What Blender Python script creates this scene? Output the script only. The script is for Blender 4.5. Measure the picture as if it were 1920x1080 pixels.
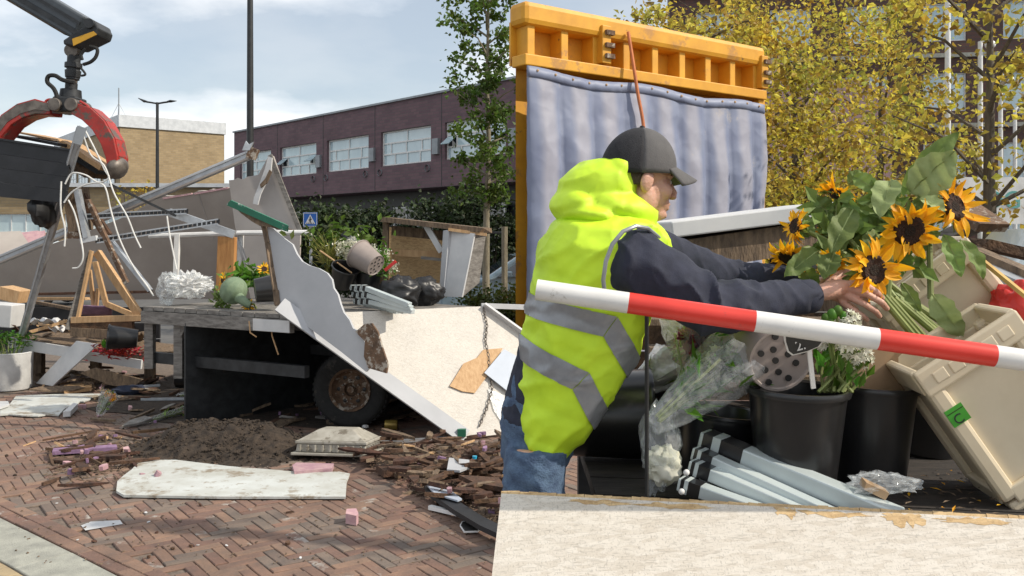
import bpy, bmesh, math, random
from mathutils import Vector, Matrix, noise
for o in list(bpy.data.objects): bpy.data.objects.remove(o)
SC = bpy.context.scene; COL = SC.collection
R = random.Random(11)
# ------------------------------------------------------------------ camera, sky, sun, exposure
F, CH, V0 = 1700.0, 1.7, 450.0            # focal length in photo pixels, eye height, horizon row
cam = bpy.data.cameras.new('camera'); co = bpy.data.objects.new('camera', cam); COL.objects.link(co)
co.location = (0, 0, CH); co.rotation_euler = (math.pi/2, 0, 0)
cam.sensor_width = 36; cam.lens = F/1920*36; cam.shift_y = -(540-V0)/1920
cam.clip_start = .05; cam.clip_end = 3000
SC.camera = co
SUN_EL, SUN_AZ = math.radians(40), math.radians(102)      # azimuth clockwise from +Y
sdir = Vector((math.sin(SUN_AZ)*math.cos(SUN_EL), math.cos(SUN_AZ)*math.cos(SUN_EL), math.sin(SUN_EL)))
sl = bpy.data.lights.new('sun', 'SUN'); sl.energy = 5.0; sl.angle = math.radians(.5); sl.color = (1, .91, .77)
so = bpy.data.objects.new('sun', sl); COL.objects.link(so); so.location = (20, 0, 30)
so.rotation_euler = sdir.to_track_quat('Z', 'Y').to_euler()
W = bpy.data.worlds.new('World'); SC.world = W; W.use_nodes = True
wn = W.node_tree; wn.nodes.clear()
def N(t, k, **kw):
    n = t.nodes.new(k)
    for a, b in kw.items():
        if a[0] == 'i' and a[1:].isdigit(): n.inputs[int(a[1:])].default_value = b
        else: setattr(n, a, b)
    return n
def L(t, a, ao, b, bi): t.links.new(a.outputs[ao], b.inputs[bi])
sky = N(wn, 'ShaderNodeTexSky', sky_type='NISHITA', sun_disc=False, sun_elevation=SUN_EL, sun_rotation=SUN_AZ, dust_density=.2, ozone_density=2.0, air_density=1.2)
tc = N(wn, 'ShaderNodeTexCoord'); sx = N(wn, 'ShaderNodeSeparateXYZ'); L(wn, tc, 'Generated', sx, 0)
ad = N(wn, 'ShaderNodeMath', operation='MAXIMUM', i1=.0); L(wn, sx, 2, ad, 0)
ad2 = N(wn, 'ShaderNodeMath', operation='ADD', i1=.22); L(wn, ad, 0, ad2, 0)
dx = N(wn, 'ShaderNodeMath', operation='DIVIDE'); L(wn, sx, 0, dx, 0); L(wn, ad2, 0, dx, 1)
dy = N(wn, 'ShaderNodeMath', operation='DIVIDE'); L(wn, sx, 1, dy, 0); L(wn, ad2, 0, dy, 1)
cx = N(wn, 'ShaderNodeCombineXYZ', i2=4.27); L(wn, dx, 0, cx, 0); L(wn, dy, 0, cx, 1)
n1 = N(wn, 'ShaderNodeTexNoise'); n1.inputs['Scale'].default_value = 1.15; n1.inputs['Detail'].default_value = 9; n1.inputs['Roughness'].default_value = .52; L(wn, cx, 0, n1, 'Vector')
r1 = N(wn, 'ShaderNodeValToRGB'); r1.color_ramp.elements[0].position = .43; r1.color_ramp.elements[1].position = .57; L(wn, n1, 0, r1, 0); r1.color_ramp.elements[0].color = (.36, .37, .38, 1)
n2 = N(wn, 'ShaderNodeTexNoise'); n2.inputs['Scale'].default_value = 2.6; n2.inputs['Detail'].default_value = 6; L(wn, cx, 0, n2, 'Vector')
r2 = N(wn, 'ShaderNodeValToRGB'); L(wn, n2, 0, r2, 0)
r2.color_ramp.elements[0].position = .36; r2.color_ramp.elements[0].color = (9.6, 10.1, 10.7, 1)
r2.color_ramp.elements[1].position = .60; r2.color_ramp.elements[1].color = (12.0, 12.0, 12.0, 1)
mixc = N(wn, 'ShaderNodeMix', data_type='RGBA'); L(wn, r1, 0, mixc, 0); L(wn, sky, 0, mixc, 6); L(wn, r2, 0, mixc, 7)
bg = N(wn, 'ShaderNodeBackground'); bg.inputs[1].default_value = .115; L(wn, mixc, 2, bg, 0)
wo = N(wn, 'ShaderNodeOutputWorld'); L(wn, bg, 0, wo, 0)
SC.view_settings.view_transform = 'Standard'; SC.view_settings.look = 'None'
SC.view_settings.gamma = 1; SC.view_settings.exposure = -0.14
SC.render.resolution_x, SC.render.resolution_y = 1024, 576
SC.render.engine = 'CYCLES'
# ------------------------------------------------------------------ pixel helpers
def P(u, v, Y): return Vector(((u-960)*Y/F, Y, CH-(v-V0)*Y/F))
def G(u, v, z=0.0): return P(u, v, (CH-z)*F/(v-V0))
def PN(u, v, Y): return P(u, v, Y*.92)
def PS(u, v, Y): return P(u, v, Y*1.2)
def pl3(a, b, c):
    n = (b-a).cross(c-a).normalized()
    return a, n
def RP(u, v, pl):
    d = Vector(((u-960)/F, 1, -(v-V0)/F)); o = Vector((0, 0, CH))
    return o + d*((pl[0]-o).dot(pl[1])/d.dot(pl[1]))
# ------------------------------------------------------------------ mesh builder
class MB:
    def __init__(s, T=None): s.v = []; s.f = []; s.T = T
    def add(s, vs, fs):
        b = len(s.v)
        if s.T: vs = [s.T @ Vector(q) for q in vs]
        s.v += [tuple(q) for q in vs]; s.f += [tuple(i+b for i in f) for f in fs]; return s
    def box(s, c, d, M=None):
        c = Vector(c); vs = []
        for z in (-.5, .5):
            for x, y in ((-.5, -.5), (.5, -.5), (.5, .5), (-.5, .5)):
                q = Vector((x*d[0], y*d[1], z*d[2]))
                vs.append(c + (M @ q if M else q))
        return s.add(vs, [(3, 2, 1, 0), (4, 5, 6, 7), (0, 1, 5, 4), (1, 2, 6, 5), (2, 3, 7, 6), (3, 0, 4, 7)])
    def bar(s, a, b, w, t, up=(0, 0, 1), jag=0):
        a, b = Vector(a), Vector(b); d = (b-a).normalized(); up = Vector(up)
        if abs(d.dot(up)) > .97: up = Vector((0, 1, 0))
        x = d.cross(up).normalized(); y = x.cross(d).normalized(); vs = []
        for p in (a, b):
            for i, j in ((-.5, -.5), (.5, -.5), (.5, .5), (-.5, .5)):
                vs.append(p + x*i*w + y*j*t + d*(R.uniform(-jag, jag) if jag else 0))
        return s.add(vs, [(3, 2, 1, 0), (4, 5, 6, 7), (0, 1, 5, 4), (1, 2, 6, 5), (2, 3, 7, 6), (3, 0, 4, 7)])
    def tube(s, pts, r, n=8, caps=True, flat=1.0):
        pts = [Vector(p) for p in pts]; m = len(pts)
        if not hasattr(r, '__len__'): r = [r]*m
        vs = []; fs = []; x = None
        for i, p in enumerate(pts):
            d = (pts[min(i+1, m-1)]-pts[max(i-1, 0)]).normalized()
            if x is None:
                x = d.cross(Vector((0, 0, 1)))
                if x.length < .1: x = d.cross(Vector((0, 1, 0)))
            x = (x - d*x.dot(d)).normalized(); y = d.cross(x)
            for k in range(n):
                a = 2*math.pi*k/n; vs.append(p + (x*math.cos(a) + y*math.sin(a)*flat)*r[i])
        for i in range(m-1):
            for k in range(n):
                fs.append((i*n+k, i*n+(k+1) % n, (i+1)*n+(k+1) % n, (i+1)*n+k))
        if caps: fs += [tuple(range(n-1, -1, -1)), tuple((m-1)*n+k for k in range(n))]
        return s.add(vs, fs)
    def lathe(s, prof, n=24, M=None, cap=False):
        vs = []; fs = []; m = len(prof)
        for r, z in prof:
            for k in range(n):
                a = 2*math.pi*k/n; q = Vector((r*math.cos(a), r*math.sin(a), z)); vs.append(M @ q if M else q)
        for i in range(m-1):
            for k in range(n): fs.append((i*n+k, i*n+(k+1) % n, (i+1)*n+(k+1) % n, (i+1)*n+k))
        if cap and prof[0][0] > 1e-4: fs.append(tuple(range(n-1, -1, -1)))
        if cap and prof[-1][0] > 1e-4: fs.append(tuple((m-1)*n+k for k in range(n)))
        return s.add(vs, fs)
    def prism(s, pts, off):
        pts = [Vector(p) for p in pts]; off = Vector(off); n = len(pts)
        nn = Vector((0, 0, 0))
        for i in range(n): nn += pts[i].cross(pts[(i+1) % n])
        if nn.dot(off) > 0: pts = pts[::-1]
        return s.add(pts + [p+off for p in pts], [tuple(range(n)), tuple(range(2*n-1, n-1, -1))] +
                     [(i, i+n, (i+1) % n+n, (i+1) % n) for i in range(n)])
    def ell(s, c, r, M=None, nu=16, nv=10, amp=0, fr=3, seed=0):
        c = Vector(c); vs = []; fs = []
        for i in range(nv+1):
            t = math.pi*i/nv
            for k in range(nu):
                a = 2*math.pi*k/nu; q = Vector((math.sin(t)*math.cos(a), math.sin(t)*math.sin(a), math.cos(t)))
                if amp: q *= 1 + amp*noise.fractal(q*fr + Vector((seed*3.1, seed, 0)), .9, 2.1, 4)
                q = Vector((q.x*r[0], q.y*r[1], q.z*r[2])); vs.append(c + (M @ q if M else q))
        for i in range(nv):
            for k in range(nu): fs.append((i*nu+k, (i+1)*nu+k, (i+1)*nu+(k+1) % nu, i*nu+(k+1) % nu))
        return s.add(vs, fs)
    def grid(s, fn, nu, nv):
        vs = [fn(i/nu, j/nv) for j in range(nv+1) for i in range(nu+1)]
        return s.add(vs, [(j*(nu+1)+i, j*(nu+1)+i+1, (j+1)*(nu+1)+i+1, (j+1)*(nu+1)+i) for j in range(nv) for i in range(nu)])
    def leaf(s, p, d, u, l, w, fold=.25):
        p, d, u = Vector(p), Vector(d).normalized(), Vector(u)
        x = d.cross(u)
        if x.length < 1e-3: x = d.cross(Vector((.3, .5, .8)))
        x.normalize(); n = x.cross(d)
        return s.add([p, p+d*l*.45+x*w*.5+n*fold*w, p+d*l, p+d*l*.45-x*w*.5+n*fold*w], [(0, 1, 2), (0, 2, 3)])
    def build(s, name, mat, parent=None, smooth=False, bevel=0, origin=None, kind=None, solid=0, sub=0):
        return mkobj(name, s.v, s.f, mat, parent, smooth, bevel, origin, kind, solid, sub)
def root_of(p):
    while p.parent: p = p.parent
    return p
def woff(o): return (woff(o.parent) if o.parent else Vector((0, 0, 0))) + o.matrix_parent_inverse.translation + o.location
def mkobj(name, v, f, mat, parent=None, smooth=False, bevel=0, origin=None, kind=None, solid=0, sub=0):
    if parent is None:
        if origin is None:
            xs = [q[0] for q in v]; ys = [q[1] for q in v]; zs = [q[2] for q in v]
            origin = ((min(xs)+max(xs))/2, (min(ys)+max(ys))/2, min(zs))
        v = [(q[0]-origin[0], q[1]-origin[1], q[2]-origin[2]) for q in v]
    me = bpy.data.meshes.new(name); me.from_pydata(v, [], f); me.update()
    if smooth:
        me.polygons.foreach_set('use_smooth', [True]*len(me.polygons))
        if smooth != 2: me.set_sharp_from_angle(angle=math.radians(38))
    o = bpy.data.objects.new(name, me); COL.objects.link(o)
    if mat: me.materials.append(MAT[mat] if isinstance(mat, str) else mat)
    if parent is None: o.location = origin
    else:
        o.parent = parent
        o.matrix_parent_inverse = Matrix.Translation(-woff(parent))
    if solid: m = o.modifiers.new('t', 'SOLIDIFY'); m.thickness = solid; m.offset = 0
    if bevel: m = o.modifiers.new('b', 'BEVEL'); m.width = bevel; m.segments = 2; m.limit_method = 'ANGLE'
    if sub: m = o.modifiers.new('s', 'SUBSURF'); m.levels = sub; m.render_levels = sub
    if kind: o['kind'] = kind
    return o
def tag(o, label, cat, group=None):
    o['label'] = label; o['category'] = cat
    if group: o['group'] = group
    return o
def thing(name, label, cat, loc, group=None):
    o = bpy.data.objects.new(name, None); COL.objects.link(o); o.location = loc; o.empty_display_size = .1
    return tag(o, label, cat, group)
def clone(o, parent=None):
    c = o.copy(); COL.objects.link(c); c.parent = parent
    for ch in [k for k in bpy.data.objects if k.parent == o]: clone(ch, c)
    return c
def evalmesh(v, f, voxel, smooth_it=6, fac=.5, disp=None):
    """union of overlapping closed shapes as one continuous surface"""
    me = bpy.data.meshes.new('tmp'); me.from_pydata(v, [], f)
    o = bpy.data.objects.new('tmp', me); COL.objects.link(o)
    m = o.modifiers.new('r', 'REMESH'); m.mode = 'VOXEL'; m.voxel_size = voxel
    if smooth_it: m = o.modifiers.new('s', 'SMOOTH'); m.factor = fac; m.iterations = smooth_it
    dg = bpy.context.evaluated_depsgraph_get(); dg.update()
    e = o.evaluated_get(dg); nm = bpy.data.meshes.new_from_object(e)
    bpy.data.objects.remove(o); bpy.data.meshes.remove(me)
    if disp:
        nor = [q.normal.copy() for q in nm.vertices]
        for q, n in zip(nm.vertices, nor): q.co += n*disp(q.co.copy(), n)
        nm.update()
    vs = [tuple(q.co) for q in nm.vertices]; fs = [tuple(p.vertices) for p in nm.polygons]
    bpy.data.meshes.remove(nm)
    return vs, fs
def torn(a, b, n, amp, seed=0):
    rr = random.Random(seed+int(a[0]*7+b[1]))
    d = (b[0]-a[0], b[1]-a[1]); l = math.hypot(*d) or 1; nx, ny = -d[1]/l, d[0]/l
    out = []
    for i in range(n):
        t = i/n + (rr.uniform(-.3, .3)/n if i else 0); k = rr.uniform(-amp, amp) if i else 0
        out.append((a[0]+d[0]*t+nx*k, a[1]+d[1]*t+ny*k))
    return out
# ------------------------------------------------------------------ materials
MAT = {}
def mat(name, c, c2=None, scale=6, rough=.7, metal=0, bump=0, stretch=(1, 1, 1), detail=6, isl=0, lo=.35, hi=.65,
        trans=0, alpha=1, spec=.5, spots=None, coat=0, bscale=None, crease=None, wvar=0):
    m = bpy.data.materials.new(name); m.use_nodes = True; t = m.node_tree; b = t.nodes['Principled BSDF']; MAT[name] = m
    b.inputs['Roughness'].default_value = rough; b.inputs['Metallic'].default_value = metal
    b.inputs['Specular IOR Level'].default_value = spec; b.inputs['Coat Weight'].default_value = coat
    b.inputs['Alpha'].default_value = alpha
    c2 = c2 or tuple(x*.72 for x in c)
    tcn = N(t, 'ShaderNodeTexCoord'); mp = N(t, 'ShaderNodeMapping'); mp.inputs['Scale'].default_value = stretch
    L(t, tcn, 'Object', mp, 0)
    oi = N(t, 'ShaderNodeObjectInfo'); va = N(t, 'ShaderNodeVectorMath', operation='ADD')
    mu = N(t, 'ShaderNodeMath', operation='MULTIPLY', i1=37.0); L(t, oi, 'Random', mu, 0); L(t, mp, 0, va, 0); L(t, mu, 0, va, 1)
    nz = N(t, 'ShaderNodeTexNoise'); nz.inputs['Scale'].default_value = scale; nz.inputs['Detail'].default_value = detail
    nz.inputs['Roughness'].default_value = .62; L(t, va, 0, nz, 'Vector')
    rp = N(t, 'ShaderNodeValToRGB'); rp.color_ramp.elements[0].position = lo; rp.color_ramp.elements[1].position = hi
    rp.color_ramp.elements[0].color = (*c2, 1); rp.color_ramp.elements[1].color = (*c, 1); L(t, nz, 0, rp, 0)
    col, ci = rp, 0
    if isl:
        ge = N(t, 'ShaderNodeNewGeometry'); a1 = N(t, 'ShaderNodeMath', operation='ADD'); L(t, ge, 'Random Per Island', a1, 0); L(t, oi, 'Random', a1, 1)
        fr = N(t, 'ShaderNodeMath', operation='FRACT'); L(t, a1, 0, fr, 0)
        mr = N(t, 'ShaderNodeMapRange', i3=1-isl, i4=1+isl); L(t, fr, 0, mr, 0)
        hs = N(t, 'ShaderNodeHueSaturation'); L(t, mr, 0, hs, 'Value'); L(t, col, ci, hs, 'Color'); 
        m2 = N(t, 'ShaderNodeMapRange', i3=.5-isl*.05, i4=.5+isl*.05); L(t, fr, 0, m2, 0); L(t, m2, 0, hs, 'Hue')
        col, ci = hs, 0
    if spots:     # (colour, scale, threshold): dirt or wear with a shape of its own
        for sc_, s_s, s_t in ([spots] if not isinstance(spots, list) else spots):
            n3 = N(t, 'ShaderNodeTexNoise'); n3.inputs['Scale'].default_value = s_s; n3.inputs['Detail'].default_value = 9; n3.inputs['Roughness'].default_value = .7; L(t, va, 0, n3, 'Vector')
            r3 = N(t, 'ShaderNodeValToRGB'); r3.color_ramp.elements[0].position = s_t; r3.color_ramp.elements[1].position = s_t+.06; L(t, n3, 0, r3, 0)
            mx = N(t, 'ShaderNodeMix', data_type='RGBA'); L(t, r3, 0, mx, 0); L(t, col, ci, mx, 6); mx.inputs[7].default_value = (*sc_, 1)
            col, ci = mx, 2
    if wvar:      # broad stains that run across many pieces
        gp_ = N(t, 'ShaderNodeNewGeometry'); nw = N(t, 'ShaderNodeTexNoise'); nw.inputs['Scale'].default_value = 1.1; nw.inputs['Detail'].default_value = 7; nw.inputs['Roughness'].default_value = .6; L(t, gp_, 'Position', nw, 'Vector')
        mw = N(t, 'ShaderNodeMapRange', i1=.32, i2=.66, i3=1-wvar, i4=1+wvar*.5); L(t, nw, 0, mw, 0); hw_ = N(t, 'ShaderNodeHueSaturation'); L(t, mw, 0, hw_, 'Value'); L(t, col, ci, hw_, 'Color'); col, ci = hw_, 0
    L(t, col, ci, b, 'Base Color')
    if crease:    # sharp crumple lines
        dn = N(t, 'ShaderNodeTexNoise'); dn.inputs['Scale'].default_value = crease[0]*.6; L(t, va, 0, dn, 'Vector')
        vm_ = N(t, 'ShaderNodeVectorMath', operation='MULTIPLY_ADD'); L(t, dn, 1, vm_, 0); vm_.inputs[1].default_value = (.16, .16, .16); L(t, va, 0, vm_, 2)
        vo = N(t, 'ShaderNodeTexVoronoi', feature='SMOOTH_F1'); vo.inputs['Scale'].default_value = crease[0]; vo.inputs['Smoothness'].default_value = .25; L(t, vm_, 0, vo, 0)
        bc = N(t, 'ShaderNodeBump'); bc.inputs['Strength'].default_value = crease[1]; bc.inputs['Distance'].default_value = .03; L(t, vo, 0, bc, 'Height'); L(t, bc, 0, b, 'Normal')
    if bump and not crease:
        nb = N(t, 'ShaderNodeTexNoise'); nb.inputs['Scale'].default_value = bscale or scale*4; nb.inputs['Detail'].default_value = 5; L(t, va, 0, nb, 'Vector')
        bp = N(t, 'ShaderNodeBump'); bp.inputs['Strength'].default_value = bump; bp.inputs['Distance'].default_value = .01; L(t, nb, 0, bp, 'Height'); L(t, bp, 0, b, 'Normal')
    if trans:
        tr = N(t, 'ShaderNodeBsdfTranslucent'); L(t, col, ci, tr, 0); ms = N(t, 'ShaderNodeMixShader'); ms.inputs[0].default_value = trans
        L(t, b, 0, ms, 1); L(t, tr, 0, ms, 2); L(t, ms, 0, t.nodes['Material Output'], 0)
    return m
def brickmat(name, c1, c2, mortar, sc, bw=.5, rh=.25, mortar_size=.012):
    m = mat(name, c1, c2, rough=.85); t = m.node_tree; b = t.nodes['Principled BSDF']
    tcn = N(t, 'ShaderNodeTexCoord'); br = N(t, 'ShaderNodeTexBrick'); L(t, tcn, 'UV', br, 0)
    br.inputs['Color1'].default_value = (*c1, 1); br.inputs['Color2'].default_value = (*c2, 1); br.inputs['Mortar'].default_value = (*mortar, 1)
    br.inputs['Scale'].default_value = sc; br.inputs['Brick Width'].default_value = bw; br.inputs['Row Height'].default_value = rh; br.inputs['Mortar Size'].default_value = mortar_size
    nz = N(t, 'ShaderNodeTexNoise'); nz.inputs['Scale'].default_value = .8; nz.inputs['Detail'].default_value = 8; L(t, tcn, 'UV', nz, 'Vector')
    mr = N(t, 'ShaderNodeMapRange', i3=.75, i4=1.25); L(t, nz, 0, mr, 0)
    hs = N(t, 'ShaderNodeHueSaturation'); L(t, mr, 0, hs, 'Value'); L(t, br, 0, hs, 'Color'); L(t, hs, 0, b, 'Base Color')
    bp = N(t, 'ShaderNodeBump'); bp.inputs['Strength'].default_value = .4; bp.inputs['Distance'].default_value = .02; L(t, br, 'Fac', bp, 'Height'); bp.invert = True; L(t, bp, 0, b, 'Normal')
def boxuv(o):
    me = o.data; uv = me.uv_layers.new(name='uv')
    for p in me.polygons:
        n = p.normal
        if abs(n.z) > .8: ax = (Vector((1, 0, 0)), Vector((0, 1, 0)))
        else: ax = (Vector((-n.y, n.x, 0)).normalized(), Vector((0, 0, 1)))
        for li in p.loop_indices:
            q = me.vertices[me.loops[li].vertex_index].co; uv.data[li].uv = (q.dot(ax[0]), q.dot(ax[1]))
    return o
def film(name, col, clear, rough=.15):
    m = bpy.data.materials.new(name); m.use_nodes = True; t = m.node_tree; MAT[name] = m
    b = t.nodes['Principled BSDF']; b.inputs['Base Color'].default_value = (*col, 1); b.inputs['Roughness'].default_value = rough; b.inputs['Specular IOR Level'].default_value = 1
    tcn = N(t, 'ShaderNodeTexCoord'); nb = N(t, 'ShaderNodeTexNoise'); nb.inputs['Scale'].default_value = 26; L(t, tcn, 'Object', nb, 'Vector')
    bp = N(t, 'ShaderNodeBump'); bp.inputs['Strength'].default_value = .8; bp.inputs['Distance'].default_value = .02; L(t, nb, 0, bp, 'Height'); L(t, bp, 0, b, 'Normal')
    tr = N(t, 'ShaderNodeBsdfTransparent'); tr.inputs[0].default_value = (.96, .97, .97, 1)
    ms = N(t, 'ShaderNodeMixShader'); ms.inputs[0].default_value = clear; L(t, b, 0, ms, 1); L(t, tr, 0, ms, 2); L(t, ms, 0, t.nodes['Material Output'], 0)
    return m
def osbmat(name, base, flake, dark, paint):
    m = mat(name, base, rough=.75); t = m.node_tree; b = t.nodes['Principled BSDF']
    tcn = N(t, 'ShaderNodeTexCoord'); last = None
    def vor(sc, st, rot):
        mp = N(t, 'ShaderNodeMapping'); mp.inputs['Scale'].default_value = st; mp.inputs['Rotation'].default_value = rot; L(t, tcn, 'Object', mp, 0)
        dn = N(t, 'ShaderNodeTexNoise'); dn.inputs['Scale'].default_value = 5; L(t, mp, 0, dn, 'Vector')
        vm = N(t, 'ShaderNodeVectorMath', operation='MULTIPLY_ADD'); L(t, dn, 1, vm, 0); vm.inputs[1].default_value = (.10, .10, .10); L(t, mp, 0, vm, 2)
        v = N(t, 'ShaderNodeTexVoronoi'); v.inputs['Scale'].default_value = sc; L(t, vm, 0, v, 0); return v
    va, vb = vor(26, (1, 4, 4), (.3, .2, .35)), vor(34, (4, 1, 4), (.1, .4, -.5))
    ra = N(t, 'ShaderNodeValToRGB'); e = ra.color_ramp.elements; e[0].color = (*dark, 1); e[1].color = (*flake, 1); e[0].position = .1; e[1].position = .75
    sp = N(t, 'ShaderNodeSeparateColor'); L(t, va, 1, sp, 0); L(t, sp, 0, ra, 0)
    rb = N(t, 'ShaderNodeValToRGB'); e = rb.color_ramp.elements; e[0].color = (*base, 1); e[1].color = (*flake, 1); sp2 = N(t, 'ShaderNodeSeparateColor'); L(t, vb, 1, sp2, 0); L(t, sp2, 1, rb, 0)
    mx = N(t, 'ShaderNodeMix', data_type='RGBA'); mx.inputs[0].default_value = .5; L(t, ra, 0, mx, 6); L(t, rb, 0, mx, 7)
    nz = N(t, 'ShaderNodeTexNoise'); nz.inputs['Scale'].default_value = 5; nz.inputs['Detail'].default_value = 9; nz.inputs['Roughness'].default_value = .7; L(t, tcn, 'Object', nz, 'Vector')
    rp = N(t, 'ShaderNodeValToRGB'); rp.color_ramp.elements[0].position = .28; rp.color_ramp.elements[1].position = .62; L(t, nz, 0, rp, 0)
    mp_ = N(t, 'ShaderNodeMapRange', i3=.35, i4=paint); L(t, rp, 0, mp_, 0)
    m2 = N(t, 'ShaderNodeMix', data_type='RGBA'); L(t, mp_, 0, m2, 0); L(t, mx, 2, m2, 6); m2.inputs[7].default_value = (.62, .58, .52, 1) if paint else (*flake, 1)
    mf = N(t, 'ShaderNodeMapping'); mf.inputs['Scale'].default_value = (1, 9, 9); mf.inputs['Rotation'].default_value = (0, 0, .12); L(t, tcn, 'Object', mf, 0)
    nf = N(t, 'ShaderNodeTexNoise'); nf.inputs['Scale'].default_value = 34; nf.inputs['Detail'].default_value = 6; nf.inputs['Distortion'].default_value = .6; L(t, mf, 0, nf, 'Vector')
    rf = N(t, 'ShaderNodeMapRange', i1=.27, i2=.46, i3=.66, i4=1.05); 
    mg = N(t, 'ShaderNodeMapping'); mg.inputs['Scale'].default_value = (7, 1.2, 7); mg.inputs['Rotation'].default_value = (.3, 0, .7); L(t, tcn, 'Object', mg, 0)
    ng = N(t, 'ShaderNodeTexNoise'); ng.inputs['Scale'].default_value = 40; ng.inputs['Detail'].default_value = 6; L(t, mg, 0, ng, 'Vector')
    mi_ = N(t, 'ShaderNodeMath', operation='MINIMUM'); L(t, nf, 0, mi_, 0); L(t, ng, 0, mi_, 1); L(t, mi_, 0, rf, 0)
    hv = N(t, 'ShaderNodeHueSaturation'); L(t, rf, 0, hv, 'Value'); L(t, m2, 2, hv, 'Color')
    L(t, hv, 0, b, 'Base Color')
    bp = N(t, 'ShaderNodeBump'); bp.inputs['Strength'].default_value = .5; bp.inputs['Distance'].default_value = .004; L(t, sp, 0, bp, 'Height'); L(t, bp, 0, b, 'Normal')
mat('paver', (.235, .140, .100), (.160, .105, .082), scale=7, rough=.85, wvar=.30, isl=.16, bump=.5, bscale=60, spots=((.33, .30, .27), 3.2, .60))
mat('paver_grey', (.195, .145, .115), (.140, .112, .094), scale=7, rough=.85, wvar=.30, isl=.12, bump=.5, bscale=60)
mat('sand_joint', (.19, .145, .115), (.10, .08, .066), scale=20, rough=.95, bump=.6, spots=((.10, .14, .04), 14, .62))
mat('concrete_slab', (.36, .36, .31), (.25, .25, .22), scale=9, rough=.9, bump=.5, bscale=120)
mat('yellow_clinker', (.42, .33, .19), (.30, .23, .14), scale=9, rough=.9, bump=.4, isl=.12)
mat('asphalt', (.11, .105, .10), (.07, .07, .07), scale=4, rough=.9, bump=.3)
mat('tan_render', (.30, .23, .155), (.22, .17, .11), scale=14, rough=.9, bump=.2)
mat('white_trim', (.58, .60, .62), (.46, .48, .50), scale=2, rough=.6)
mat('white_paint', (.74, .74, .73), (.58, .58, .57), scale=5, rough=.55)
mat('grey_metal', (.30, .32, .34), (.22, .24, .26), scale=3, rough=.5, metal=.3)
mat('glass_pale', (.50, .62, .66), (.38, .50, .55), scale=1.1, rough=.06, spec=1, stretch=(1, 1, .6))
mat('glass_dark', (.03, .04, .05), (.015, .02, .025), scale=1, rough=.06, spec=1)
mat('black_paint', (.022, .024, .026), (.012, .013, .014), scale=6, rough=.45)
mat('galv', (.50, .53, .56), (.36, .38, .41), scale=12, rough=.42, metal=.55, spots=((.20, .16, .12), 9, .66))
mat('leaf_green', (.13, .20, .028), (.06, .105, .016), scale=.9, rough=.55, isl=.45, trans=.45)
mat('leaf_dark', (.040, .062, .016), (.020, .034, .010), scale=.7, rough=.6, isl=.5, trans=.25)
mat('leaf_autumn', (.62, .42, .06), (.28, .29, .05), scale=.55, rough=.6, isl=.55, trans=.5)
mat('leaf_hedge', (.10, .12, .02), (.05, .08, .015), scale=3, rough=.6, isl=.45, trans=.35, spots=((.42, .13, .03), 7, .62))
mat('bark', (.14, .115, .085), (.07, .055, .04), scale=14, rough=.9, bump=.9, stretch=(1, 1, .25))
mat('bark_pale', (.26, .23, .17), (.15, .13, .09), scale=14, rough=.9, bump=.9, stretch=(1, 1, .25))
brickmat('purple_brick', (.155, .092, .105), (.115, .070, .085), (.11, .085, .09), 1, .42, .14, .014)
brickmat('tan_brick', (.34, .25, .14), (.27, .195, .105), (.26, .21, .14), 1, .5, .2, .016)
brickmat('dark_brick', (.11, .055, .045), (.075, .04, .035), (.06, .05, .045), 1, .42, .16, .014)
mat('car_paint', (.22, .31, .37), (.20, .28, .34), scale=1, rough=.25, coat=.6, spec=.6)
mat('car_silver', (.45, .52, .55), (.42, .48, .51), scale=1, rough=.3, coat=.6)
mat('rubber', (.022, .022, .022), (.012, .012, .012), scale=16, rough=.85, bump=.2, spots=((.05, .045, .04), 6, .6))
mat('sign_blue', (.02, .14, .52), (.02, .12, .45), scale=3, rough=.4)
mat('sign_white', (.8, .8, .8), (.75, .75, .75), rough=.5)
mat('sign_black', (.02, .02, .02), rough=.5)
mat('teal_print', (.12, .36, .34), (.10, .32, .30), rough=.5)
# ------------------------------------------------------------------ the ground
g = MB().add([(-900, -60, -.03), (900, -60, -.03), (900, 1500, -.03), (-900, 1500, -.03)], [(0, 1, 2, 3)]).build('ground', 'asphalt', origin=(0, 0, -.03), kind='structure')
pave = MB().add([(-9, -1, -.012), (9, -1, -.012), (9, 15, -.012), (-9, 15, -.012)], [(0, 1, 2, 3)]).build('pavement', 'sand_joint', origin=(0, 0, -.012), kind='structure')
KA, KB = G(0, 968), G(225, 1080); kd = (KB-KA).normalized(); kn = Vector((kd.y, -kd.x, 0))     # kn points to the camera-left side
if kn.x > 0: kn = -kn
def side(p): return (p-KA).dot(kn)
bl, bw = .21, .07
def brick_mesh(l, w, h=.045, e=.004):
    m = MB(); a, b = l/2-.002, w/2-.002
    m.add([(-a, -b, -h), (a, -b, -h), (a, b, -h), (-a, b, -h), (-a, -b, -e), (a, -b, -e), (a, b, -e), (-a, b, -e),
           (-a+e, -b+e, 0), (a-e, -b+e, 0), (a-e, b-e, 0), (-a+e, b-e, 0)],
          [(0, 1, 5, 4), (1, 2, 6, 5), (2, 3, 7, 6), (3, 0, 4, 7), (4, 5, 9, 8), (5, 6, 10, 9), (6, 7, 11, 10), (7, 4, 8, 11), (8, 9, 10, 11)])
    return m
ang = math.radians(36); rot = Matrix.Rotation(ang, 3, 'Z'); bricks = []
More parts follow.
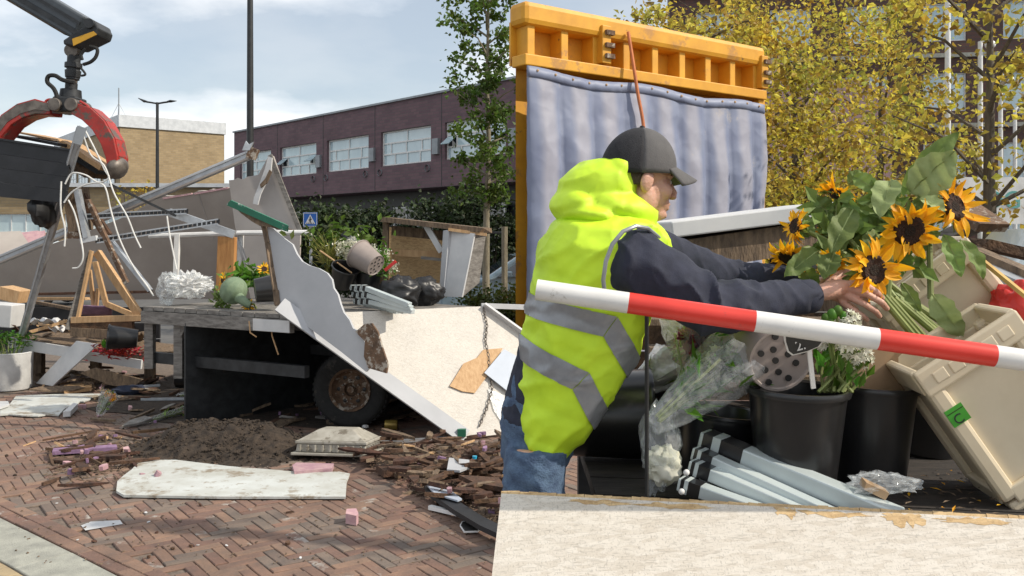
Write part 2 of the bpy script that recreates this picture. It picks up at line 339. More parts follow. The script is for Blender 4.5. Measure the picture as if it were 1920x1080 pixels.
for r in range(-140, 220):
    for k in range(-40, 60):
        for kind in (0, 1):
            if kind == 0: x = (r + 6*k + 1.5)*bw; y = (r+.5)*bw; a = 0
            else: x = (r+.5)*bw; y = (r - 5 + 6*k + 1.5)*bw; a = math.pi/2
            p = rot @ Vector((x, y, 0)) + Vector((-1, 6, 0))
            if p.y < 3.2 or p.y > 11.5 or p.x < -5.5 or p.x > 4: continue
            if abs(p.x) > p.y*.62 + .3: continue
            if side(p) > -.19: continue
            bricks.append((p, ang + a))
def vis(p):
    u = 960+F*p.x/p.y; v = V0+F*CH/p.y
    return -30 < u < 960 and v < 1100
bricks.sort(key=lambda q: (not vis(q[0]), q[0].y))
bm_ = brick_mesh(bl, bw); me = None; rest = MB(); rest_g = MB()
for i, (p, a) in enumerate(bricks):
    tilt = Matrix.Rotation(R.gauss(0, .012), 4, 'X') @ Matrix.Rotation(R.gauss(0, .012), 4, 'Y')
    M4 = Matrix.Translation(p + Vector((0, 0, R.uniform(-.003, .003)))) @ Matrix.Rotation(a, 4, 'Z') @ tilt
    grey = noise.noise(p*2.3)+R.uniform(-.5, .5) > .28
    if i < 300:
        if me is None:
            o = bm_.build('brick', 'paver', pave); me = o.data; me2 = me.copy(); me2.materials[0] = MAT['paver_grey']
        else: o = bpy.data.objects.new('brick', me); COL.objects.link(o); o.parent = pave; 
        if grey: o.data = me2
        o.matrix_parent_inverse = Matrix.Translation((0, 0, .012)); o.matrix_basis = M4
    else:
        (rest_g if grey else rest).add([M4 @ Vector(q) for q in bm_.v], bm_.f)
rest.build('brick_field', 'paver', pave, kind='stuff'); rest_g.build('grey_brick_field', 'paver_grey', pave, kind='stuff')
# edge course of bricks laid along the kerb, then a concrete strip, then yellow clinkers
ka = math.atan2(kd.y, kd.x); mk = brick_mesh(.21, .085); ms_ = brick_mesh(.6, .30); my = brick_mesh(.2, .1)
shared = {}
def course(mb, off, step, name, mt, i0, i1, shift=0, z=0):
    for i in range(i0, i1):
        p = KA + kd*(i*step+shift) + kn*off
        if name not in shared:
            o = mb.build(name, mt, pave); shared[name] = o.data
        else: o = bpy.data.objects.new(name, shared[name]); COL.objects.link(o); o.parent = pave
        o.matrix_parent_inverse = Matrix.Translation((0, 0, .012))
        o.matrix_basis = Matrix.Translation(p + Vector((0, 0, z+R.uniform(-.003, .003)))) @ Matrix.Rotation(ka+R.gauss(0, .006), 4, 'Z')
course(mk, -.135, .21, 'edge_brick', 'paver', -8, 16); course(mk, -.048, .21, 'edge_brick', 'paver', -8, 16, .1)
course(ms_, .155, .6, 'kerb_slab', 'concrete_slab', -3, 5, .1)
for j in range(6): course(my, .36+.1*j, .2, 'clinker_brick', 'yellow_clinker', -9, 12, .1*(j % 2))
# ------------------------------------------------------------------ buildings
def frame(O, d):
    d = Vector((d[0], d[1], 0)).normalized(); n = Vector((d.y, -d.x, 0))      # local x along the wall, local y into the building, z up
    return Matrix(((d.x, -n.x, 0, O[0]), (d.y, -n.y, 0, O[1]), (0, 0, 1, O[2] if len(O) > 2 else 0), (0, 0, 0, 1)))
def wall_open(mb, s0, s1, z0, z1, holes, dep=.25):
    xs = sorted({s0, s1, *[h[0] for h in holes], *[h[1] for h in holes]}); zs = sorted({z0, z1, *[h[2] for h in holes], *[h[3] for h in holes]})
    for a, b in zip(xs, xs[1:]):
        for c, d in zip(zs, zs[1:]):
            m = ((a+b)/2, (c+d)/2)
            if any(h[0] < m[0] < h[1] and h[2] < m[1] < h[3] for h in holes): continue
            mb.add([(a, 0, c), (b, 0, c), (b, 0, d), (a, 0, d)], [(0, 1, 2, 3)])
    for a, b, c, d in holes:
        mb.add([(a, 0, c), (b, 0, c), (b, 0, d), (a, 0, d), (a, dep, c), (b, dep, c), (b, dep, d), (a, dep, d)],
               [(0, 4, 5, 1), (1, 5, 6, 2), (2, 6, 7, 3), (3, 7, 4, 0)])
def window(T, par, a, b, c, d, rows, dep=.16, gl='glass_pale', fr='white_paint', w=.07, openp=(), name='window'):
    wb = MB(T).box(((a+b)/2, dep+.06, (c+d)/2), (b-a, .02, d-c)).build(name, 'glass_dark', par)
    fm = MB(T)
    for x in (a+w/2, b-w/2): fm.box((x, dep, (c+d)/2), (w, .07, d-c))
    for z in (c+w/2, d-w/2): fm.box(((a+b)/2, dep+.003, z), (b-a-2*w, .07, w))
    zz = d
    for ri, (frac, cols) in enumerate(rows):
        z1 = zz; z0 = zz-frac*(d-c); zz = z0
        if ri < len(rows)-1: fm.box(((a+b)/2, dep+.004, z0), (b-a-2*w, .065, w))
        xx = a; tot = sum(cols)
        for ci, cf in enumerate(cols):
            x0 = xx; x1 = xx+cf/tot*(b-a); xx = x1
            if ci < len(cols)-1: fm.box((x1, dep+.002, (z0+z1)/2), (w*.8, .06, z1-z0-w))
            q = MB(T)
            if (ri, ci) in openp:
                q.add([(x0+.06, dep-.45, z0+.10), (x1-.06, dep-.45, z0+.10), (x1-.06, dep, z1-.06), (x0+.06, dep, z1-.06)], [(0, 1, 2, 3)])
                q.build('open_pane', gl, wb, solid=.03)
            else:
                q.box(((x0+x1)/2, dep+.02, (z0+z1)/2), (x1-x0-w*.7, .012, z1-z0-w*.7)); q.build('pane', gl, wb)
    fm.build('frame', fr, wb)
    return wb
# purple brick school block, seen along its long side
A, B = P(439, 248, 54.9), P(827, 173, 40.0); A.z = B.z = 0
d = (B-A).normalized(); T = frame(A, d); Hh = 8.2; LEN = 34.0
def s_at(u):          # distance along the wall under photo column u
    k = (u-960)/F; return (k*A.y-A.x)/(d.x-k*d.y)
pb = thing('school_building', 'long purple brick building with wide white framed windows behind the hedge', 'building', A)
wins = [(450, 508), (525, 593), (613, 691), (714, 808), (834, 948)]
holes = [(s_at(a), s_at(b), 5.22, 6.85) for a, b in wins]
wm = MB(T); wall_open(wm, 0, LEN, 4.05, Hh, holes)
wm.add([(0, 0, 4.05), (LEN, 0, 4.05), (LEN, 14, 4.05), (0, 14, 4.05), (0, 0, Hh), (LEN, 0, Hh), (LEN, 14, Hh), (0, 14, Hh)], [(3, 2, 1, 0), (4, 5, 6, 7), (0, 4, 7, 3), (1, 2, 6, 5), (2, 3, 7, 6)])
boxuv(wm.build('brick_wall', 'purple_brick', pb))
MB(T).box((LEN/2, 7, 2.0), (LEN-2.5, 11, 4.09)).build('ground_floor', 'black_paint', pb)
cp = MB(T); cp.box((LEN/2, -.02, Hh+.03), (LEN+.1, .14, .09)); cp.box((-.02, 7, Hh+.028), (.1, 14, .086)); cp.build('coping', 'grey_metal', pb)
R3 = [(.34, (1, 1)), (.32, (.55, 1, 1, .7)), (.34, (1, 1, 1, 1))]
for i, h in enumerate(holes): window(T, pb, *h, R3, openp={1: ((1, 0), (1, 3)), 4: ((1, 0), (1, 3))}.get(i, ()))
for u, z0, z1 in ((599, 5.5, 6.15), (699.5, 5.5, 6.15), (819, 5.5, 6.2), (964, 5.5, 6.2)):
    s = s_at(u); MB(T).box((s, -.06, (z0+z1)/2), (.42, .14, z1-z0)).build('wall_vent', 'grey_metal', pb, bevel=.01)
for u in (588, 612, 686, 713, 802):
    s = s_at(u); v = MB(T); v.lathe([(.0, -.04), (.16, -.04), (.16, .05)], 12, Matrix.Translation((s, -.02, 4.93)) @ Matrix.Rotation(math.pi/2, 4, 'X')); v.build('round_vent', 'grey_metal', pb)
for u in (520, 606, 703, 828):      # expansion joints between the brick bays
    s = s_at(u); MB(T).box((s, -.004, (4.06+Hh)/2), (.035, .016, Hh-4.1)).build('joint_strip', 'black_paint', pb)
for s in (3, 9, 15, 20, 25): 
    window(T, pb, s, s+3.2, 1.2, 3.3, [(1, (1, 1, 1))], dep=1.16, gl='glass_dark', name='lower_window')
# tan brick block
A2 = P(225, 215, 90); A2.z = 0; B2 = A2+Vector((.78, .62, 0))*10.6; d2 = (B2-A2).normalized(); T2 = frame(A2, d2); l2 = (B2-A2).length
tb = thing('tan_building', 'tan brick block with a pale roof band behind the twin street lamp', 'building', A2)
H2 = 1.7+235*90/F
boxuv(MB(T2).box((l2/2, 14, (H2-1.2)/2), (l2, 28, H2-1.2)).build('brick_wall', 'tan_brick', tb))
MB(T2).box((l2/2, 14, H2-.6), (l2+.3, 28.3, 1.196)).build('roof_band', 'white_trim', tb)
TL = T2 @ frame((0, 28, 0), (0, -1))       # its receding left face
for i in range(5): window(TL, tb, 1.5+5.2*i, 5.6+5.2*i, 7.0, 9.6, [(.35, (1, 1, 1)), (.65, (1, 1, 1))], dep=-.1)
mast = thing('roof_mast', 'thin lattice-stayed antenna mast on the tan building', 'mast', (T2 @ Vector((1.5, 6, H2))))
q = T2 @ Vector((1.5, 6, H2)); MB().tube([q, q+Vector((0, 0, 3.6))], .07, 6).build('pole', 'grey_metal', mast)
for k in range(3): MB().tube([q+Vector((1.1*math.cos(k*2.1), 1.1*math.sin(k*2.1), 0)), q+Vector((0, 0, 2.0))], .03, 4).build('stay', 'grey_metal', mast)
# low school wing with a long window band
A3 = P(-120, 450, 62); A3.z = 0; T3 = frame(A3, (1, .04)); z1 = 1.7+100*62/F
lw = thing('low_wing', 'low flat-roofed tan wing with a row of white windows', 'building', A3)
hl = [(4+4.6*i, 7.9+4.6*i, 2.2, 3.5) for i in range(5)]
m = MB(T3); wall_open(m, 0, 27, 0, z1, hl); m.add([(0, 0, z1), (27, 0, z1), (27, 8, z1), (0, 8, z1), (27, 0, 0), (27, 8, 0)], [(0, 1, 2, 3), (1, 4, 5, 2)])
boxuv(m.build('brick_wall', 'tan_brick', lw)); MB(T3).box((13.5, 3.9, z1+.12), (27.6, 8.6, .26)).build('roof_edge', 'white_trim', lw)
for h in hl: window(T3, lw, *h, [(1, (1, 1, 1, 1))], gl='glass_pale')
# dark brick flats behind the autumn trees
A4 = Vector((7.3, 42, 0)); T4 = frame(A4, (1, -.16))
fb = thing('brick_flats', 'tall dark red brick block of flats behind the autumn trees', 'building', A4)
hs_ = [(1.2+3.3*i, 3.0+3.3*i, 1.2+3.1*j, 2.9+3.1*j) for i in range(7) for j in range(5)]
m = MB(T4); wall_open(m, 0, 25, 0, 17, hs_); m.add([(0, 0, 0), (0, 9, 0), (0, 9, 17), (0, 0, 17), (25, 0, 17), (25, 9, 17)], [(0, 3, 2, 1), (3, 4, 5, 2)])
boxuv(m.build('brick_wall', 'dark_brick', fb))
for h in hs_: window(T4, fb, *h, [(1, (1, 1))], gl='glass_pale')
for j in range(1, 5): MB(T4).box((12.5, -.05, 3.1*j+.55), (25.1, .2, .18)).build('string_course', 'concrete_slab', fb)
# ------------------------------------------------------------------ street lamps, signs, masts
lp = thing('lamp_post', 'tall plain dark lamp post rising behind the fallen stall', 'lamp post', (P(469, 450, 18).x, 18, 0))
x = P(469, 450, 18).x
MB().tube([(x, 18, 0), (x, 18, 4), (x, 18, 9.4)], [.075, .068, .045], 14).build('pole', 'black_paint', lp, smooth=True)
MB().box((x+.35, 18, 9.42), (.95, .2, .09)).build('lamp_head', 'black_paint', lp, bevel=.02)
MB().tube([(x, 18, 0), (x, 18, .5)], .1, 14).build('base_sleeve', 'grey_metal', lp, smooth=True)
x = P(295, 450, 38).x; zt = 1.7+258*38/F
tl = thing('twin_street_lamp', 'twin-headed black street lamp in front of the tan building', 'street lamp', (x, 38, 0))
MB().tube([(x, 38, 0), (x, 38, zt)], [.09, .06], 10).build('pole', 'black_paint', tl, smooth=True)
for s in (-1, 1):
    MB().tube([(x, 38, zt-.05), (x+s*.3, 38, zt+.0), (x+s*.45, 38, zt+.02)], .04, 6).build('arm', 'black_paint', tl)
    MB().tube([(x+s*.35, 38, zt+.01), (x+s*.55, 38, zt+.05), (x+s*.8, 38, zt+.06*(1 if s > 0 else 3))], [.05, .13, .03], 8, flat=.45).build('lamp_head', 'black_paint', tl, smooth=True)
x = P(583, 450, 17).x
ps = thing('crossing_sign', 'blue pedestrian crossing sign on a thin post beyond the wreck', 'road sign', (x, 17, 0))
MB().tube([(x, 17, 0), (x, 17, 2.2)], .03, 10).build('post', 'galv', ps, smooth=True)
zc = 1.7+38*17/F; hw = .135
MB().box((x, 16.95, zc), (2*hw, .02, 2*hw)).build('plate', 'sign_blue', ps, bevel=.008)
b = hw-.012
for (cx_, cz_, w_, h_) in ((0, b, 2*b, .01), (0, -b, 2*b, .01), (b, 0, .01, 2*b-.012), (-b, 0, .01, 2*b-.012)): MB().box((x+cx_, 16.936, zc+cz_), (w_, .004, h_)).build('border', 'sign_white', ps)
MB().prism([(x-.095, 16.936, zc-.08), (x+.095, 16.936, zc-.08), (x, 16.936, zc+.1)], (0, .004, 0)).build('triangle', 'sign_white', ps)
pm = MB(); pm.tube([(x, 16.93, zc-.05), (x, 16.93, zc+.03)], .011, 6); pm.ell((x, 16.93, zc+.046), (.013, .008, .013), nu=8, nv=6)
pm.bar((x-.03, 16.93, zc-.01), (x+.03, 16.93, zc+.012), .008, .012); pm.build('walking_figure', 'sign_black', ps)
for k in range(5): MB().box((x-.06+.03*k, 16.931, zc-.066), (.014, .004, .018)).build('stripe', 'sign_black', ps)
def white_mast(u, Y, vtop, label, bulb=True):
    x = P(u, 450, Y).x; zt = 1.7+(450-vtop)*Y/F
    t = thing('white_mast', label, 'lamp post', (x, Y, 0), None)
    MB().tube([(x, Y, 0), (x, Y, zt)], [.075, .06], 10).build('pole', 'white_paint', t, smooth=True)
    if bulb:
        MB().tube([(x, Y, zt-.05), (x+.1, Y, zt+.06), (x+.22, Y, zt+.0)], .05, 8).build('arm', 'white_paint', t, smooth=True)
        MB().ell((x+.26, Y, zt-.08), (.14, .14, .12), nu=12, nv=8).build('lamp_globe', 'white_paint', t, smooth=2)
white_mast(1777, 21, -60, 'tallest white mast among the yellow leaves', False)
white_mast(1838, 24, 78, 'white mast with round lamp, second tallest beside the bare trunk')
white_mast(1876, 27, 145, 'white mast with round lamp just right of the dark trunk')
white_mast(1903, 31, 205, 'shortest white mast with round lamp above the white notice board')
# white notice board with teal letters
sb = thing('notice_board', 'long white notice board with teal letters under the white masts', 'sign', P(1860, 450, 17).xy.to_3d())
x0, x1 = P(1795, 400, 17).x, P(1990, 400, 17).x; zt, zb = P(0, 332, 17).z, P(0, 420, 17).z
MB().box(((x0+x1)/2, 17.05, (zt+zb)/2), (x1-x0, .06, zt-zb)).build('board', 'white_paint', sb)
for xx in (x0+.2, (x0+x1)/2, x1-.2): MB().box((xx, 17.12, zt/2), (.08, .08, zt)).build('post', 'grey_metal', sb)
def text(body, loc, size, mt, par, name, rot=(math.pi/2, 0, 0), ext=.002):
    c = bpy.data.curves.new(name, 'FONT'); c.body = body; c.size = size; c.extrude = ext; c.align_x = 'CENTER'; c.align_y = 'CENTER'
    o = bpy.data.objects.new(name, c); COL.objects.link(o); dg = bpy.context.evaluated_depsgraph_get(); dg.update()
    me = bpy.data.meshes.new_from_object(o.evaluated_get(dg)); bpy.data.objects.remove(o)
    T = Matrix.Translation(loc) @ (rot if isinstance(rot, Matrix) else __import__('mathutils').Euler(rot).to_matrix().to_4x4())
    vs = [tuple(T @ q.co) for q in me.vertices]; fs = [tuple(p.vertices) for p in me.polygons]
    return mkobj(name, vs, fs, mt, par)
text('OG', P(1880, 376, 17)+Vector((0, -.0, 0))+Vector((0, .01-.0, 0)), .46, 'teal_print', sb, 'lettering', ext=.006)
sb.children and None
# ------------------------------------------------------------------ trees
def leaf_cloud(mb, cs, n, sz, rr, droop=.2):
    for i in range(n):
        c, r = rr.choice(cs)
        q = Vector((rr.gauss(0, .5), rr.gauss(0, .5), rr.gauss(0, .42)))*r
        dd = Vector((rr.gauss(0, 1), rr.gauss(0, 1), rr.gauss(-droop, .8)))
        s = sz*rr.uniform(.65, 1.3)
        mb.leaf(c+q, dd, (rr.gauss(0, 1), rr.gauss(0, 1), rr.gauss(.6, 1)), s, s*.72)
def tree(name, label, x, y, zt, trunk_r, z0, rad, nlimb, nleaf, sz, lm, bk, seed, group=None, shape=None, lean=0, clump=.5):
    rr = random.Random(seed); t = thing(name, label, 'tree', (x, y, 0), group)
    tip = zt*.92
    pts = [Vector((x+lean*k/6+rr.gauss(0, .02), y+rr.gauss(0, .02), tip*k/6)) for k in range(7)]
    MB().tube(pts, [trunk_r*(1.25-.17*k) for k in range(7)], 10).build('trunk', bk, t, smooth=True)
    cs = []
    for i in range(nlimb):
        h = z0 + (zt-z0)*(i+.4)/nlimb; a = i*2.4+rr.uniform(-.4, .4)
        w = rad*(shape((h-z0)/(zt-z0)) if shape else 1)*rr.uniform(.75, 1.1)
        s = Vector((x+lean*h/tip, y, max(h-w*.55, z0*.9))); e = s+Vector((math.cos(a)*w, math.sin(a)*w, w*rr.uniform(.35, .75)))
        mid = (s+e)/2+Vector((rr.gauss(0, .05), rr.gauss(0, .05), .1*w))
        MB().tube([s, mid, e], [trunk_r*.36, trunk_r*.22, trunk_r*.08], 5).build('limb', bk, t, smooth=True)
        for k in range(4):
            f = .3+.25*k; cs.append((s.lerp(e, f)+Vector((rr.gauss(0, .2), rr.gauss(0, .2), rr.gauss(.05, .2)))*w, clump*rad*rr.uniform(.5, 1.0)))
    m = MB(); leaf_cloud(m, cs, nleaf, sz, rr); m.build('crown', lm, t)
    return t
x = P(913, 450, 16).x
tree('street_tree', 'slender young green tree beside its stake behind the wrecked stall', x, 16, 7.2, .06, 2.45, .5, 34, 5200, .095, 'leaf_green', 'bark_pale', 3, shape=lambda t: .55+.6*math.sin(math.pi*min(1, t*.75+.12)), clump=.40)
x = P(946, 450, 15).x
st = thing('tree_stake', 'pale wooden tree stake beside the slender young tree', 'stake', (x, 15, 0))
MB().tube([(x, 15, 0), (x, 15, 1.7-(425-450)*15/F)], .05, 8).build('post', 'bark_pale', st)
MB().tube([(x, 15, 1.82), P(913, 436, 15.85)], .025, 6).build('tie_strap', 'rubber', st)
rs = random.Random(5)
AU = [(1330, 17.5, 6.3, .8, 2.0, 'broad yellow autumn tree close behind the yellow container'), (1490, 20, 6.4, 1.2, 2.7, 'fullest golden autumn tree in front of the dark brick flats'),
      (1650, 24, 8.0, 1.8, 2.4, 'loose orange-tinged autumn tree between the golden tree and the white masts'), (1400, 26, 9.4, 3.2, 2.4, 'tall olive autumn tree rising behind the golden trees')]
for i, (u, Y, zt, z0, rad, lb) in enumerate(AU):
    tree('autumn_tree', lb, P(u, 450, Y).x, Y, zt, .11, z0, rad, 22, (8500, 10000, 4200, 5600)[i], .105+.004*Y/4, 'leaf_autumn', 'bark', 20+i, 'autumn trees', shape=lambda t: .45+.65*math.sin(math.pi*min(1, t*.85+.1)), clump=.34)
tree('autumn_tree', 'thin-leaved autumn tree with dark bare trunk among the white masts', P(1856, 450, 13).x, 13, 6.2, .10, 2.4, 1.7, 15, 2200, .12, 'leaf_autumn', 'bark', 31, 'autumn trees', clump=.4)
# dark hedge shrubs below the school
HB = [(545, 3.3), (610, 2.7), (672, 3.0), (735, 2.9), (800, 3.2), (862, 3.1), (925, 3.4), (985, 3.1)]
lbh = ['tall thin shrub next to the peaked panel', 'low shrub behind the crossing sign', 'shrub above the flower heap', 'middle shrub of the dark hedge', 'shrub behind the broken plywood box',
       'shrub just left of the slender tree', 'shrub behind the tree stake', 'shrub at the container end of the hedge']
for i, (u, z) in enumerate(HB):
    Y = 27-.35*i; x = P(u, 450, Y).x; rr = random.Random(50+i)
    t = thing('hedge_shrub', 'dark green '+lbh[i], 'shrub', (x, Y, 0), 'dark hedge below the school')
    for k in range(4): MB().tube([(x+rr.gauss(0, .12), Y, 0), (x+rr.gauss(0, .4), Y+rr.gauss(0, .2), z*.7)], [.035, .012], 5).build('stem', 'bark', t)
    cs = [(Vector((x+rr.uniform(-.75, .75), Y+rr.uniform(-.5, .5), rr.uniform(.3, z-.35))), rr.uniform(.35, .6)) for _ in range(22)]
    m = MB(); leaf_cloud(m, cs, 2300, .15, rr); m.build('crown', 'leaf_dark', t)
# low berry hedge to the right of the ramp
for i, (u, Y) in enumerate(((905, 12.6), (955, 12.3), (1003, 12.0))):
    x = P(u, 450, Y).x; rr = random.Random(80+i)
    t = thing('berry_bush', ('low clipped bush with orange tips beside the pale panel box', 'low clipped bush with orange tips below the parked blue car', 'low clipped bush with orange tips by the container end')[i], 'bush', (x, Y, 0), 'clipped berry bushes')
    for k in range(3): MB().tube([(x+rr.gauss(0, .05), Y, 0), (x+rr.gauss(0, .15), Y, .7)], .02, 5).build('stem', 'bark', t)
    cs = [(Vector((x+rr.uniform(-.2, .2), Y+rr.uniform(-.25, .25), rr.uniform(.1, .92))), .24) for _ in range(16)]
    m = MB(); leaf_cloud(m, cs, 2600, .06, rr); m.build('crown', 'leaf_hedge', t)
# young yellow-green shrub by the twin lamp
x = P(245, 450, 26).x
t = thing('yellow_shrub', 'sparse yellow-green shrub in front of the low wing', 'shrub', (x, 26, 0)); rr = random.Random(91)
for k in range(5): MB().tube([(x, 26, 0), (x+rr.gauss(0, .5), 26+rr.gauss(0, .3), 3.0)], [.03, .01], 5).build('stem', 'bark', t)
m = MB(); leaf_cloud(m, [(Vector((x+rr.uniform(-.8, .9), 26+rr.uniform(-.5, .5), rr.uniform(1.5, 3.1))), .35) for _ in range(14)], 420, .14, rr); m.build('crown', 'leaf_autumn', t)
# ------------------------------------------------------------------ parked cars
def car(label, x, y, ang, paint, Lc=4.2, Wc=1.75, Hc=1.48):
    t = thing('parked_car', label, 'car', (x, y, 0)); T = Matrix.Translation((x, y, 0)) @ Matrix.Rotation(ang, 4, 'Z')
    prof = [(-2.1, .32), (-2.12, .62), (-1.98, .86), (-1.2, .95), (-.55, 1.38), (-.2, Hc-.02), (.5, Hc), (1.15, Hc-.08), (1.75, 1.0), (2.02, .92), (2.1, .6), (2.08, .32)]
    sy = [(-.5, .0), (-.44, .06), (.44, .06), (.5, .0)]; vs = []; fs = []; n = len(prof)
    for k, yy in enumerate((-.5, -.47, .47, .5)):
        for (px, pz) in prof:
            tum = 1-.20*max(0, (pz-.9)/.55); s = Wc*(yy)*tum; ins = .03 if abs(yy) == .5 else 0
            vs.append((px*(1-ins*.3), s, pz-(ins if pz > .5 else 0)))
    for k in range(3):
        for i in range(n): fs.append((k*n+i, k*n+(i+1) % n, (k+1)*n+(i+1) % n, (k+1)*n+i))
    fs += [tuple(range(n-1, -1, -1)), tuple(3*n+i for i in range(n))]
    MB(T).add(vs, fs).build('body', paint, t, smooth=True, bevel=.03)
    for s in (-1, 1):
        def sd(pts, nm, mt):
            MB(T).prism([(px, s*(Wc*.5*(1-.20*max(0, (pz-.9)/.55))+.004), pz) for px, pz in pts], (0, s*.012, 0)).build(nm, mt, t)
        sd([(-.98, .97), (-.45, 1.33), (.18, 1.38), (.18, .97)], 'side_window', 'glass_dark'); sd([(.26, .97), (.26, 1.38), (1.0, 1.33), (1.5, 1.0)], 'side_window', 'glass_dark')
        for px in (-1.3, 1.3):
            M = T @ Matrix.Translation((px, s*(Wc/2-.1), .31)) @ Matrix.Rotation(math.pi/2, 4, 'X')
            w = MB(); w.lathe([(.2, -.1), (.3, -.1), (.31, -.05), (.31, .05), (.3, .1), (.2, .1)], 20, M); wo_ = w.build('tyre', 'rubber', t, smooth=True)
            MB().lathe([(.0, -.11), (.2, -.11), (.2, .11), (0, .11)], 16, M).build('rim', 'galv', wo_)
        MB(T).box((-1.95, s*.62, .72), (.22, .3, .14)).build('headlight', 'glass_pale', t, bevel=.03)
        MB(T).box((2.0, s*.66, .82), (.16, .2, .22)).build('tail_light', 'red_plastic', t, bevel=.03)
        MB(T).box((-.75, s*(Wc/2+.07), 1.02), (.12, .16, .12)).build('mirror', paint, t, bevel=.03)
    MB(T).prism([(-1.17, -.68, .965), (-1.17, .68, .965), (-.56, .6, 1.37), (-.56, -.6, 1.37)], (-.012, 0, .012)).build('windscreen', 'glass_dark', t)
    MB(T).prism([(1.2, -.58, 1.375), (1.2, .58, 1.375), (1.74, .66, 1.03), (1.74, -.66, 1.03)], (.012, 0, .012)).build('rear_window', 'glass_dark', t)
    for s in (-1, 1): MB(T).box((.95 if s > 0 else -.1, -Wc/2-.005, .84), (.16, .03, .03)).build('door_handle', 'rubber', t)
    return t
mat('red_plastic', (.55, .03, .025), (.42, .02, .02), scale=4, rough=.4)
car('blue-grey parked car behind the tree stake', P(1010, 450, 19).x, 19, math.radians(8), 'car_paint')
car('pale silver parked car in front of the low wing', P(10, 450, 24).x, 24, math.radians(3), 'car_silver', Hc=1.75)
car('pale blue parked car below the white notice board', P(1930, 450, 11.5).x, 11.5, math.radians(-4), 'car_silver', Hc=1.86)
# ------------------------------------------------------------------ materials of the wreck
mat('wall_grey', (.40, .37, .35), (.33, .305, .29), scale=1.6, rough=.7, spots=((.22, .19, .17), 5, .66))
mat('wall_beige', (.40, .36, .325), (.32, .285, .255), scale=1.4, rough=.75, spots=((.25, .2, .16), 4, .68))
mat('panel_grey', (.43, .44, .46), (.36, .37, .39), scale=2, rough=.6, spots=((.25, .24, .23), 26, .70))
mat('panel_white', (.62, .62, .62), (.48, .49, .50), scale=3, rough=.55, spots=((.30, .27, .23), 7, .68))
mat('panel_blue', (.42, .47, .55), (.36, .41, .49), scale=3, rough=.5)
mat('slab_white', (.56, .585, .57), (.42, .42, .38), scale=3, rough=.7, bump=.25, spots=[((.26, .22, .165), 2.6, .545), ((.33, .30, .25), 9, .56), ((.08, .065, .05), 30, .68)])
osbmat('osb_white', (.50, .45, .38), (.60, .55, .48), (.30, .23, .15), .6)
osbmat('osb_ramp', (.48, .455, .42), (.53, .51, .475), (.30, .265, .22), .80)
osbmat('osb_raw', (.46, .31, .15), (.60, .43, .23), (.30, .18, .08), .0)
mat('wood_new', (.56, .37, .20), (.42, .25, .12), scale=7, rough=.75, stretch=(6, 6, 1), bump=.3)
mat('wood_orange', (.48, .24, .08), (.34, .15, .045), scale=5, rough=.7, stretch=(6, 6, .8), bump=.2)
mat('wood_old', (.22, .155, .10), (.09, .064, .045), scale=9, rough=.9, stretch=(4, 4, 1), bump=.6)
mat('wood_rot', (.12, .062, .036), (.042, .024, .016), scale=16, rough=.95, bump=.9, isl=.3, spots=((.24, .13, .065), 11, .64))
mat('wood_grey', (.26, .245, .225), (.12, .11, .10), scale=9, rough=.9, stretch=(1, 1, 4), bump=.5)
mat('char_board', (.018, .019, .023), (.010, .011, .013), scale=5, rough=.6, bump=.2, spots=((.05, .05, .055), 9, .70))
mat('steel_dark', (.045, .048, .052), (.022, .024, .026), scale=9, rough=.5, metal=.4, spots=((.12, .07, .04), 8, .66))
mat('boom_grey', (.09, .105, .12), (.06, .07, .08), scale=2, rough=.42, metal=.2)
mat('claw_red', (.40, .030, .022), (.26, .022, .018), scale=5, rough=.5, spots=[((.10, .075, .06), 6, .55)])
mat('worn_steel', (.21, .185, .16), (.10, .085, .075), scale=11, rough=.5, metal=.5)
mat('warn_yellow', (.62, .34, .02), (.48, .25, .02), scale=5, rough=.55)
mat('cable_white', (.70, .70, .68), (.55, .55, .53), rough=.5)
mat('foam_pink', (.50, .33, .33), (.38, .22, .26), scale=14, rough=.9, bump=.4, isl=.2)
mat('foam_lilac', (.29, .18, .29), (.19, .115, .20), scale=14, rough=.9, bump=.4)
mat('soil', (.060, .043, .030), (.020, .014, .010), scale=22, rough=.97, bump=1, bscale=90, spots=((.11, .085, .06), 34, .66))
mat('pot_black', (.018, .018, .019), (.010, .010, .011), scale=4, rough=.28, spec=.6)
mat('pot_taupe', (.31, .26, .235), (.25, .21, .19), scale=5, rough=.5)
mat('bag_black', (.020, .020, .022), (.012, .012, .013), scale=5, rough=.42)
mat('alu', (.58, .64, .64), (.47, .53, .535), scale=3, rough=.4, metal=.25, stretch=(1, 1, 1), spots=((.30, .32, .31), 14, .68))
mat('flower_white', (.82, .80, .72), (.70, .70, .55), rough=.7, isl=.15, trans=.3)
mat('petal', (.95, .56, .012), (.92, .43, .008), scale=12, rough=.6, isl=.12, trans=.35)
mat('seed', (.055, .022, .010), (.020, .009, .005), scale=60, rough=.9, bump=1, bscale=160)
mat('seed_centre', (.030, .016, .008), (.012, .007, .004), scale=90, rough=.95, bump=1, bscale=220)
mat('green_leaf', (.22, .31, .075), (.12, .19, .045), scale=14, rough=.62, isl=.25, trans=.35, bump=.4, bscale=45)
mat('green_stem', (.24, .28, .09), (.15, .19, .05), scale=9, rough=.55, isl=.2)
mat('lush_leaf', (.11, .26, .02), (.06, .16, .012), scale=9, rough=.5, isl=.4, trans=.4)
mat('cabbage', (.20, .27, .17), (.14, .20, .12), scale=10, rough=.7, bump=.3)
mat('reed', (.38, .36, .10), (.24, .24, .06), scale=6, rough=.7, isl=.3)
mat('planter_concrete', (.62, .62, .61), (.50, .50, .49), scale=9, rough=.85, bump=.3, spots=((.33, .33, .32), 30, .68))
mat('orange_print', (.72, .17, .02), (.60, .13, .02), rough=.5)
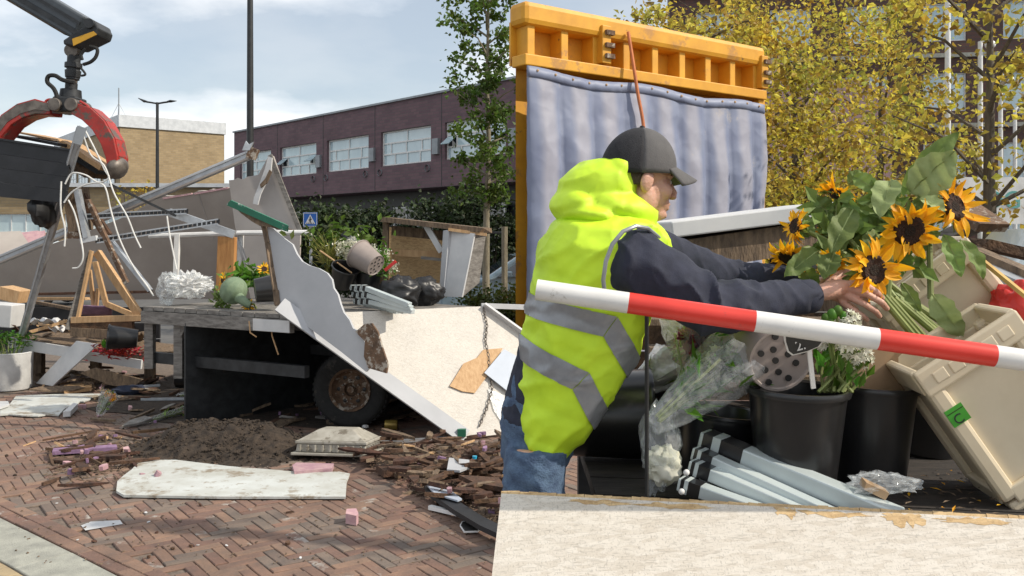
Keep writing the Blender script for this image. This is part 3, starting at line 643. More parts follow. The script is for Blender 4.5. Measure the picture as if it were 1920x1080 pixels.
mat('rose_red', (.42, .015, .02), (.26, .01, .015), rough=.6, isl=.3)
mat('rust', (.17, .10, .06), (.08, .05, .032), scale=18, rough=.9, bump=.5, spots=((.36, .32, .27), 13, .53))
mat('green_paint', (.02, .17, .10), (.015, .12, .07), scale=6, rough=.6, spots=((.7, .7, .68), 9, .60))
mat('blue_plastic', (.02, .35, .55), (.02, .28, .45), rough=.4)
mat('tin_gold', (.45, .33, .08), (.30, .2, .05), scale=20, rough=.35, metal=.5)
film('cellophane', (.80, .83, .85), .80, .10); film('plastic_bag', (.88, .88, .87), .5, .2)
UPV = Vector((0, 0, 1))
def panel(name, mt, pl, px, th, par=None, bevel=0):
    pts = [RP(u, v, pl) for u, v in px]; n = pl[1].copy()
    if n.y < 0: n = -n
    return MB().prism(pts, n*th).build(name, mt, par, bevel=bevel)
def hang(o, label, cat, group=None): return tag(o, label, cat, group)
def bucket(label, c, axis, h=.30, r0=.10, r1=.14, mt='pot_black', group=None, name='bucket', holes=False, handle=False):
    a = Vector(axis).normalized(); M = Matrix.Translation(c) @ a.to_track_quat('Z', 'Y').to_matrix().to_4x4()
    t = thing(name, label, 'bucket', c, group); t_ = .004
    MB().lathe([(0, .004), (r0*.9, .004), (r0*.93, 0), (r0, 0), (r0+(r1-r0)*.9, h*.9), (r1, h*.97), (r1, h), (r1-t_, h), (r0-t_, .012), (0, .012)], 40, M).build('shell', mt, t, smooth=True)
    MB().lathe([(r1*.985, h*.955), (r1+.007, h*.955), (r1+.009, h*.985), (r1+.006, h+.004), (r1-.002, h+.004), (r1-.006, h*.99)], 40, M).build('rim', mt, t, smooth=True)
    if handle:
        hp = [M @ Vector((math.cos(q)*(r1+.01), math.sin(q)*r1*.75, h*.96-.02+math.sin(q)*.07)) for q in [math.pi*k/12 for k in range(13)]]
        MB().tube(hp, .003, 6).build('handle', 'galv', t, smooth=True)
    if holes:
        for k in range(12):
            q = k*2.399; rr_ = r0*.82*math.sqrt((k+.5)/12)
            MB().lathe([(0, -.0015), (.0085, -.0015), (.0085, .002)], 10, M @ Matrix.Translation((rr_*math.cos(q), rr_*math.sin(q), 0))).build('drain_hole', 'sign_black', t)
    return t
def shard(L_, W_, th, rr, curl=0):
    n = rr.randint(5, 8); pts = []
    for k in range(n):
        a = 2*math.pi*k/n+rr.uniform(-.25, .25); pts.append(Vector((math.cos(a)*L_/2*rr.uniform(.75, 1.1), math.sin(a)*W_/2*rr.uniform(.7, 1.15), 0)))
    return MB().prism(pts, (0, 0, th))
DEB = []
def strew(n, area, kinds, rr, group, zmax=.06, name=None):
    """countable pieces of rubble: each its own object, standing on the ground or on its neighbours"""
    for i in range(n):
        u, v = area(rr); p = G(u, v); nm, lab, mt, ll, ww, th = rr.choice(kinds)
        m = shard(rr.uniform(*ll), rr.uniform(*ww), th*rr.uniform(.7, 1.4), rr)
        M = Matrix.Translation(p+Vector((0, 0, rr.uniform(.003, zmax)))) @ Matrix.Rotation(rr.uniform(0, 6.28), 4, 'Z') @ Matrix.Rotation(rr.gauss(0, .16), 4, 'X') @ Matrix.Rotation(rr.gauss(0, .14), 4, 'Y')
        m.v = [tuple(M @ Vector(q)) for q in m.v]
        xs_ = max((Vector(a_)-Vector(m.v[0])).length for a_ in m.v); lab = ('long ' if xs_ > .30 else 'mid-length ' if xs_ > .18 else 'short ')+lab if nm == 'wood_piece' else lab
        tag(m.build(nm, mt), lab, nm.replace('_', ' ').split()[-1] if nm != 'foam_chunk' else 'foam', group)
# ------------------------------------------------------------------ trailer chassis and bed
BA, BB, BC = P(268, 575, 8.6), P(548, 592, 7.65), P(912, 575, 8.5)
for q in (BA, BB, BC): q.z = 1.07
BD = Vector((-2.3, 10.3, 1.07))
tr = thing('trailer', 'wrecked flatbed market trailer with rusty chassis and one big black wheel', 'trailer', (BB.x, BB.y, 0))
# deck of planks, laid from the front edge to the back
n = 13
for i in range(n):
    f0, f1 = i/n+.003, (i+1)/n-.003
    a0, a1 = BA.lerp(BB, f0), BA.lerp(BB, f1); b0, b1 = BD.lerp(BC, f0), BD.lerp(BC, f1)
    MB().prism([a0, a1, b1, b0], (0, 0, -.04+R.uniform(-.003, .003))).build('deck_plank', 'wood_grey', tr)
dF = (BB-BA).normalized(); nF = Vector((dF.y, -dF.x, 0))
if nF.y > 0: nF = -nF
def fr_(u, z): pl = (BA, nF); q = RP(u, 600, (BA, nF)); return Vector((q.x, q.y, z))
MB().bar(BA+Vector((0, 0, -.10)), BB+Vector((0, 0, -.10)), .05, .11).build('side_rail', 'wood_grey', tr)
MB().bar(fr_(480, .97)+nF*.032, fr_(548, .97)+nF*.032, .01, .10).build('rail_cover', 'panel_white', tr)
for u, zb in ((273, .48), (328, .42)): MB().bar(fr_(u, 1.0)-nF*.05, fr_(u, zb)-nF*.05, .08, .08).build('frame_leg', 'wood_grey', tr)
MB().bar(fr_(268, .58)-nF*.10, fr_(560, .58)-nF*.10, .06, .10).build('lower_beam', 'steel_dark', tr)
MB().bar(fr_(345, .95)-nF*.05, fr_(330, .80)-nF*.05, .05, .05).build('brace', 'wood_grey', tr)
off = -nF*1.35
MB().bar(fr_(268, .58)+off, fr_(640, .58)+off, .06, .10).build('lower_beam', 'steel_dark', tr)
MB().bar(BC+Vector((0, 0, -.10)), BD+Vector((0, 0, -.10)), .05, .12).build('side_rail', 'steel_dark', tr)
MB().bar(BA+Vector((0, 0, -.10)), BD+Vector((0, 0, -.10)), .05, .12).build('end_rail', 'steel_dark', tr)
for f in (.2, .5, .8): MB().bar(BA.lerp(BD, f)+Vector((0, 0, -.11)), BB.lerp(BC, f)+Vector((0, 0, -.11)), .07, .12).build('cross_member', 'steel_dark', tr)
wc = P(662, 718, 8.25)
def wheel(c, par):
    ax = Vector((.12, 1, 0)).normalized(); M = Matrix.Translation(c) @ ax.to_track_quat('Z', 'Y').to_matrix().to_4x4()
    pr = [(.19, -.10), (.24, -.115), (.30, -.12), (.325, -.11), (.342, -.085), (.345, 0), (.342, .085), (.325, .11), (.30, .12), (.24, .115), (.19, .10)]
    w = MB().lathe(pr, 56, M).build('wheel', 'rubber', par, smooth=True)
    for k in range(44):
        a = 2*math.pi*k/44; MB_t.add([M @ Vector((math.cos(a+da)*rr_, math.sin(a+da)*rr_, z)) for da, rr_, z in ((-.04, .350, -.10), (.04, .350, -.09), (.06, .350, -.01), (-.02, .350, -.02), (-.04, .338, -.10), (.04, .338, -.09), (.06, .338, -.01), (-.02, .338, -.02))],
                 [(0, 3, 2, 1), (0, 1, 5, 4), (1, 2, 6, 5), (2, 3, 7, 6), (3, 0, 4, 7)])
    MB_t.build('tread', 'rubber', w)
    MB().lathe([(0, -.02), (.06, -.02), (.065, -.06), (.10, -.055), (.14, -.035), (.165, -.06), (.172, -.1), (.192, -.115), (.196, -.10), (.18, .08), (0, .08)], 36, M).build('rim', 'rust', w, smooth=True)
    for k in range(6):
        a = 2*math.pi*k/6; MB().lathe([(0, -.056), (.018, -.052), (.018, -.04)], 12, M @ Matrix.Translation((.118*math.cos(a), .118*math.sin(a), 0))).build('rim_hole', 'sign_black', w)
        a += .5; MB().lathe([(0, -.085), (.009, -.085), (.009, -.05)], 6, M @ Matrix.Translation((.082*math.cos(a), .082*math.sin(a), 0))).build('wheel_nut', 'worn_steel', w)
    MB().lathe([(0, -.085), (.03, -.08), (.034, -.05)], 14, M).build('hub_cap', 'rust', w, smooth=True)
    return M
MB_t = MB(); wc.z = .35; wheel(wc, tr)
MB_t = MB(); wheel(wc+Vector((.15, 1.5, 0)), tr)
MB().tube([wc+Vector((.02, .1, 0)), wc+Vector((.15, 1.4, 0))], .045, 10).build('axle', 'steel_dark', tr)
for s in (.25, 1.3): MB().bar(wc+Vector((-.1, s, .1)), wc+Vector((-.1, s, .62)), .08, .06).build('axle_hanger', 'steel_dark', tr)
for u, v0_, v1_, k in ((467, 602, 632, 1), (508, 608, 665, 2)):
    a = P(u, v0_, 7.8); MB().tube([a, a+Vector((.01, 0, -.1)), P(u+14, v1_, 7.8)], .006, 5).build('torn_strip', 'wood_new', tr)
for a, b in ((BD, BC), (BA.lerp(BB, .3), BD.lerp(BC, .3))):      # added dark boards at far side and end, blocking light under the chassis
    for k in range(4): MB().bar(a+Vector((.02, -.04+.004*(k % 2), -.26-.25*k)), b+Vector((-.02, -.04+.004*(k % 2), -.26-.25*k)), .025, .262).build('shade_board', 'steel_dark', tr)
# ------------------------------------------------------------------ OSB wall swung down as a ramp
RTL, RTR, RBL = P(545, 590, 7.62), P(912, 574, 8.45), G(870, 822, .02)
RBR = RTR+RBL-RTL; RBR.z = .03
rpl = pl3(RTL, RTR, RBL)
rp_ = thing('ramp_wall', 'big whitish chipboard wall hanging off the trailer down to the ground', 'wall panel', (RBL.x, RBL.y, 0))
rn = rpl[1].copy()
if rn.y > 0: rn = -rn
MB().prism([RTL, RTR, RBR, RBL], -rn*.035).build('board', 'osb_ramp', rp_)
e1 = (RBL-RTL).normalized()
MB().bar(RTL-e1*.12+rn*.035, RBL+rn*.035, .02, .14, up=rn.cross(e1)).build('edge_flange', 'panel_grey', rp_)
q = RBL+rn*.035; MB().box(q+Vector((-.03, -.012, .04)), (.07, .05, .06)).build('green_corner', 'green_paint', rp_)
MB().bar(RTR+rn*.01-Vector((.05, 0, 0)), RTR+Vector((.45, .1, -.02)), .05, .045).build('top_bar', 'panel_white', rp_)
MB().bar(RTR-(RTR-RTL)*.02+rn*.02, RTR-(RTR-RTL)*.02+rn*.02+(RBR-RTR), .02, .09, up=rn).build('right_flange', 'panel_white', rp_)
# chain lying on it
ch = thing('chain', 'dark steel chain hanging down the chipboard ramp', 'chain', RP(905, 700, rpl)+rn*.02)
pts = [(905, 578), (912, 610), (909, 640), (915, 670), (916, 700), (922, 730), (912, 765), (898, 800)]
pp = [RP(u, v, rpl)+rn*.016 for u, v in pts]
li = 0
for a, b in zip(pp, pp[1:]):
    k = max(2, int((b-a).length/.032))
    for j in range(k):
        c = a.lerp(b, (j+.5)/k); dd = (b-a).normalized(); ww = rn.cross(dd) if li % 2 else rn; li += 1
        ring = [c+dd*math.cos(t_)*.022+ww*math.sin(t_)*.011 for t_ in [2*math.pi*q_/10 for q_ in range(11)]]
        MB().tube(ring, .0042, 5, caps=False).build('link', 'worn_steel', ch)
# pieces on the ramp: torn plywood and a loose grey sheet
def on_ramp(px, lab, nm, mt, th, lift, cat):
    o = MB().prism([RP(u, v, rpl)+rn*lift for u, v in px], rn*th).build(nm, mt); tag(o, lab, cat)
on_ramp([(842, 725), (868, 683), (893, 672), (905, 657), (941, 654), (917, 700), (889, 738), (866, 735)], 'torn brown plywood scrap sliding down the chipboard ramp', 'plywood_scrap', 'wood_new', .01, .006, 'plywood')
on_ramp([(905, 702), (942, 658), (1000, 690), (1000, 765), (968, 752)], 'loose smooth blue-grey sheet leaning on the lower ramp', 'loose_sheet', 'panel_blue', .012, .03, 'sheet')
on_ramp([(914, 730), (952, 745), (975, 765), (972, 790), (945, 800), (925, 770)], 'clear crumpled plastic lying low on the ramp', 'plastic_scrap', 'plastic_bag', .008, .006, 'plastic')
# ------------------------------------------------------------------ grey side panel with the scalloped torn edge
spl = pl3(P(505, 430, 7.85), P(525, 570, 7.72), P(685, 690, 7.30))
edge = [(498, 424), (512, 428), (530, 445), (548, 458), (556, 476), (566, 490), (580, 498), (597, 503), (613, 512), (622, 524), (625, 540), (633, 552), (638, 570), (644, 586), (655, 600), (662, 616), (676, 622)]
low = [(683, 640), (690, 660), (692, 690), (686, 697), (640, 660), (580, 615), (522, 572), (519, 545), (512, 500), (505, 455)]
sp_ = thing('side_panel', 'upright pale grey side panel with scalloped torn edge beside the ramp', 'panel', RP(600, 640, spl))
panel('sheet', 'panel_grey', spl, edge+low, .025, sp_)
ep = [RP(u, v, spl)+Vector((-.005, -.012, 0)) for u, v in [(497, 422), (504, 455), (511, 500), (519, 545), (522, 572)]]
for a, b in zip(ep, ep[1:]): MB().bar(a, b, .05, .018, jag=.01).build('edge_wood', 'wood_old', sp_)
on_ply = panel('torn_plywood', 'rust', (spl[0]+Vector((0, -.03, 0)), spl[1]), [(666, 622), (684, 607), (697, 606), (708, 622), (716, 650), (727, 683), (724, 700), (690, 690), (682, 668), (684, 640)], .02)
tag(on_ply, 'rounded torn brown plywood piece at the scalloped panel end', 'plywood')
gp = thing('green_fascia', 'broken green and white fascia strip tilted on top of the grey panel', 'fascia', P(490, 405, 7.9))
MB().bar(P(430, 380, 7.9), P(538, 428, 7.75), .03, .055, jag=.02).build('strip', 'green_paint', gp)
fpl = pl3(P(428, 380, 7.88), P(548, 430, 7.72), P(470, 430, 7.8))
MB().prism([RP(u, v, fpl)+Vector((0, .03, 0)) for u, v in [(427, 376), (436, 380), (470, 398), (530, 425), (549, 431), (520, 430), (500, 425), (486, 424), (470, 415), (450, 400)]], (0, .03, 0)).build('torn_backing', 'wood_old', gp)
MB().bar(P(494, 420, 7.86), P(506, 470, 7.86), .04, .04).build('batten', 'wood_old', gp)
# ------------------------------------------------------------------ big fallen walls behind
wpl = pl3(PS(0, 560, 10.6), PS(480, 560, 10.4), PS(300, 380, 10.15))
px = [(-40, 500), (60, 470), (150, 440), (250, 400), (285, 375)] + torn((290, 374), (430, 350), 14, 4) + [(432, 352), (500, 395), (560, 436), (562, 560), (430, 560), (-40, 565)]
fw = thing('fallen_wall', 'large fallen beige-grey stall wall behind the trailer', 'wall panel', PS(200, 560, 10.5))
panel('sheet', 'wall_beige', wpl, px, .04, fw)
jm = [RP(u, v, wpl)+Vector((0, -.004, 0)) for u, v in [(372, 362), (400, 450)]]
MB().bar(jm[0], jm[1], .012, .006).build('seam', 'wall_grey', fw)
for o_ in ([(305, 371), (360, 362)], [(365, 362), (428, 351)]):
    a, b = RP(*o_[0], wpl), RP(*o_[1], wpl); MB().bar(a+Vector((0, .02, -.01)), b+Vector((0, .02, -.01)), .05, .025, jag=.01).build('torn_core', 'foam_pink', fw)
gpl = pl3(P(430, 340, 10.1), P(560, 432, 9.9), P(480, 560, 9.9))
pk = thing('peaked_panel', 'tall pale grey panel with a sharp peak and ragged strip', 'panel', P(500, 560, 9.9))
panel('sheet', 'wall_grey', gpl, torn((429, 338), (480, 332), 6, 3)+[(484, 328), (505, 290), (512, 292), (532, 350), (563, 432), (560, 560), (470, 560), (440, 420)], .03, pk)
MB().bar(RP(507, 291, gpl)+Vector((0, -.02, 0)), RP(563, 432, gpl)+Vector((0, -.02, 0)), .05, .02, up=gpl[1]).build('edge_trim', 'wood_grey', pk)
st_ = [(503, 293), (510, 296), (508, 320), (503, 335), (495, 350), (488, 365), (483, 384), (474, 382), (476, 370), (486, 345), (496, 318)]
panel('ragged_strip', 'panel_white', (gpl[0]+Vector((0, -.12, 0)), gpl[1]), st_, .02, pk)
panel('torn_wood', 'wood_old', (gpl[0]+Vector((0, -.15, 0)), gpl[1]), [(505, 318), (509, 322), (500, 343), (489, 352), (487, 346), (497, 335)], .02, pk)
# left heap: tilted beige slabs with pink insulation
lpl = pl3(PS(0, 445, 11.0), PS(70, 450, 11.0), PS(30, 500, 10.6))
o = panel('wall_scrap', 'wall_beige', lpl, [(-40, 436), (38, 433), (62, 468), (10, 486), (-40, 492)], .05); tag(o, 'small tan wall scrap lying below the silver car', 'panel')
o = panel('foam_scrap', 'foam_pink', (lpl[0]+Vector((0, .15, 0)), lpl[1]), torn((40, 436), (84, 432), 6, 2)+[(84, 432), (80, 455), (66, 462), (52, 455)], .05); tag(o, 'torn pink insulation foam behind the tan wall scrap', 'foam')
# long aluminium gutter profile
a, b = P(-30, 500, 9.9), P(474, 288, 9.6); lp_ = thing('long_beam', 'long silver awning beam slanting up across the wreck', 'beam', (a.x, a.y, 0))
dd = (b-a).normalized()
MB().bar(a, b, .05, .10).build('profile', 'galv', lp_, bevel=.01)
MB().bar(a+Vector((0, -.03, .035)), b+Vector((0, -.03, .035)), .02, .02).build('lip', 'white_trim', lp_)
MB().bar(a+Vector((0, -.03, -.035)), b+Vector((0, -.03, -.035)), .02, .02).build('lip', 'wall_beige', lp_)
MB().box(b, (.09, .09, .12), Matrix.Rotation(.4, 3, 'Y')).build('broken_end', 'rust', lp_)
MB().prism([b+Vector(q) for q in ((-.1, -.05, .03), (-.02, -.05, .03), (.02, -.05, .12), (-.03, -.05, .09), (-.06, -.05, .13))], (0, .03, 0)).build('bent_tab', 'galv', lp_)
# ------------------------------------------------------------------ crane boom and grapple
YG = 9.3
bt = P(176, 66, YG); bu = P(20, -26, YG+.1); bdir = (bu-bt).normalized(); far = bt+bdir*6.2
bo = thing('crane_boom', 'dark grey telescopic crane boom reaching in above the heap', 'crane', (far.x-.3, far.y, 0))
MB().bar(bt-bdir*-.12, far, .24, .25).build('outer_boom', 'boom_grey', bo, bevel=.02)
MB().bar(bt+bdir*.02+Vector((0, -.125, -.07)), far+Vector((0, -.125, -.07)), .02, .05).build('hydraulic_line', 'steel_dark', bo)
MB().bar(bt+bdir*.1+Vector((0, -.13, .04)), far+Vector((0, -.13, .04)), .02, .03).build('boom_seam', 'steel_dark', bo)
MB().bar(bt+bdir*.3+Vector((0, 0, -.14)), far+Vector((0, 0, -.14)), .16, .04).build('boom_underside', 'wood_old', bo)
MB().box(far+Vector((-.3, 0, -far.z/2)), (.5, .5, far.z)).build('crane_column', 'boom_grey', bo, bevel=.03)
hp = [P(133, 82, YG), P(190, 44, YG), P(199, 60, YG), P(195, 72, YG), P(152, 93, YG), P(134, 90, YG)]
MB().prism([q+Vector((0, -.17, 0)) for q in hp], (0, .34, 0)).build('boom_head', 'steel_dark', bo, bevel=.015)
hy = [P(151, 80, YG), P(190, 66, YG), P(196, 72, YG), P(153, 93, YG)]
MB().prism([q+Vector((0, -.178, 0)) for q in hy], (0, .012, 0)).build('warning_panel', 'warn_yellow', bo)
MB().lathe([(.0, -.2), (.05, -.2), (.05, .2), (0, .2)], 14, Matrix.Translation(P(183, 52, YG)) @ Matrix.Rotation(math.pi/2, 4, 'X')).build('head_pin', 'steel_dark', bo)
gr = thing('grapple', 'red two-jawed steel grapple hanging from the boom, gripping debris', 'grapple', P(130, 225, YG))
def vcyl(u, v0_, v1_, r, nm, mt='steel_dark', r2=None, n=20):
    a, b = P(u, v0_, YG), P(u+(v1_-v0_)*-.06, v1_, YG); MB().tube([a, b], [r, r2 or r], n).build(nm, mt, gr, smooth=True, bevel=.006)
MB().lathe([(0, -.06), (.07, -.06), (.07, .06), (0, .06)], 16, Matrix.Translation(P(138, 96, YG)) @ Matrix.Rotation(math.pi/2, 4, 'X')).build('top_link', 'worn_steel', gr, smooth=True)
vcyl(140, 92, 112, .05, 'link_bar'); vcyl(139, 104, 150, .065, 'rotator'); vcyl(138, 118, 128, .085, 'rotator_flange'); vcyl(137, 132, 146, .08, 'rotator_body', r2=.072); vcyl(135, 146, 156, .055, 'rotator_neck', 'worn_steel')
vcyl(134, 156, 176, .06, 'swivel'); vcyl(133, 168, 184, .10, 'turntable', r2=.11); MB().box(P(131, 198, YG), (.24, .26, .16)).build('jaw_housing', 'steel_dark', gr, bevel=.02)
for u in (116, 147):
    M = Matrix.Translation(P(u, 200, YG)) @ Matrix.Rotation(math.pi/2, 4, 'X')
    MB().lathe([(0, -.17), (.06, -.17), (.066, -.165), (.066, .165), (.06, .17), (0, .17)], 20, M).build('jaw_pin', 'worn_steel', gr, smooth=True)
def jaw(mid, w0, sgn, worn=True):
    pts = [P(u, v, YG) for u, v in mid]
    outer = []; inner = []
    for i, p in enumerate(pts):
        dd = (pts[min(i+1, len(pts)-1)]-pts[max(i-1, 0)]).normalized(); nn = Vector((-dd.z, 0, dd.x))*sgn
        outer.append(p+nn*w0[i]); inner.append(p-nn*w0[i])
    for yy in (-.15, .07):
        j = MB().prism([q+Vector((0, yy, 0)) for q in outer+inner[::-1]], (0, .05, 0)).build('jaw', 'claw_red', gr, bevel=.006)
        if worn: MB().prism([q.lerp(r_, .28)+Vector((0, yy-.006, 0)) for q, r_ in zip(outer, inner)]+[q.lerp(r_, .9)+Vector((0, yy-.006, 0)) for q, r_ in zip(outer, inner)][::-1], (0, .008, 0)).build('worn_face', 'worn_steel', j)
    for i in range(len(pts)-1):
        a, b = (outer[i]+outer[i+1])/2, None; MB().bar(outer[i]*.97+inner[i]*.03+Vector((0, -.03, 0)), outer[i+1]*.97+inner[i+1]*.03+Vector((0, -.03, 0)), .17, .02, up=(outer[i]-inner[i])).build('back_plate', 'claw_red', gr)
    return pts
jaw([(108, 208), (80, 203), (52, 211), (26, 228), (6, 255), (-4, 285)], [.055, .075, .075, .07, .06, .04], 1)
jaw([(150, 207), (174, 217), (196, 238), (213, 268), (221, 297), (222, 318)], [.06, .075, .075, .07, .06, .05], 1, False)
MB().ell(P(222, 316, YG)+Vector((.0, -.03, 0)), (.09, .17, .12), Matrix.Rotation(.5, 3, 'Y'), 14, 8).build('jaw_tip', 'worn_steel', gr, smooth=2)
def hose(par, pxs, r=.018, nm='hose', mt='rubber', Y=YG-.12, sub=6):
    q = [P(*(p if len(p) == 3 else (*p, Y))) for p in pxs]; out = []
    for i in range(len(q)-1):
        p0, p1, p2, p3 = q[max(i-1, 0)], q[i], q[i+1], q[min(i+2, len(q)-1)]
        for k in range(sub):
            t_ = k/sub; out.append(.5*((2*p1)+(p2-p0)*t_+(2*p0-5*p1+4*p2-p3)*t_*t_+(3*p1-p0-3*p2+p3)*t_**3))
    out.append(q[-1]); return MB().tube(out, r, 7).build(nm, mt, par, smooth=True)
hose(gr, [(168, 87), (182, 92), (180, 106), (170, 116), (156, 121)]); hose(gr, [(160, 92), (152, 102), (154, 112)]); hose(gr, [(140, 155), (118, 150), (104, 142), (91, 143), (89, 154), (100, 165), (106, 178), (105, 186)], .022)
hose(gr, [(150, 126), (160, 139), (152, 142)], .012); hose(gr, [(84, 205), (86, 190), (96, 187), (102, 196), (104, 207)], .014, 'hose_guard', 'claw_red')
hose(gr, [(150, 190), (165, 200), (170, 213)], .014, 'hose_guard', 'claw_red')
# what the grapple holds
kpl = pl3(P(0, 262, 9.15), P(135, 283, 9.0), P(0, 360, 9.1))
kb = thing('black_board', 'black plank panel gripped in the grapple', 'board', RP(60, 380, kpl))
for i in range(4):
    t0, t1 = i/4, (i+1)/4
    pxq = [(-50, 254+110*t0), (134-14*t0, 283+98*t0), (134-14*t1, 283+98*t1-.5), (-50, 254+110*t1-.5)]
    panel('plank', 'char_board', kpl, pxq, .04, kb)
MB().bar(RP(-50, 255, kpl)+Vector((0, .02, .01)), RP(134, 283, kpl)+Vector((0, .02, .01)), .07, .02).build('top_edge', 'steel_dark', kb)
o = thing('roof_scrap', 'broken roof layer of bricks and boards wedged in the grapple', 'roof piece', P(130, 300, 9.5))
MB().bar(P(52, 258, 9.7), P(140, 275, 9.5), .45, .03).build('board', 'steel_dark', o); MB().bar(P(60, 252, 9.75), P(118, 264, 9.6), .3, .02, jag=.03).build('tile_layer', 'wood_new', o)
MB().bar(P(130, 268, 9.55), P(206, 318, 9.4), .25, .05, jag=.03).build('plank', 'wood_new', o); MB().bar(P(135, 285, 9.6), P(200, 325, 9.5), .3, .04).build('plank', 'char_board', o)
MB().bar(P(140, 300, 9.7), P(192, 330, 9.6), .4, .1, jag=.05).build('plank', 'wood_rot', o)
# black lump below the board
o = MB().ell(P(82, 395, 9.3), (.10, .2, .17), None, 14, 10, .3, 2, 4).build('tar_lump', 'bag_black', smooth=True); tag(o, 'black torn rag hanging below the gripped board', 'rag')
# leaning galvanised post
a, b = P(152, 240, 8.75), P(42, 626, 10.55); po = thing('leaning_post', 'long leaning galvanised post with a slotted head', 'post', (b.x, b.y, b.z))
MB().bar(a, b, .075, .05, up=(0, 1, 0)).build('profile', 'galv', po, bevel=.006)
MB().bar(a+Vector((-.015, -.03, 0)), b+Vector((-.015, -.03, 0)), .012, .012).build('channel_lip', 'white_trim', po)
MB().bar(P(154, 238, 8.7), P(144, 270, 8.7), .09, .012, up=(0, 1, 0)).build('slotted_plate', 'grey_metal', po)
MB().box(P(72, 518, 10.0), (.05, .06, .03)).build('bolt_clamp', 'rust', po)
# white cables dangling from it
CB = [[(122, 345), (135, 325), (160, 328), (185, 342), (204, 333), (196, 318), (178, 280), (160, 245)], [(120, 380), (135, 360), (165, 345), (195, 348), (208, 395), (225, 450), (250, 500), (275, 535), (288, 555)],
      [(204, 333), (215, 365), (238, 405), (252, 440), (264, 465)], [(128, 375), (140, 400), (150, 440), (156, 480), (148, 500), (136, 503)], [(115, 340), (114, 390), (122, 430), (121, 462)],
      [(155, 248), (170, 290), (195, 310), (208, 345)], [(313, 405), (318, 440), (326, 480), (331, 505)]]
CL = ['looped around the post head', 'longest, falling down to the bed', 'short and bent, beside the longest', 'curling at its end above the timber triangle', 'hanging close along the post', 'arched from the post head', 'hanging straight off the slotted rail']
for c, l in zip(CB, CL): o = hose(None, [(u, v, 8.85) for u, v in c], .008, 'loose_cable', 'cable_white'); tag(o, 'white cable '+l, 'cable', 'loose white cables')
# slotted rails
for i, (a, b, l) in enumerate((((160, 402, 9.2), (350, 392, 9.2), 'upper'), ((182, 447, 9.1), (409, 411, 9.1), 'lower'))):
    t = thing('slotted_rail', l+' perforated steel rail crossing the wreck', 'rail', P(*a)); A_, B_ = P(*a), P(*b); n = 26
    MB().bar(A_, B_, .012, .014).build('edge', 'galv', t); dz = Vector((0, 0, .045)); MB().bar(A_-dz, B_-dz, .012, .014).build('edge', 'galv', t)
    for k in range(n+1): q = A_.lerp(B_, k/n); MB().bar(q, q-dz, .03, .010, up=(0, 1, 0)).build('web', 'steel_dark', t)
def barthing_s(nm, lab, cat, a, b, *r, **k): return barthing(nm, lab, cat, (a[0], a[1], a[2]*1.2), (b[0], b[1], b[2]*1.2), *r, **k)
def barthing(nm, lab, cat, a, b, w, t_, mt, up=(0, 0, 1), jag=0, bevel=0, group=None): return tag(MB().bar(P(*a), P(*b), w, t_, up, jag).build(nm, mt, None, bevel=bevel), lab, cat, group)
barthing('steel_strut', 'black cable-like rod from the post to the slotted rail', 'rod', (205, 345, 9.0), (330, 405, 9.2), .025, .025, 'steel_dark')
barthing('steel_strut', 'silver flat bar ending at the white rail', 'bar', (318, 398, 9.3), (440, 440, 9.3), .05, .08, 'galv')
barthing('steel_strut', 'dark rusted bar falling to the trailer bed corner', 'bar', (165, 375, 9.0), (238, 532, 8.9), .04, .04, 'rust', jag=.02)
barthing('steel_strut', 'grey strut sloping down behind the rusted bar', 'bar', (195, 435, 9.3), (282, 545, 9.2), .05, .04, 'galv')
barthing('steel_strut', 'brown torn batten bending from the cabinet end', 'batten', (150, 362, 9.3), (200, 440, 9.3), .06, .09, 'wood_rot', jag=.04)
t = thing('cabinet_scrap', 'small smashed cabinet end with grey metal edge hanging in the heap', 'cabinet', P(145, 448, 9.1))
MB().prism([P(u, v, 9.2) for u, v in ((118, 362), (150, 350), (158, 430), (128, 436))], (0, .2, 0)).build('side', 'wood_old', t); MB().bar(P(145, 355, 9.1), P(163, 446, 9.1), .05, .07).build('metal_edge', 'galv', t)
MB().bar(P(152, 452, 9.1), P(182, 446, 9.1), .05, .05).build('foot', 'white_trim', t); MB().box(P(142, 441, 9.15), (.12, .1, .07)).build('block', 'rust', t)
# ------------------------------------------------------------------ white rail frame, timber post
t = thing('rail_frame', 'white metal guard rail frame at the back of the trailer', 'rail', P(420, 540, 9.6))
MB().tube([P(280, 443, 9.7), P(458, 437, 9.6), P(585, 436, 9.5)], .028, 8).build('top_rail', 'white_paint', t, smooth=True)
for u in (333, 452): MB().bar(P(u, 440, 9.65), P(u-4, 545, 9.6), .05, .05).build('post', 'white_paint', t)
MB().bar(P(445, 445, 9.62), P(470, 520, 9.6), .05, .03).build('brace', 'galv', t)
o = panel('timber_post', 'wood_orange', pl3(P(405, 443, 9.3), P(440, 443, 9.28), P(405, 530, 9.3)), [(408, 443), (440, 445), (437, 545), (404, 545)], .07, bevel=.004); tag(o, 'short upright orange-brown timber board on the trailer', 'timber')
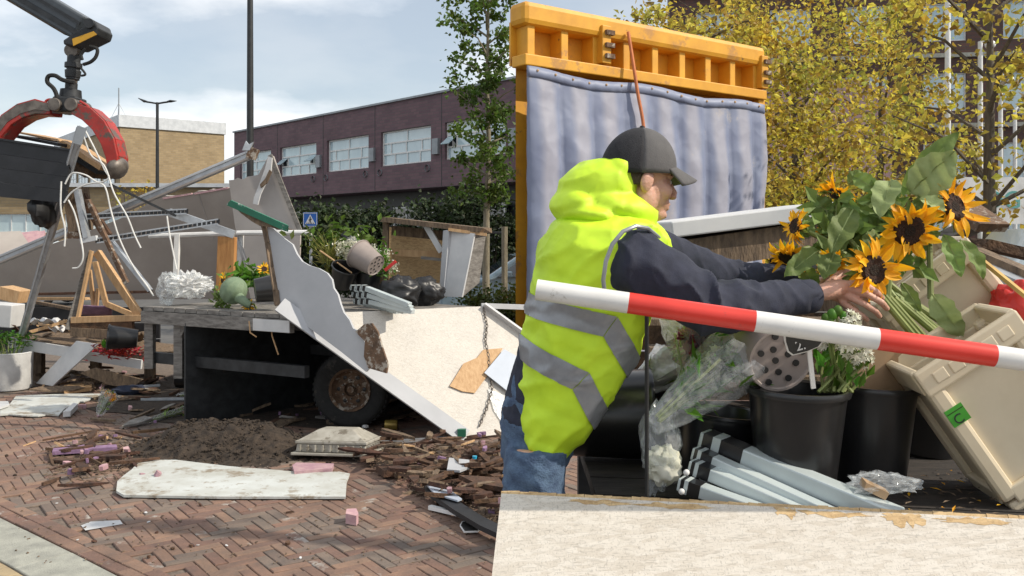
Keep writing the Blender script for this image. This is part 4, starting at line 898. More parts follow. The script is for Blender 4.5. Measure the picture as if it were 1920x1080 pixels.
# ------------------------------------------------------------------ broken timber triangle on the lower deck
t = thing('timber_trestle', 'broken triangular frame of fresh pale timber standing on the lower deck', 'timber', PS(195, 600, 8.75))
for a, b, w, m_ in (((172, 470, 8.7), (128, 618, 8.6), .07, 'wood_grey'), ((172, 470, 8.66), (146, 598, 8.6), .05, 'wood_new'), ((182, 472, 8.7), (262, 592, 8.6), .085, 'wood_new'), ((178, 490, 8.95), (200, 575, 8.95), .06, 'wood_new'),
                    ((168, 505, 9.0), (176, 575, 9.0), .05, 'wood_new'), ((200, 570, 8.9), (248, 590, 8.9), .06, 'wood_new'), ((135, 600, 8.6), (265, 596, 8.55), .07, 'wood_new'), ((184, 540, 9.0), (180, 580, 9.0), .05, 'wood_new'), ((136, 622, 8.6), (250, 628, 8.55), .1, 'wood_old'), ((135, 612, 8.62), (250, 612, 8.58), .12, 'wood_rot')):
    MB().bar(PS(*a), PS(*b), w*.7, w, jag=.01).build('beam', m_, t, bevel=.003)
# lower deck
dpl = pl3(PS(20, 632, 8.9), PS(268, 670, 8.55), PS(150, 618, 9.6))
t = thing('lower_deck', 'sagging low deck of the stall with white edge, left of the chassis', 'deck', PS(150, 690, 8.7))
dk = [RP(-60, 620, dpl), RP(20, 632, dpl), RP(268, 672, dpl), RP(300, 640, dpl), RP(60, 598, dpl), RP(-60, 598, dpl)]
for i in range(8):
    a0, a1 = RP(20, 632, dpl).lerp(RP(268, 671, dpl), i/8+.004), RP(20, 632, dpl).lerp(RP(268, 671, dpl), (i+1)/8-.004); bk = Vector((.2, 1.0, .0))
    MB().prism([a0, a1, a1+bk, a0+bk], (0, 0, -.03)).build('deck_plank', 'wood_old', t)
MB().bar(RP(20, 632, dpl)+Vector((0, -.03, -.06)), RP(140, 651, dpl)+Vector((0, -.03, -.06)), .03, .12).build('edge_board', 'panel_white', t)
MB().bar(RP(140, 651, dpl)+Vector((.0, -.03, -.07)), RP(268, 671, dpl)+Vector((0, -.03, -.07)), .03, .10).build('edge_board', 'panel_white', t)
for u, v in ((40, 650), (150, 665), (255, 680)): q = RP(u, v-12, dpl); MB().bar(q+Vector((0, .4, -.04)), Vector((q.x, q.y+.4, 0)), .1, .1).build('support', 'wood_old', t)
for k in range(3): MB().bar(PS(-60, 590+28*k, 9.75), PS(300, 590+30*k, 9.55), .03, .19).build('shade_board', 'char_board', t)  # added dark boards standing in for the shade beneath the deck
for i, (a, b, l) in enumerate((((60, 560, 10.2), (165, 560, 10.0), 'thin flat'), ((65, 566, 9.9), (140, 580, 9.5), 'middle dark'), ((40, 552, 10.3), (280, 547, 10.2), 'longest weathered'), ((58, 622, 8.7), (125, 602, 8.8), 'slanting pale'))):
    barthing_s('loose_batten', l+' batten lying at the back of the low deck', 'batten', a, b, .06, .035, ('wood_new', 'wood_old', 'wood_rot', 'wood_new')[i], jag=.03)
o = panel('tilted_board', 'panel_white', pl3(G(70, 722, .02), G(97, 726, .02), P(143, 640, 10.25)), [(67, 719), (98, 724), (184, 645), (143, 639)], .02, bevel=.003); tag(o, 'smooth white board leaning from the low deck to the ground', 'board')
o = panel('brown_board', 'wood_old', pl3(G(200, 730, .03), G(246, 730, .03), P(190, 690, 10.1)), [(150, 700), (178, 690), (268, 712), (246, 728), (205, 722)], .02); tag(o, 'brown plywood sheet under the low deck edge', 'board')
# foam block, cardboard at far left
o = MB().box(PS(8, 590, 9.1), (.33, .3, .27), Matrix.Rotation(.08, 3, 'Y')).build('foam_block', 'panel_white', None, bevel=.01); tag(o, 'white foam block at the left end of the low deck', 'block')
o = MB().box(PS(28, 552, 9.6), (.26, .3, .16), Matrix.Rotation(.25, 3, 'Y')).build('cardboard_box', 'wood_new', None, bevel=.004); tag(o, 'small open cardboard box on the heap above the foam block', 'box')
o = MB().grid(lambda s, q: PS(150+60*s, 572+18*q+10*math.sin(s*3), 8.9+.2*q)+Vector((0, 0, .05*math.sin(s*3.1))), 8, 4).build('pale_plate', 'foam_lilac', None, smooth=True, solid=.01); tag(o, 'curved pale lilac plate inside the timber triangle', 'plate')
for i, (u, v, s_) in enumerate(((65, 603, .16), (90, 602, .2), (108, 617, .12))):
    o = MB().grid(lambda s, q: PS(u, v, 8.8)+Vector(((s-.5)*s_, (q-.5)*.2, .02*math.sin(s*9+i)+.02*math.cos(q*7))), 6, 6).build('paper_scrap', 'panel_white', None, solid=.004); tag(o, 'crumpled white paper on the low deck', 'paper', 'crumpled papers')
bucket('black bucket lying at the chassis end of the low deck', PS(258, 635, 8.3), (-1, -.35, .1), .3, .10, .135)
# red petals and leaves heap
rr = random.Random(3); m = MB()
for k in range(260): m.leaf(PS(rr.gauss(222, 22), rr.gauss(660, 6), 8.42+rr.uniform(-.15, .2)), (rr.gauss(0, 1), rr.gauss(0, 1), rr.gauss(.2, .3)), (0, 0, 1), rr.uniform(.04, .11), .04)
tag(m.build('red_petals', 'rose_red', kind='stuff'), 'heap of crushed red petals and wrappers on the low deck edge', 'petals')
m = MB()
for k in range(14): m.leaf(PS(196+rr.uniform(-4, 6), 655, 8.35), (rr.gauss(.2, .4), rr.gauss(0, .4), 1), (0, -1, .3), .12, .035)
tag(m.build('green_sprig', 'lush_leaf'), 'single green sprig beside the red petals', 'plant')
# planter with plant
c = G(22, 735); c.x = P(14, 700, c.y+.2).x; c.y += .24
pt = thing('planter', 'round pale concrete planter at the pavement edge', 'planter', c)
MB().lathe([(0, 0), (.225, 0), (.235, .015), (.245, .40), (.25, .415), (.24, .42), (.215, .42), (.21, .36), (0, .36)], 44, Matrix.Translation(c)).build('pot', 'planter_concrete', pt, smooth=True)
MB().ell(c+Vector((0, 0, .35)), (.21, .21, .03), None, 20, 6, .3, 4).build('soil', 'soil', pt, smooth=True)
pl_ = thing('planter_plant', 'lush green leafy plant growing in the concrete planter', 'plant', c+Vector((0, 0, .37)))
m = MB(); rr = random.Random(9); sm = MB()
for k in range(16):
    a = rr.uniform(0, 6.28); r_ = .2*math.sqrt(rr.random()); b0 = c+Vector((r_*math.cos(a)*.6, r_*math.sin(a)*.6, .36)); tp = c+Vector((r_*math.cos(a)*1.25, r_*math.sin(a)*1.25, .46+rr.uniform(0, .14)))
    sm.tube([b0, (b0+tp)/2+Vector((0, 0, .02)), tp], [.006, .005, .003], 5)
    for j in range(13): m.leaf(tp+Vector((rr.gauss(0, .035), rr.gauss(0, .035), rr.gauss(0, .035))), (rr.gauss(0, 1), rr.gauss(0, 1), rr.gauss(.1, .5)), (0, 0, 1), rr.uniform(.04, .075), .045)
m.build('leaves', 'lush_leaf', pl_); sm.build('stems', 'green_stem', pl_)
# ------------------------------------------------------------------ ground litter, left
zpl = (Vector((0, 0, .03)), Vector((0, 0, 1)))
def flat(px, lab, nm, mt, th, cat, z=.01, tilt=None):
    pts = [RP(u, v, (Vector((0, 0, z+th)), Vector((0, 0, 1)))) for u, v in px]
    if tilt: pts = [p+Vector((0, 0, tilt(p))) for p in pts]
    return tag(MB().prism(pts, (0, 0, -th)).build(nm, mt), lab, cat)
flat(torn((0, 778), (110, 778), 5, 2)+[(110, 778), (122, 765), (145, 757)]+torn((150, 752), (190, 740), 5, 3)+[(190, 738), (120, 738), (30, 742), (18, 758), (0, 762)], 'long torn white sheet lying beside the planter', 'torn_sheet', 'slab_white', .012, 'sheet')
flat([(-20, 752), (15, 752), (18, 758), (0, 764), (-20, 764)], 'white plastic strip at the planter foot', 'plastic_strip', 'panel_white', .02, 'strip', .03)
flat([(118, 772), (138, 755), (146, 757), (132, 771)], 'small white foam wedge on the torn sheet end', 'foam_wedge', 'panel_white', .05, 'foam', .02)
flat([(120, 722), (172, 715), (172, 726), (120, 733)], 'flat strip of brown cardboard in front of the low deck', 'cardboard_strip', 'wood_new', .04, 'cardboard', .01)
flat([(220, 902), (232, 891), (247, 880), (255, 872), (268, 862), (330, 862), (380, 868), (430, 874), (480, 878), (530, 882), (580, 886), (636, 884), (656, 888), (650, 902), (648, 931), (420, 931), (232, 928), (218, 920)], 'big dirty white slab lying flat on the bricks', 'white_slab', 'slab_white', .016, 'slab', .01)
# soil heap
c = G(400, 862); 
def hz(x, y): return .22*math.exp(-((x+.05)/.47)**2-((y)/.42)**2) + .13*math.exp(-((x-.38)/.28)**2-((y+.15)/.35)**2) + .10*math.exp(-((x+.45)/.25)**2-((y-.1)/.3)**2)
c0 = Vector((c.x, c.y+.42, 0))
def hf(s, q):
    x, y = (s-.5)*2.0, (q-.5)*1.7; h = hz(x, y); h += (.03+.10*h)*noise.fractal(Vector((x*7, y*7, 3)), 1, 2, 6)
    return c0+Vector((x, y, h-.028))
m = MB().grid(hf, 130, 110); o = m.build('soil_heap', 'soil', origin=c0, smooth=2, kind=None); tag(o, 'heap of dark potting soil behind the white slab', 'soil')
m = MB(); rr = random.Random(77)
for k in range(900):
    x, y = rr.gauss(0, .5), rr.gauss(-.1, .4); q = c0+Vector((x, y, max(0, hz(x, y)-.02)+.004)); s = rr.uniform(.004, .016); m.ell(q, (s, s*rr.uniform(.6, 1.2), s*.7), None, 5, 4)
o = m.build('soil_crumbs', 'soil', kind='stuff'); tag(o, 'loose soil crumbs around the heap', 'soil')
o = MB().prism([G(450, 850, .0)+Vector(q) for q in ((-.04, 0, .03), (.0, .02, .11), (.045, 0, .10), (.03, -.02, .04), (.02, -.03, .0))], (0, .012, 0)).build('plant_label', 'orange_print'); tag(o, 'orange plastic plant label stuck in the soil heap', 'label')
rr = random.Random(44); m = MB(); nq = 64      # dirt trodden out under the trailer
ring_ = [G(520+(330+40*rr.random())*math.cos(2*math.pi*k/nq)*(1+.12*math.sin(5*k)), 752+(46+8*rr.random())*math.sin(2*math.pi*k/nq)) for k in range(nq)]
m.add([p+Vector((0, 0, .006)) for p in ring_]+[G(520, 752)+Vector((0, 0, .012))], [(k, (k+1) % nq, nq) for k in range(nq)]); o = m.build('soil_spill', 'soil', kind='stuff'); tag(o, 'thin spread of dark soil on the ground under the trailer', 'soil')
# roof hatch
hc = G(628, 862); hc.y += .16
t = thing('roof_hatch', 'dirty ribbed white roof hatch lid thrown on the rubble', 'hatch', hc); Mh = Matrix.Translation(hc+Vector((0, 0, .02))) @ Matrix.Rotation(-.12, 4, 'Z') @ Matrix.Rotation(-.10, 4, 'X')
def ring(sz, z0, z1, mt, nm, inset=0.0):
    w, d_ = sz; a = [(-w, -d_), (w, -d_), (w, d_), (-w, d_)]; b = [(x_*(1-inset), y_*(1-inset)) for x_, y_ in a]
    MB(Mh).add([(*q, z0) for q in a]+[(*q, z1) for q in b], [(3, 2, 1, 0), (4, 5, 6, 7), (0, 1, 5, 4), (1, 2, 6, 5), (2, 3, 7, 6), (3, 0, 4, 7)]).build(nm, mt, t, bevel=.006)
mat('dirty_plastic', (.40, .38, .33), (.26, .24, .20), scale=9, rough=.6, spots=[((.14, .12, .09), 7, .55)])
ring((.31, .24), 0, .022, 'dirty_plastic', 'base_flange'); ring((.28, .21), .024, .085, 'dirty_plastic', 'frame', .03); ring((.285, .215), .086, .11, 'dirty_plastic', 'lid_rim'); ring((.27, .20), .111, .19, 'dirty_plastic', 'dome', .5)
for k in range(9): MB(Mh).box((-.24+.06*k, -.222, .055), (.012, .02, .05)).build('rib', 'dirty_plastic', t)
for k in range(6): MB(Mh).box((.29, -.17+.066*k, .055), (.02, .012, .05)).build('rib', 'dirty_plastic', t)
flat([(548, 872), (556, 867), (626, 869), (622, 878), (552, 884)], 'pink-edged cream foam slab in front of the roof hatch', 'foam_slab', 'foam_pink', .035, 'foam', .01)
flat([(648, 963), (650, 954), (668, 953), (672, 962), (668, 967)], 'small pink foam cube alone on the bricks', 'foam_cube', 'foam_pink', .06, 'foam', .004)
flat([(98, 846), (100, 840), (218, 833), (220, 838)], 'long narrow lilac foam strip on the bricks', 'foam_strip', 'foam_lilac', .03, 'foam', .02)
flat([(152, 985), (170, 978), (225, 975), (230, 982), (195, 988), (160, 994)], 'smear of white powder spilled on the bricks', 'spilled_powder', 'panel_white', .002, 'powder', .004)
# wrapped bouquets on the ground
def bouquet(label, a, b, r, mt_fl, seed, nl=60, Yoff=0, film_='cellophane', loc=None, fl=8, mtl='green_leaf', frr=.02):
    rr = random.Random(seed); a, b = Vector(a), Vector(b); ax = (b-a).normalized(); ln = (b-a).length
    t = thing('wrapped_bouquet', label, 'bouquet', a, 'bouquets in cellophane'); x = ax.cross(UPV).normalized(); y = x.cross(ax)
    def wf(s, q):
        an = 2*math.pi*s; rad = r*(.25+.75*q**.8)*(1+.16*math.sin(an*5+q*3)+.10*noise.noise(Vector((s*9, q*6, seed))))
        return a+ax*ln*q*(1+.08*noise.noise(Vector((math.cos(an)*3, math.sin(an)*3, seed+.5))))+(x*math.cos(an)+y*math.sin(an))*rad
    MB().grid(wf, 30, 14).build('wrap', film_, t, smooth=2)
    m = MB(); s_ = MB(); f_ = MB()
    for k in range(7):
        o_ = (x*rr.gauss(0, .35)+y*rr.gauss(0, .35))*r; s_.tube([a+o_*.3+ax*ln*.08, a+o_+ax*ln*.8], .004, 5)
    for k in range(nl):
        q = rr.uniform(.3, .92); p = a+ax*ln*q+(x*rr.gauss(0, .4)+y*rr.gauss(0, .4))*r*(.3+.6*q); m.leaf(p, ax+Vector((rr.gauss(0, .7), rr.gauss(0, .7), rr.gauss(0, .7))), y, rr.uniform(.04, .09), .025)
    for k in range(fl):
        q = rr.uniform(.72, .95); p = a+ax*ln*q+(x*rr.gauss(0, .4)+y*rr.gauss(0, .4))*r*.7
        for j in range(14): f_.leaf(p, (rr.gauss(0, 1), rr.gauss(0, 1), rr.gauss(0, 1)), y, frr*1.5, frr)
    s_.build('stems', 'green_stem', t); m.build('leaves', mtl, t); f_.build('flowers', mt_fl, t); return t
bouquet('upright cellophane bouquet with orange blooms on the torn white sheet', G(185, 785)+Vector((0, 0, .03)), P(208, 735, G(185, 785).y+.05), .09, 'petal', 1, 50)
bouquet('long flat cellophane sleeve of green stems beside the soil heap', G(258, 800)+Vector((0, 0, .03)), G(395, 765)+Vector((0, 0, .05)), .055, 'green_stem', 2, 70)
bouquet('cellophane bouquet of white flowers in front of the wheel', G(392, 770)+Vector((0, 0, .04)), G(455, 762)+Vector((0, 0, .1)), .11, 'flower_white', 3, 90, mtl='leaf_green')
bouquet('flattened bouquet in torn film under the chassis', G(330, 748)+Vector((0, 0, .03)), G(385, 742)+Vector((0, 0, .05)), .06, 'petal', 4, 40)
bucket('black bucket lying under the chassis on its side', G(330, 728)+Vector((0, 0, .13)), (1, .15, 0), .42, .115, .14)
o = MB().ell(G(245, 740)+Vector((0, 0, .05)), (.19, .1, .055), Matrix.Rotation(.3, 3, 'Z'), 18, 10, .35, 3).build('dark_rag', 'panel_blue', smooth=True); o.data.materials[0] = mat('navy_cloth', (.03, .04, .07), (.015, .02, .04), rough=.9, bump=.4); tag(o, 'dark blue crumpled rag under the low deck', 'rag')
t = MB().lathe([(0, 0), (.042, 0), (.045, .006), (.045, .105), (.042, .11), (0, .11)], 24, Matrix.Translation(G(722, 806)+Vector((0, 0, .045))) @ Matrix.Rotation(math.pi/2, 4, 'Y')).build('tin_can', 'tin_gold', None, smooth=True); tag(t, 'dented gold tin can lying behind the ramp edge', 'can')
for a, b, mt, lab in (((625, 790), (688, 806), 'sign_white', 'thin white stick beside the wheel'), ((612, 788), (655, 792), 'rose_red', 'thin red stick beside the wheel'), ((262, 728), (300, 727), 'white_trim', 'short grey tube under the chassis'), ((265, 752), (392, 753), 'galv', 'long silver strip lying under the trailer'), ((806, 957), (866, 974), 'sign_white', 'white plastic stake joined to the black tag'), ((705, 835), (860, 826), 'galv', 'silver profile lying along the ramp foot')):
    o = MB().bar(G(*a)+Vector((0, 0, .02)), G(*b)+Vector((0, 0, .03)), .03, .025).build('thin_stick', mt); tag(o, lab, 'stick')
# dropped price tag
t = thing('dropped_tag', 'black price tag with white rim dropped on the bricks', 'tag', G(880, 987)); out = [(862, 984), (866, 977), (885, 975), (900, 979), (905, 987), (896, 995), (870, 996)]
MB().prism([RP(u, v, (Vector((0, 0, .02)), UPV)) for u, v in out], (0, 0, -.01)).build('rim', 'sign_white', t); cx0 = sum(p[0] for p in out)/7; cy0 = sum(p[1] for p in out)/7
MB().prism([RP(cx0+(u-cx0)*.9, cy0+(v-cy0)*.86, (Vector((0, 0, .024)), UPV)) for u, v in out], (0, 0, -.005)).build('face', 'sign_black', t)
# rubble
WOOD = ('wood_piece', 'broken piece of rotten brown wood in the rubble at the ramp foot', 'wood_rot', (.12, .46), (.02, .09), .02)
PALE = ('wood_piece', 'broken piece of pale wood in the rubble at the ramp foot', 'wood_new', (.08, .28), (.012, .035), .012)
PINK = ('foam_chunk', 'pink foam chunk lying in the rubble at the ramp foot', 'foam_pink', (.03, .08), (.02, .05), .03)
LIL = ('foam_chunk', 'lilac foam chunk lying in the rubble at the ramp foot', 'foam_lilac', (.03, .09), (.02, .045), .03)
OLD = ('wood_piece', 'grey weathered wood piece in the rubble at the ramp foot', 'wood_old', (.12, .46), (.02, .08), .02)
def ar1(rr):
    while 1:
        u, v = rr.uniform(640, 985), rr.uniform(832, 990)
        if v < 850+.55*max(0, u-640) and v > 838-(u-640)*.02: return u, v
rr = random.Random(21); strew(210, ar1, [WOOD]*9+[OLD]*4+[PALE, PINK, LIL], rr, 'rubble at the ramp foot', .12)
def w2(k, s): return (k[0], k[1].replace('at the ramp foot', s), *k[2:])
strew(50, lambda r_: (r_.gauss(190, 50), r_.gauss(855, 22)), [w2(k, 'left of the soil heap') for k in (WOOD, WOOD, PALE, LIL, PINK)], rr, 'rubble left of the soil heap', .04)
strew(30, lambda r_: (r_.uniform(150, 700), r_.uniform(742, 800)), [w2(k, 'below the trailer') for k in (WOOD, OLD, PINK, LIL)], rr, 'rubble below the trailer', .02)
strew(16, lambda r_: (r_.uniform(60, 620), r_.uniform(930, 1050)), [('wood_chip', 'small brown chip scattered on the open brick pavement', 'wood_rot', (.02, .06), (.01, .03), .01), ('paper_bit', 'tiny pale scrap scattered on the open brick pavement', 'panel_white', (.015, .035), (.01, .02), .004)], rr, 'scraps on the pavement', .006)
strew(26, lambda r_: (r_.uniform(80, 270), r_.uniform(700, 735)), [w2(k, 'under the low deck') for k in (WOOD, OLD, PALE, PINK)], rr, 'rubble under the low deck', .03)
BROAD = ('board_piece', 'broad splintered board piece in the rubble below the trailer', 'wood_old', (.25, .6), (.08, .2), .018)
GREYB = ('board_piece', 'broad grey board piece in the rubble below the trailer', 'wood_grey', (.2, .5), (.06, .16), .018)
strew(26, lambda r_: (r_.uniform(70, 300), r_.uniform(700, 742)), [w2(k, 'under the low deck') for k in (WOOD, OLD, OLD)]+[('board_piece', BROAD[1].replace('below the trailer', 'under the low deck'), *BROAD[2:])], rr, 'rubble under the low deck', .10)
strew(60, lambda r_: (r_.uniform(190, 820), r_.uniform(738, 800)), [w2(k, 'below the trailer') for k in (WOOD, WOOD, OLD)]+[BROAD, GREYB], rr, 'rubble below the trailer', .03)
rr2 = random.Random(33)
for i in range(44):      # broken pieces heaped on the low deck itself
    u = rr2.uniform(20, 262); v = 612+(u-20)*.12+rr2.uniform(-14, 14); p = RP(u, v, dpl)
    nm, lab, mt, ll_, ww_, th_ = rr2.choice([WOOD, OLD, OLD, PALE, BROAD, PINK]); m = shard(rr2.uniform(*ll_), rr2.uniform(*ww_), th_, rr2)
    M = Matrix.Translation(p+Vector((0, 0, rr2.uniform(.01, .12)))) @ Matrix.Rotation(rr2.uniform(0, 6.28), 4, 'Z') @ Matrix.Rotation(rr2.gauss(0, .3), 4, 'X') @ Matrix.Rotation(rr2.gauss(0, .3), 4, 'Y'); m.v = [tuple(M @ Vector(q)) for q in m.v]
    tag(m.build(nm, mt), lab.replace('in the rubble at the ramp foot', 'heaped on the low deck').replace('in the rubble below the trailer', 'heaped on the low deck'), 'foam' if 'foam' in nm else 'piece', 'rubble heaped on the low deck')
m = MB(); rr = random.Random(5)
for k in range(2600):
    z_ = rr.random()
    if z_ < .55: u, v = ar1(rr)
    elif z_ < .8: u, v = rr.gauss(200, 60), rr.gauss(860, 25)
    else: u, v = rr.uniform(20, 940), rr.uniform(745, 1060)
    if v < 700: continue
    p = G(u, v)+Vector((0, 0, rr.uniform(.004, .05 if z_ < .55 else .01))); a = rr.uniform(0, 6.3); l = rr.uniform(.01, .07) if z_ < .8 else rr.uniform(.005, .02)
    dd = Vector((math.cos(a), math.sin(a), rr.gauss(0, .15)))*l; m.bar(p, p+dd, rr.uniform(.003, .01), .004)
o = m.build('wood_splinters', 'wood_old', kind='stuff'); tag(o, 'fine wood splinters strewn over the bricks and rubble', 'splinters')
# larger dark boards in the right pile
for px, lab, mt, th, z in (([(795, 905), (815, 912), (880, 952), (905, 968), (950, 990), (955, 1010), (900, 985), (850, 955), (800, 920)], 'long curved black board at the rubble front', 'char_board', .03, .05),
                           ([(800, 908), (840, 915), (866, 935), (858, 938), (815, 925)], 'grey-blue metal scrap on the curved black board', 'panel_blue', .01, .09),
                           ([(838, 880), (842, 858), (880, 862), (880, 875), (862, 882)], 'pale grey board end sticking out of the rubble', 'panel_grey', .015, .13),
                           ([(860, 890), (935, 895), (950, 915), (890, 905)], 'dark broad plank across the rubble', 'wood_rot', .03, .10),
                           ([(705, 872), (790, 868), (796, 876), (720, 882)], 'brown round-edged timber in front of the hatch', 'wood_rot', .05, .02)):
    flat(px, lab, 'broken_board', mt, th, 'board', z)
o = MB().lathe([(0, 0), (.015, 0), (.017, .02), (0, .022)], 14, Matrix.Translation(G(890, 897)+Vector((0, 0, .14)))).build('bottle_cap', 'blue_plastic'); tag(o, 'bright blue bottle cap on the rubble', 'cap')
# ------------------------------------------------------------------ goods on the trailer bed
def fl_cluster(m, c, n, r, rr, sz): 
    for k in range(n): m.leaf(c+Vector((rr.gauss(0, r), rr.gauss(0, r), rr.gauss(0, r))), (rr.gauss(0, 1), rr.gauss(-.4, 1), rr.gauss(.4, 1)), (0, 0, 1), sz*rr.uniform(.6, 1.3), sz*.7)
def crumple(label, nm, mt, c, r, seed, cat, amp=.55, fr=3.2, n=28):
    return tag(MB().ell(c, r, None, n, n*2//3, amp, fr, seed).build(nm, mt, smooth=(amp < .35)), label, cat)
crumple('heap of crumpled clear plastic film on the trailer corner', 'plastic_heap', 'plastic_bag', P(355, 535, 8.75), (.20, .15, .11), 3, 'plastic', .5, 5.5, 44)
crumple('clear plastic sleeve tip beside the crumpled film heap', 'plastic_sleeve', 'cellophane', P(315, 540, 8.7), (.10, .09, .15), 4, 'plastic', .4, 3)
t = thing('green_gourd', 'big ribbed grey-green gourd lying on the bed beside the fallen bucket', 'gourd', P(437, 570, 8.3)); m = MB(); g_c = P(438, 545, 8.3)
def gf(s, q):
    an = 2*math.pi*s; th = math.pi*q; rd = .125*(1-.07*abs(math.sin(an*5))); v_ = Vector((math.sin(th)*math.cos(an)*rd, math.sin(th)*math.sin(an)*rd, math.cos(th)*.13)); return g_c+Matrix.Rotation(.6, 3, 'Y') @ v_
m.grid(gf, 60, 16).build('body', 'cabbage', t, smooth=2); MB().tube([P(448, 558, 8.2), P(464, 570, 8.15), P(470, 572, 8.15)], [.05, .035, .03], 10).build('neck', 'cabbage', t, smooth=True)
def sunflower(label, c, nrm, r, stem_to=None, leaves=2, seed=0, group='sunflowers', detail=True, sr=.009, disc=.42):
    rr = random.Random(seed+400); nrm = Vector(nrm).normalized(); c = Vector(c); t = thing('sunflower', label, 'sunflower', c, group)
    M = Matrix.Translation(c) @ nrm.to_track_quat('Z', 'Y').to_matrix().to_4x4(); rd = r*disc
    MB().lathe([(0, rd*.12), (rd*.3, rd*.16), (rd*.55, rd*.2), (rd*.8, rd*.28), (rd*.98, rd*.16), (rd*1.05, -.02*r), (rd*.7, -rd*.35), (.2*rd, -rd*.5), (0, -rd*.5)], 26, M).build('seed_disc', 'seed', t, smooth=True)
    nP = 40 if detail else 16
    def pet(cup, tw, bn):
        def f(s, q):
            w = .25*r*math.sin(math.pi*min(.985, .20+q*.80))**.75; y = (s-.5)*w; z = cup*r*.30*q*q+.05*r*abs(s-.5)*2+.02*r-.10*r*q**4
            return Vector((rd*.85+(r-rd*.85)*q, y*math.cos(tw*q)+bn*r*q*q, z+y*math.sin(tw*q)))
        return MB().grid(f, 4 if detail else 2, 6 if detail else 3)
    pm_ = [pet(.25, .2, .05), pet(1.2, -.5, -.12), pet(-.6, .5, .1), pet(.7, .9, .16), pet(2.0, -.3, -.05)]
    for k in range(nP):
        v = rr.choice((0, 0, 0, 1, 2, 2, 3, 4)); MM = M @ Matrix.Rotation(2*math.pi*k/nP+rr.gauss(0, .10), 4, 'Z') @ Matrix.Rotation(rr.gauss(-.10 if k % 2 else .14, .16), 4, 'Y') @ Matrix.Scale(rr.uniform(.72, 1.12), 4)
        q = MB(MM).add(pm_[v].v, pm_[v].f); q.build('petal', 'petal', t, smooth=2)
    if detail: MB().lathe([(0, rd*.17), (rd*.2, rd*.20), (rd*.36, rd*.19)], 20, M).build('disc_centre', 'seed_centre', t, smooth=True)
    sm = MB()
    for k in range(16): a = 2*math.pi*k/16+rr.gauss(0, .1); d_ = M.to_3x3() @ Vector((math.cos(a), math.sin(a), -.25)); sm.leaf(c+d_*rd*.8-nrm*rd*.2, d_, nrm, r*.5, r*.2)
    sm.build('sepals', 'green_leaf', t)
    if stem_to is not None:
        e = Vector(stem_to); mid = c-nrm*r*.9+(e-c)*.12; MB().tube([c-nrm*rd*.3, mid, (mid+e)/2+Vector((0, 0, .01)), e], [sr*.9, sr, sr, sr*1.1], 8).build('stem', 'green_stem', t, smooth=True)
    return t
for i, (u, v, Y, nn, lab) in enumerate(((418, 525, 8.45, (-.7, -.6, .3), 'behind the gourd'), (465, 572, 8.2, (-.3, -.8, -.2), 'drooping under the gourd neck'), (495, 505, 8.5, (.2, -.8, .5), 'above the fallen black bucket'), (640, 500, 8.9, (.3, -.6, .7), 'in the flower heap left of the holed pot'))):
    sunflower('small sunflower '+lab, P(u, v, Y), nn, .075, P(u+20, v+18, Y+.2), seed=i, group='sunflowers on the wrecked trailer', detail=False)
rr = random.Random(61)
def foliage(label, nm, c, r, n, sz, mt, seed, cat='plant', el=(1, 1, 1)):
    rr = random.Random(seed); m = MB()
    for k in range(n): m.leaf(c+Vector((rr.gauss(0, r*el[0]), rr.gauss(0, r*el[1]), rr.gauss(0, r*el[2]))), (rr.gauss(0, 1), rr.gauss(0, 1), rr.gauss(.3, .8)), (rr.gauss(0, 1), rr.gauss(0, 1), 1), sz*rr.uniform(.6, 1.3), sz*.55)
    t = thing(nm, label, cat, c-Vector((0, 0, r))); m.build('leaves', mt, t); s = MB()
    for k in range(7): s.tube([c+Vector((rr.gauss(0, r*.3), rr.gauss(0, r*.3), -r*1.3)), c+Vector((rr.gauss(0, r*el[0]), rr.gauss(0, r), r*.6))], .005, 5)
    s.build('stems', 'green_stem', t); return t
foliage('leafy greens piled behind the fallen black bucket', 'leafy_bundle', P(470, 520, 8.6), .07, 160, .09, 'lush_leaf', 1, 'plant', (1.3, 1, .7))
foliage('dark leaves hanging around the gourd', 'leafy_bundle', P(415, 560, 8.4), .05, 70, .07, 'green_leaf', 2)
foliage('large leafy bunch at the top of the flower heap', 'leafy_bundle', P(640, 455, 9.1), .12, 300, .10, 'leaf_green', 3, 'plant', (1.5, 1, .7))
foliage('yellow-green foliage right of the holed pot', 'leafy_bundle', P(712, 490, 8.7), .07, 220, .05, 'lush_leaf', 4, 'plant', (.8, 1, 1.2))
foliage('dark foliage at the bottom of the flower heap', 'leafy_bundle', P(640, 515, 8.9), .10, 220, .09, 'leaf_dark', 5, 'plant', (1.4, 1, .6))
m = MB(); rr = random.Random(8)
for k in range(70):
    b0 = P(625+rr.gauss(0, 8), 505+rr.gauss(0, 8), 8.9); tp = P(rr.uniform(570, 640), rr.uniform(430, 490), 8.85+rr.uniform(-.2, .2)); m.tube([b0, b0.lerp(tp, .5)+Vector((0, 0, .03)), tp], [.008, .007, .002], 4, flat=.4)
tag(m.build('reed_bundle', 'reed'), 'bundle of long yellow-green reeds spraying out of the flower heap', 'reeds')
def white_bloom(label, c, r, seed, group): 
    rr = random.Random(seed); t = thing('white_flower', label, 'flower', c, group); m = MB(); fl_cluster(m, c, 130, r*.5, rr, r*.5); m.build('petals', 'flower_white', t); MB().tube([c, c+Vector((.03, .1, -r*2.2))], .006, 6).build('stem', 'green_stem', t); return t
for i, (u, v, s) in enumerate(((640, 467, .07), (660, 458, .06), (648, 478, .05), (700, 470, .05), (722, 478, .05), (735, 500, .05))): white_bloom('white chrysanthemum in the flower heap on the wrecked trailer', P(u, v, 8.8), s, i, 'white chrysanthemums on the wreck')
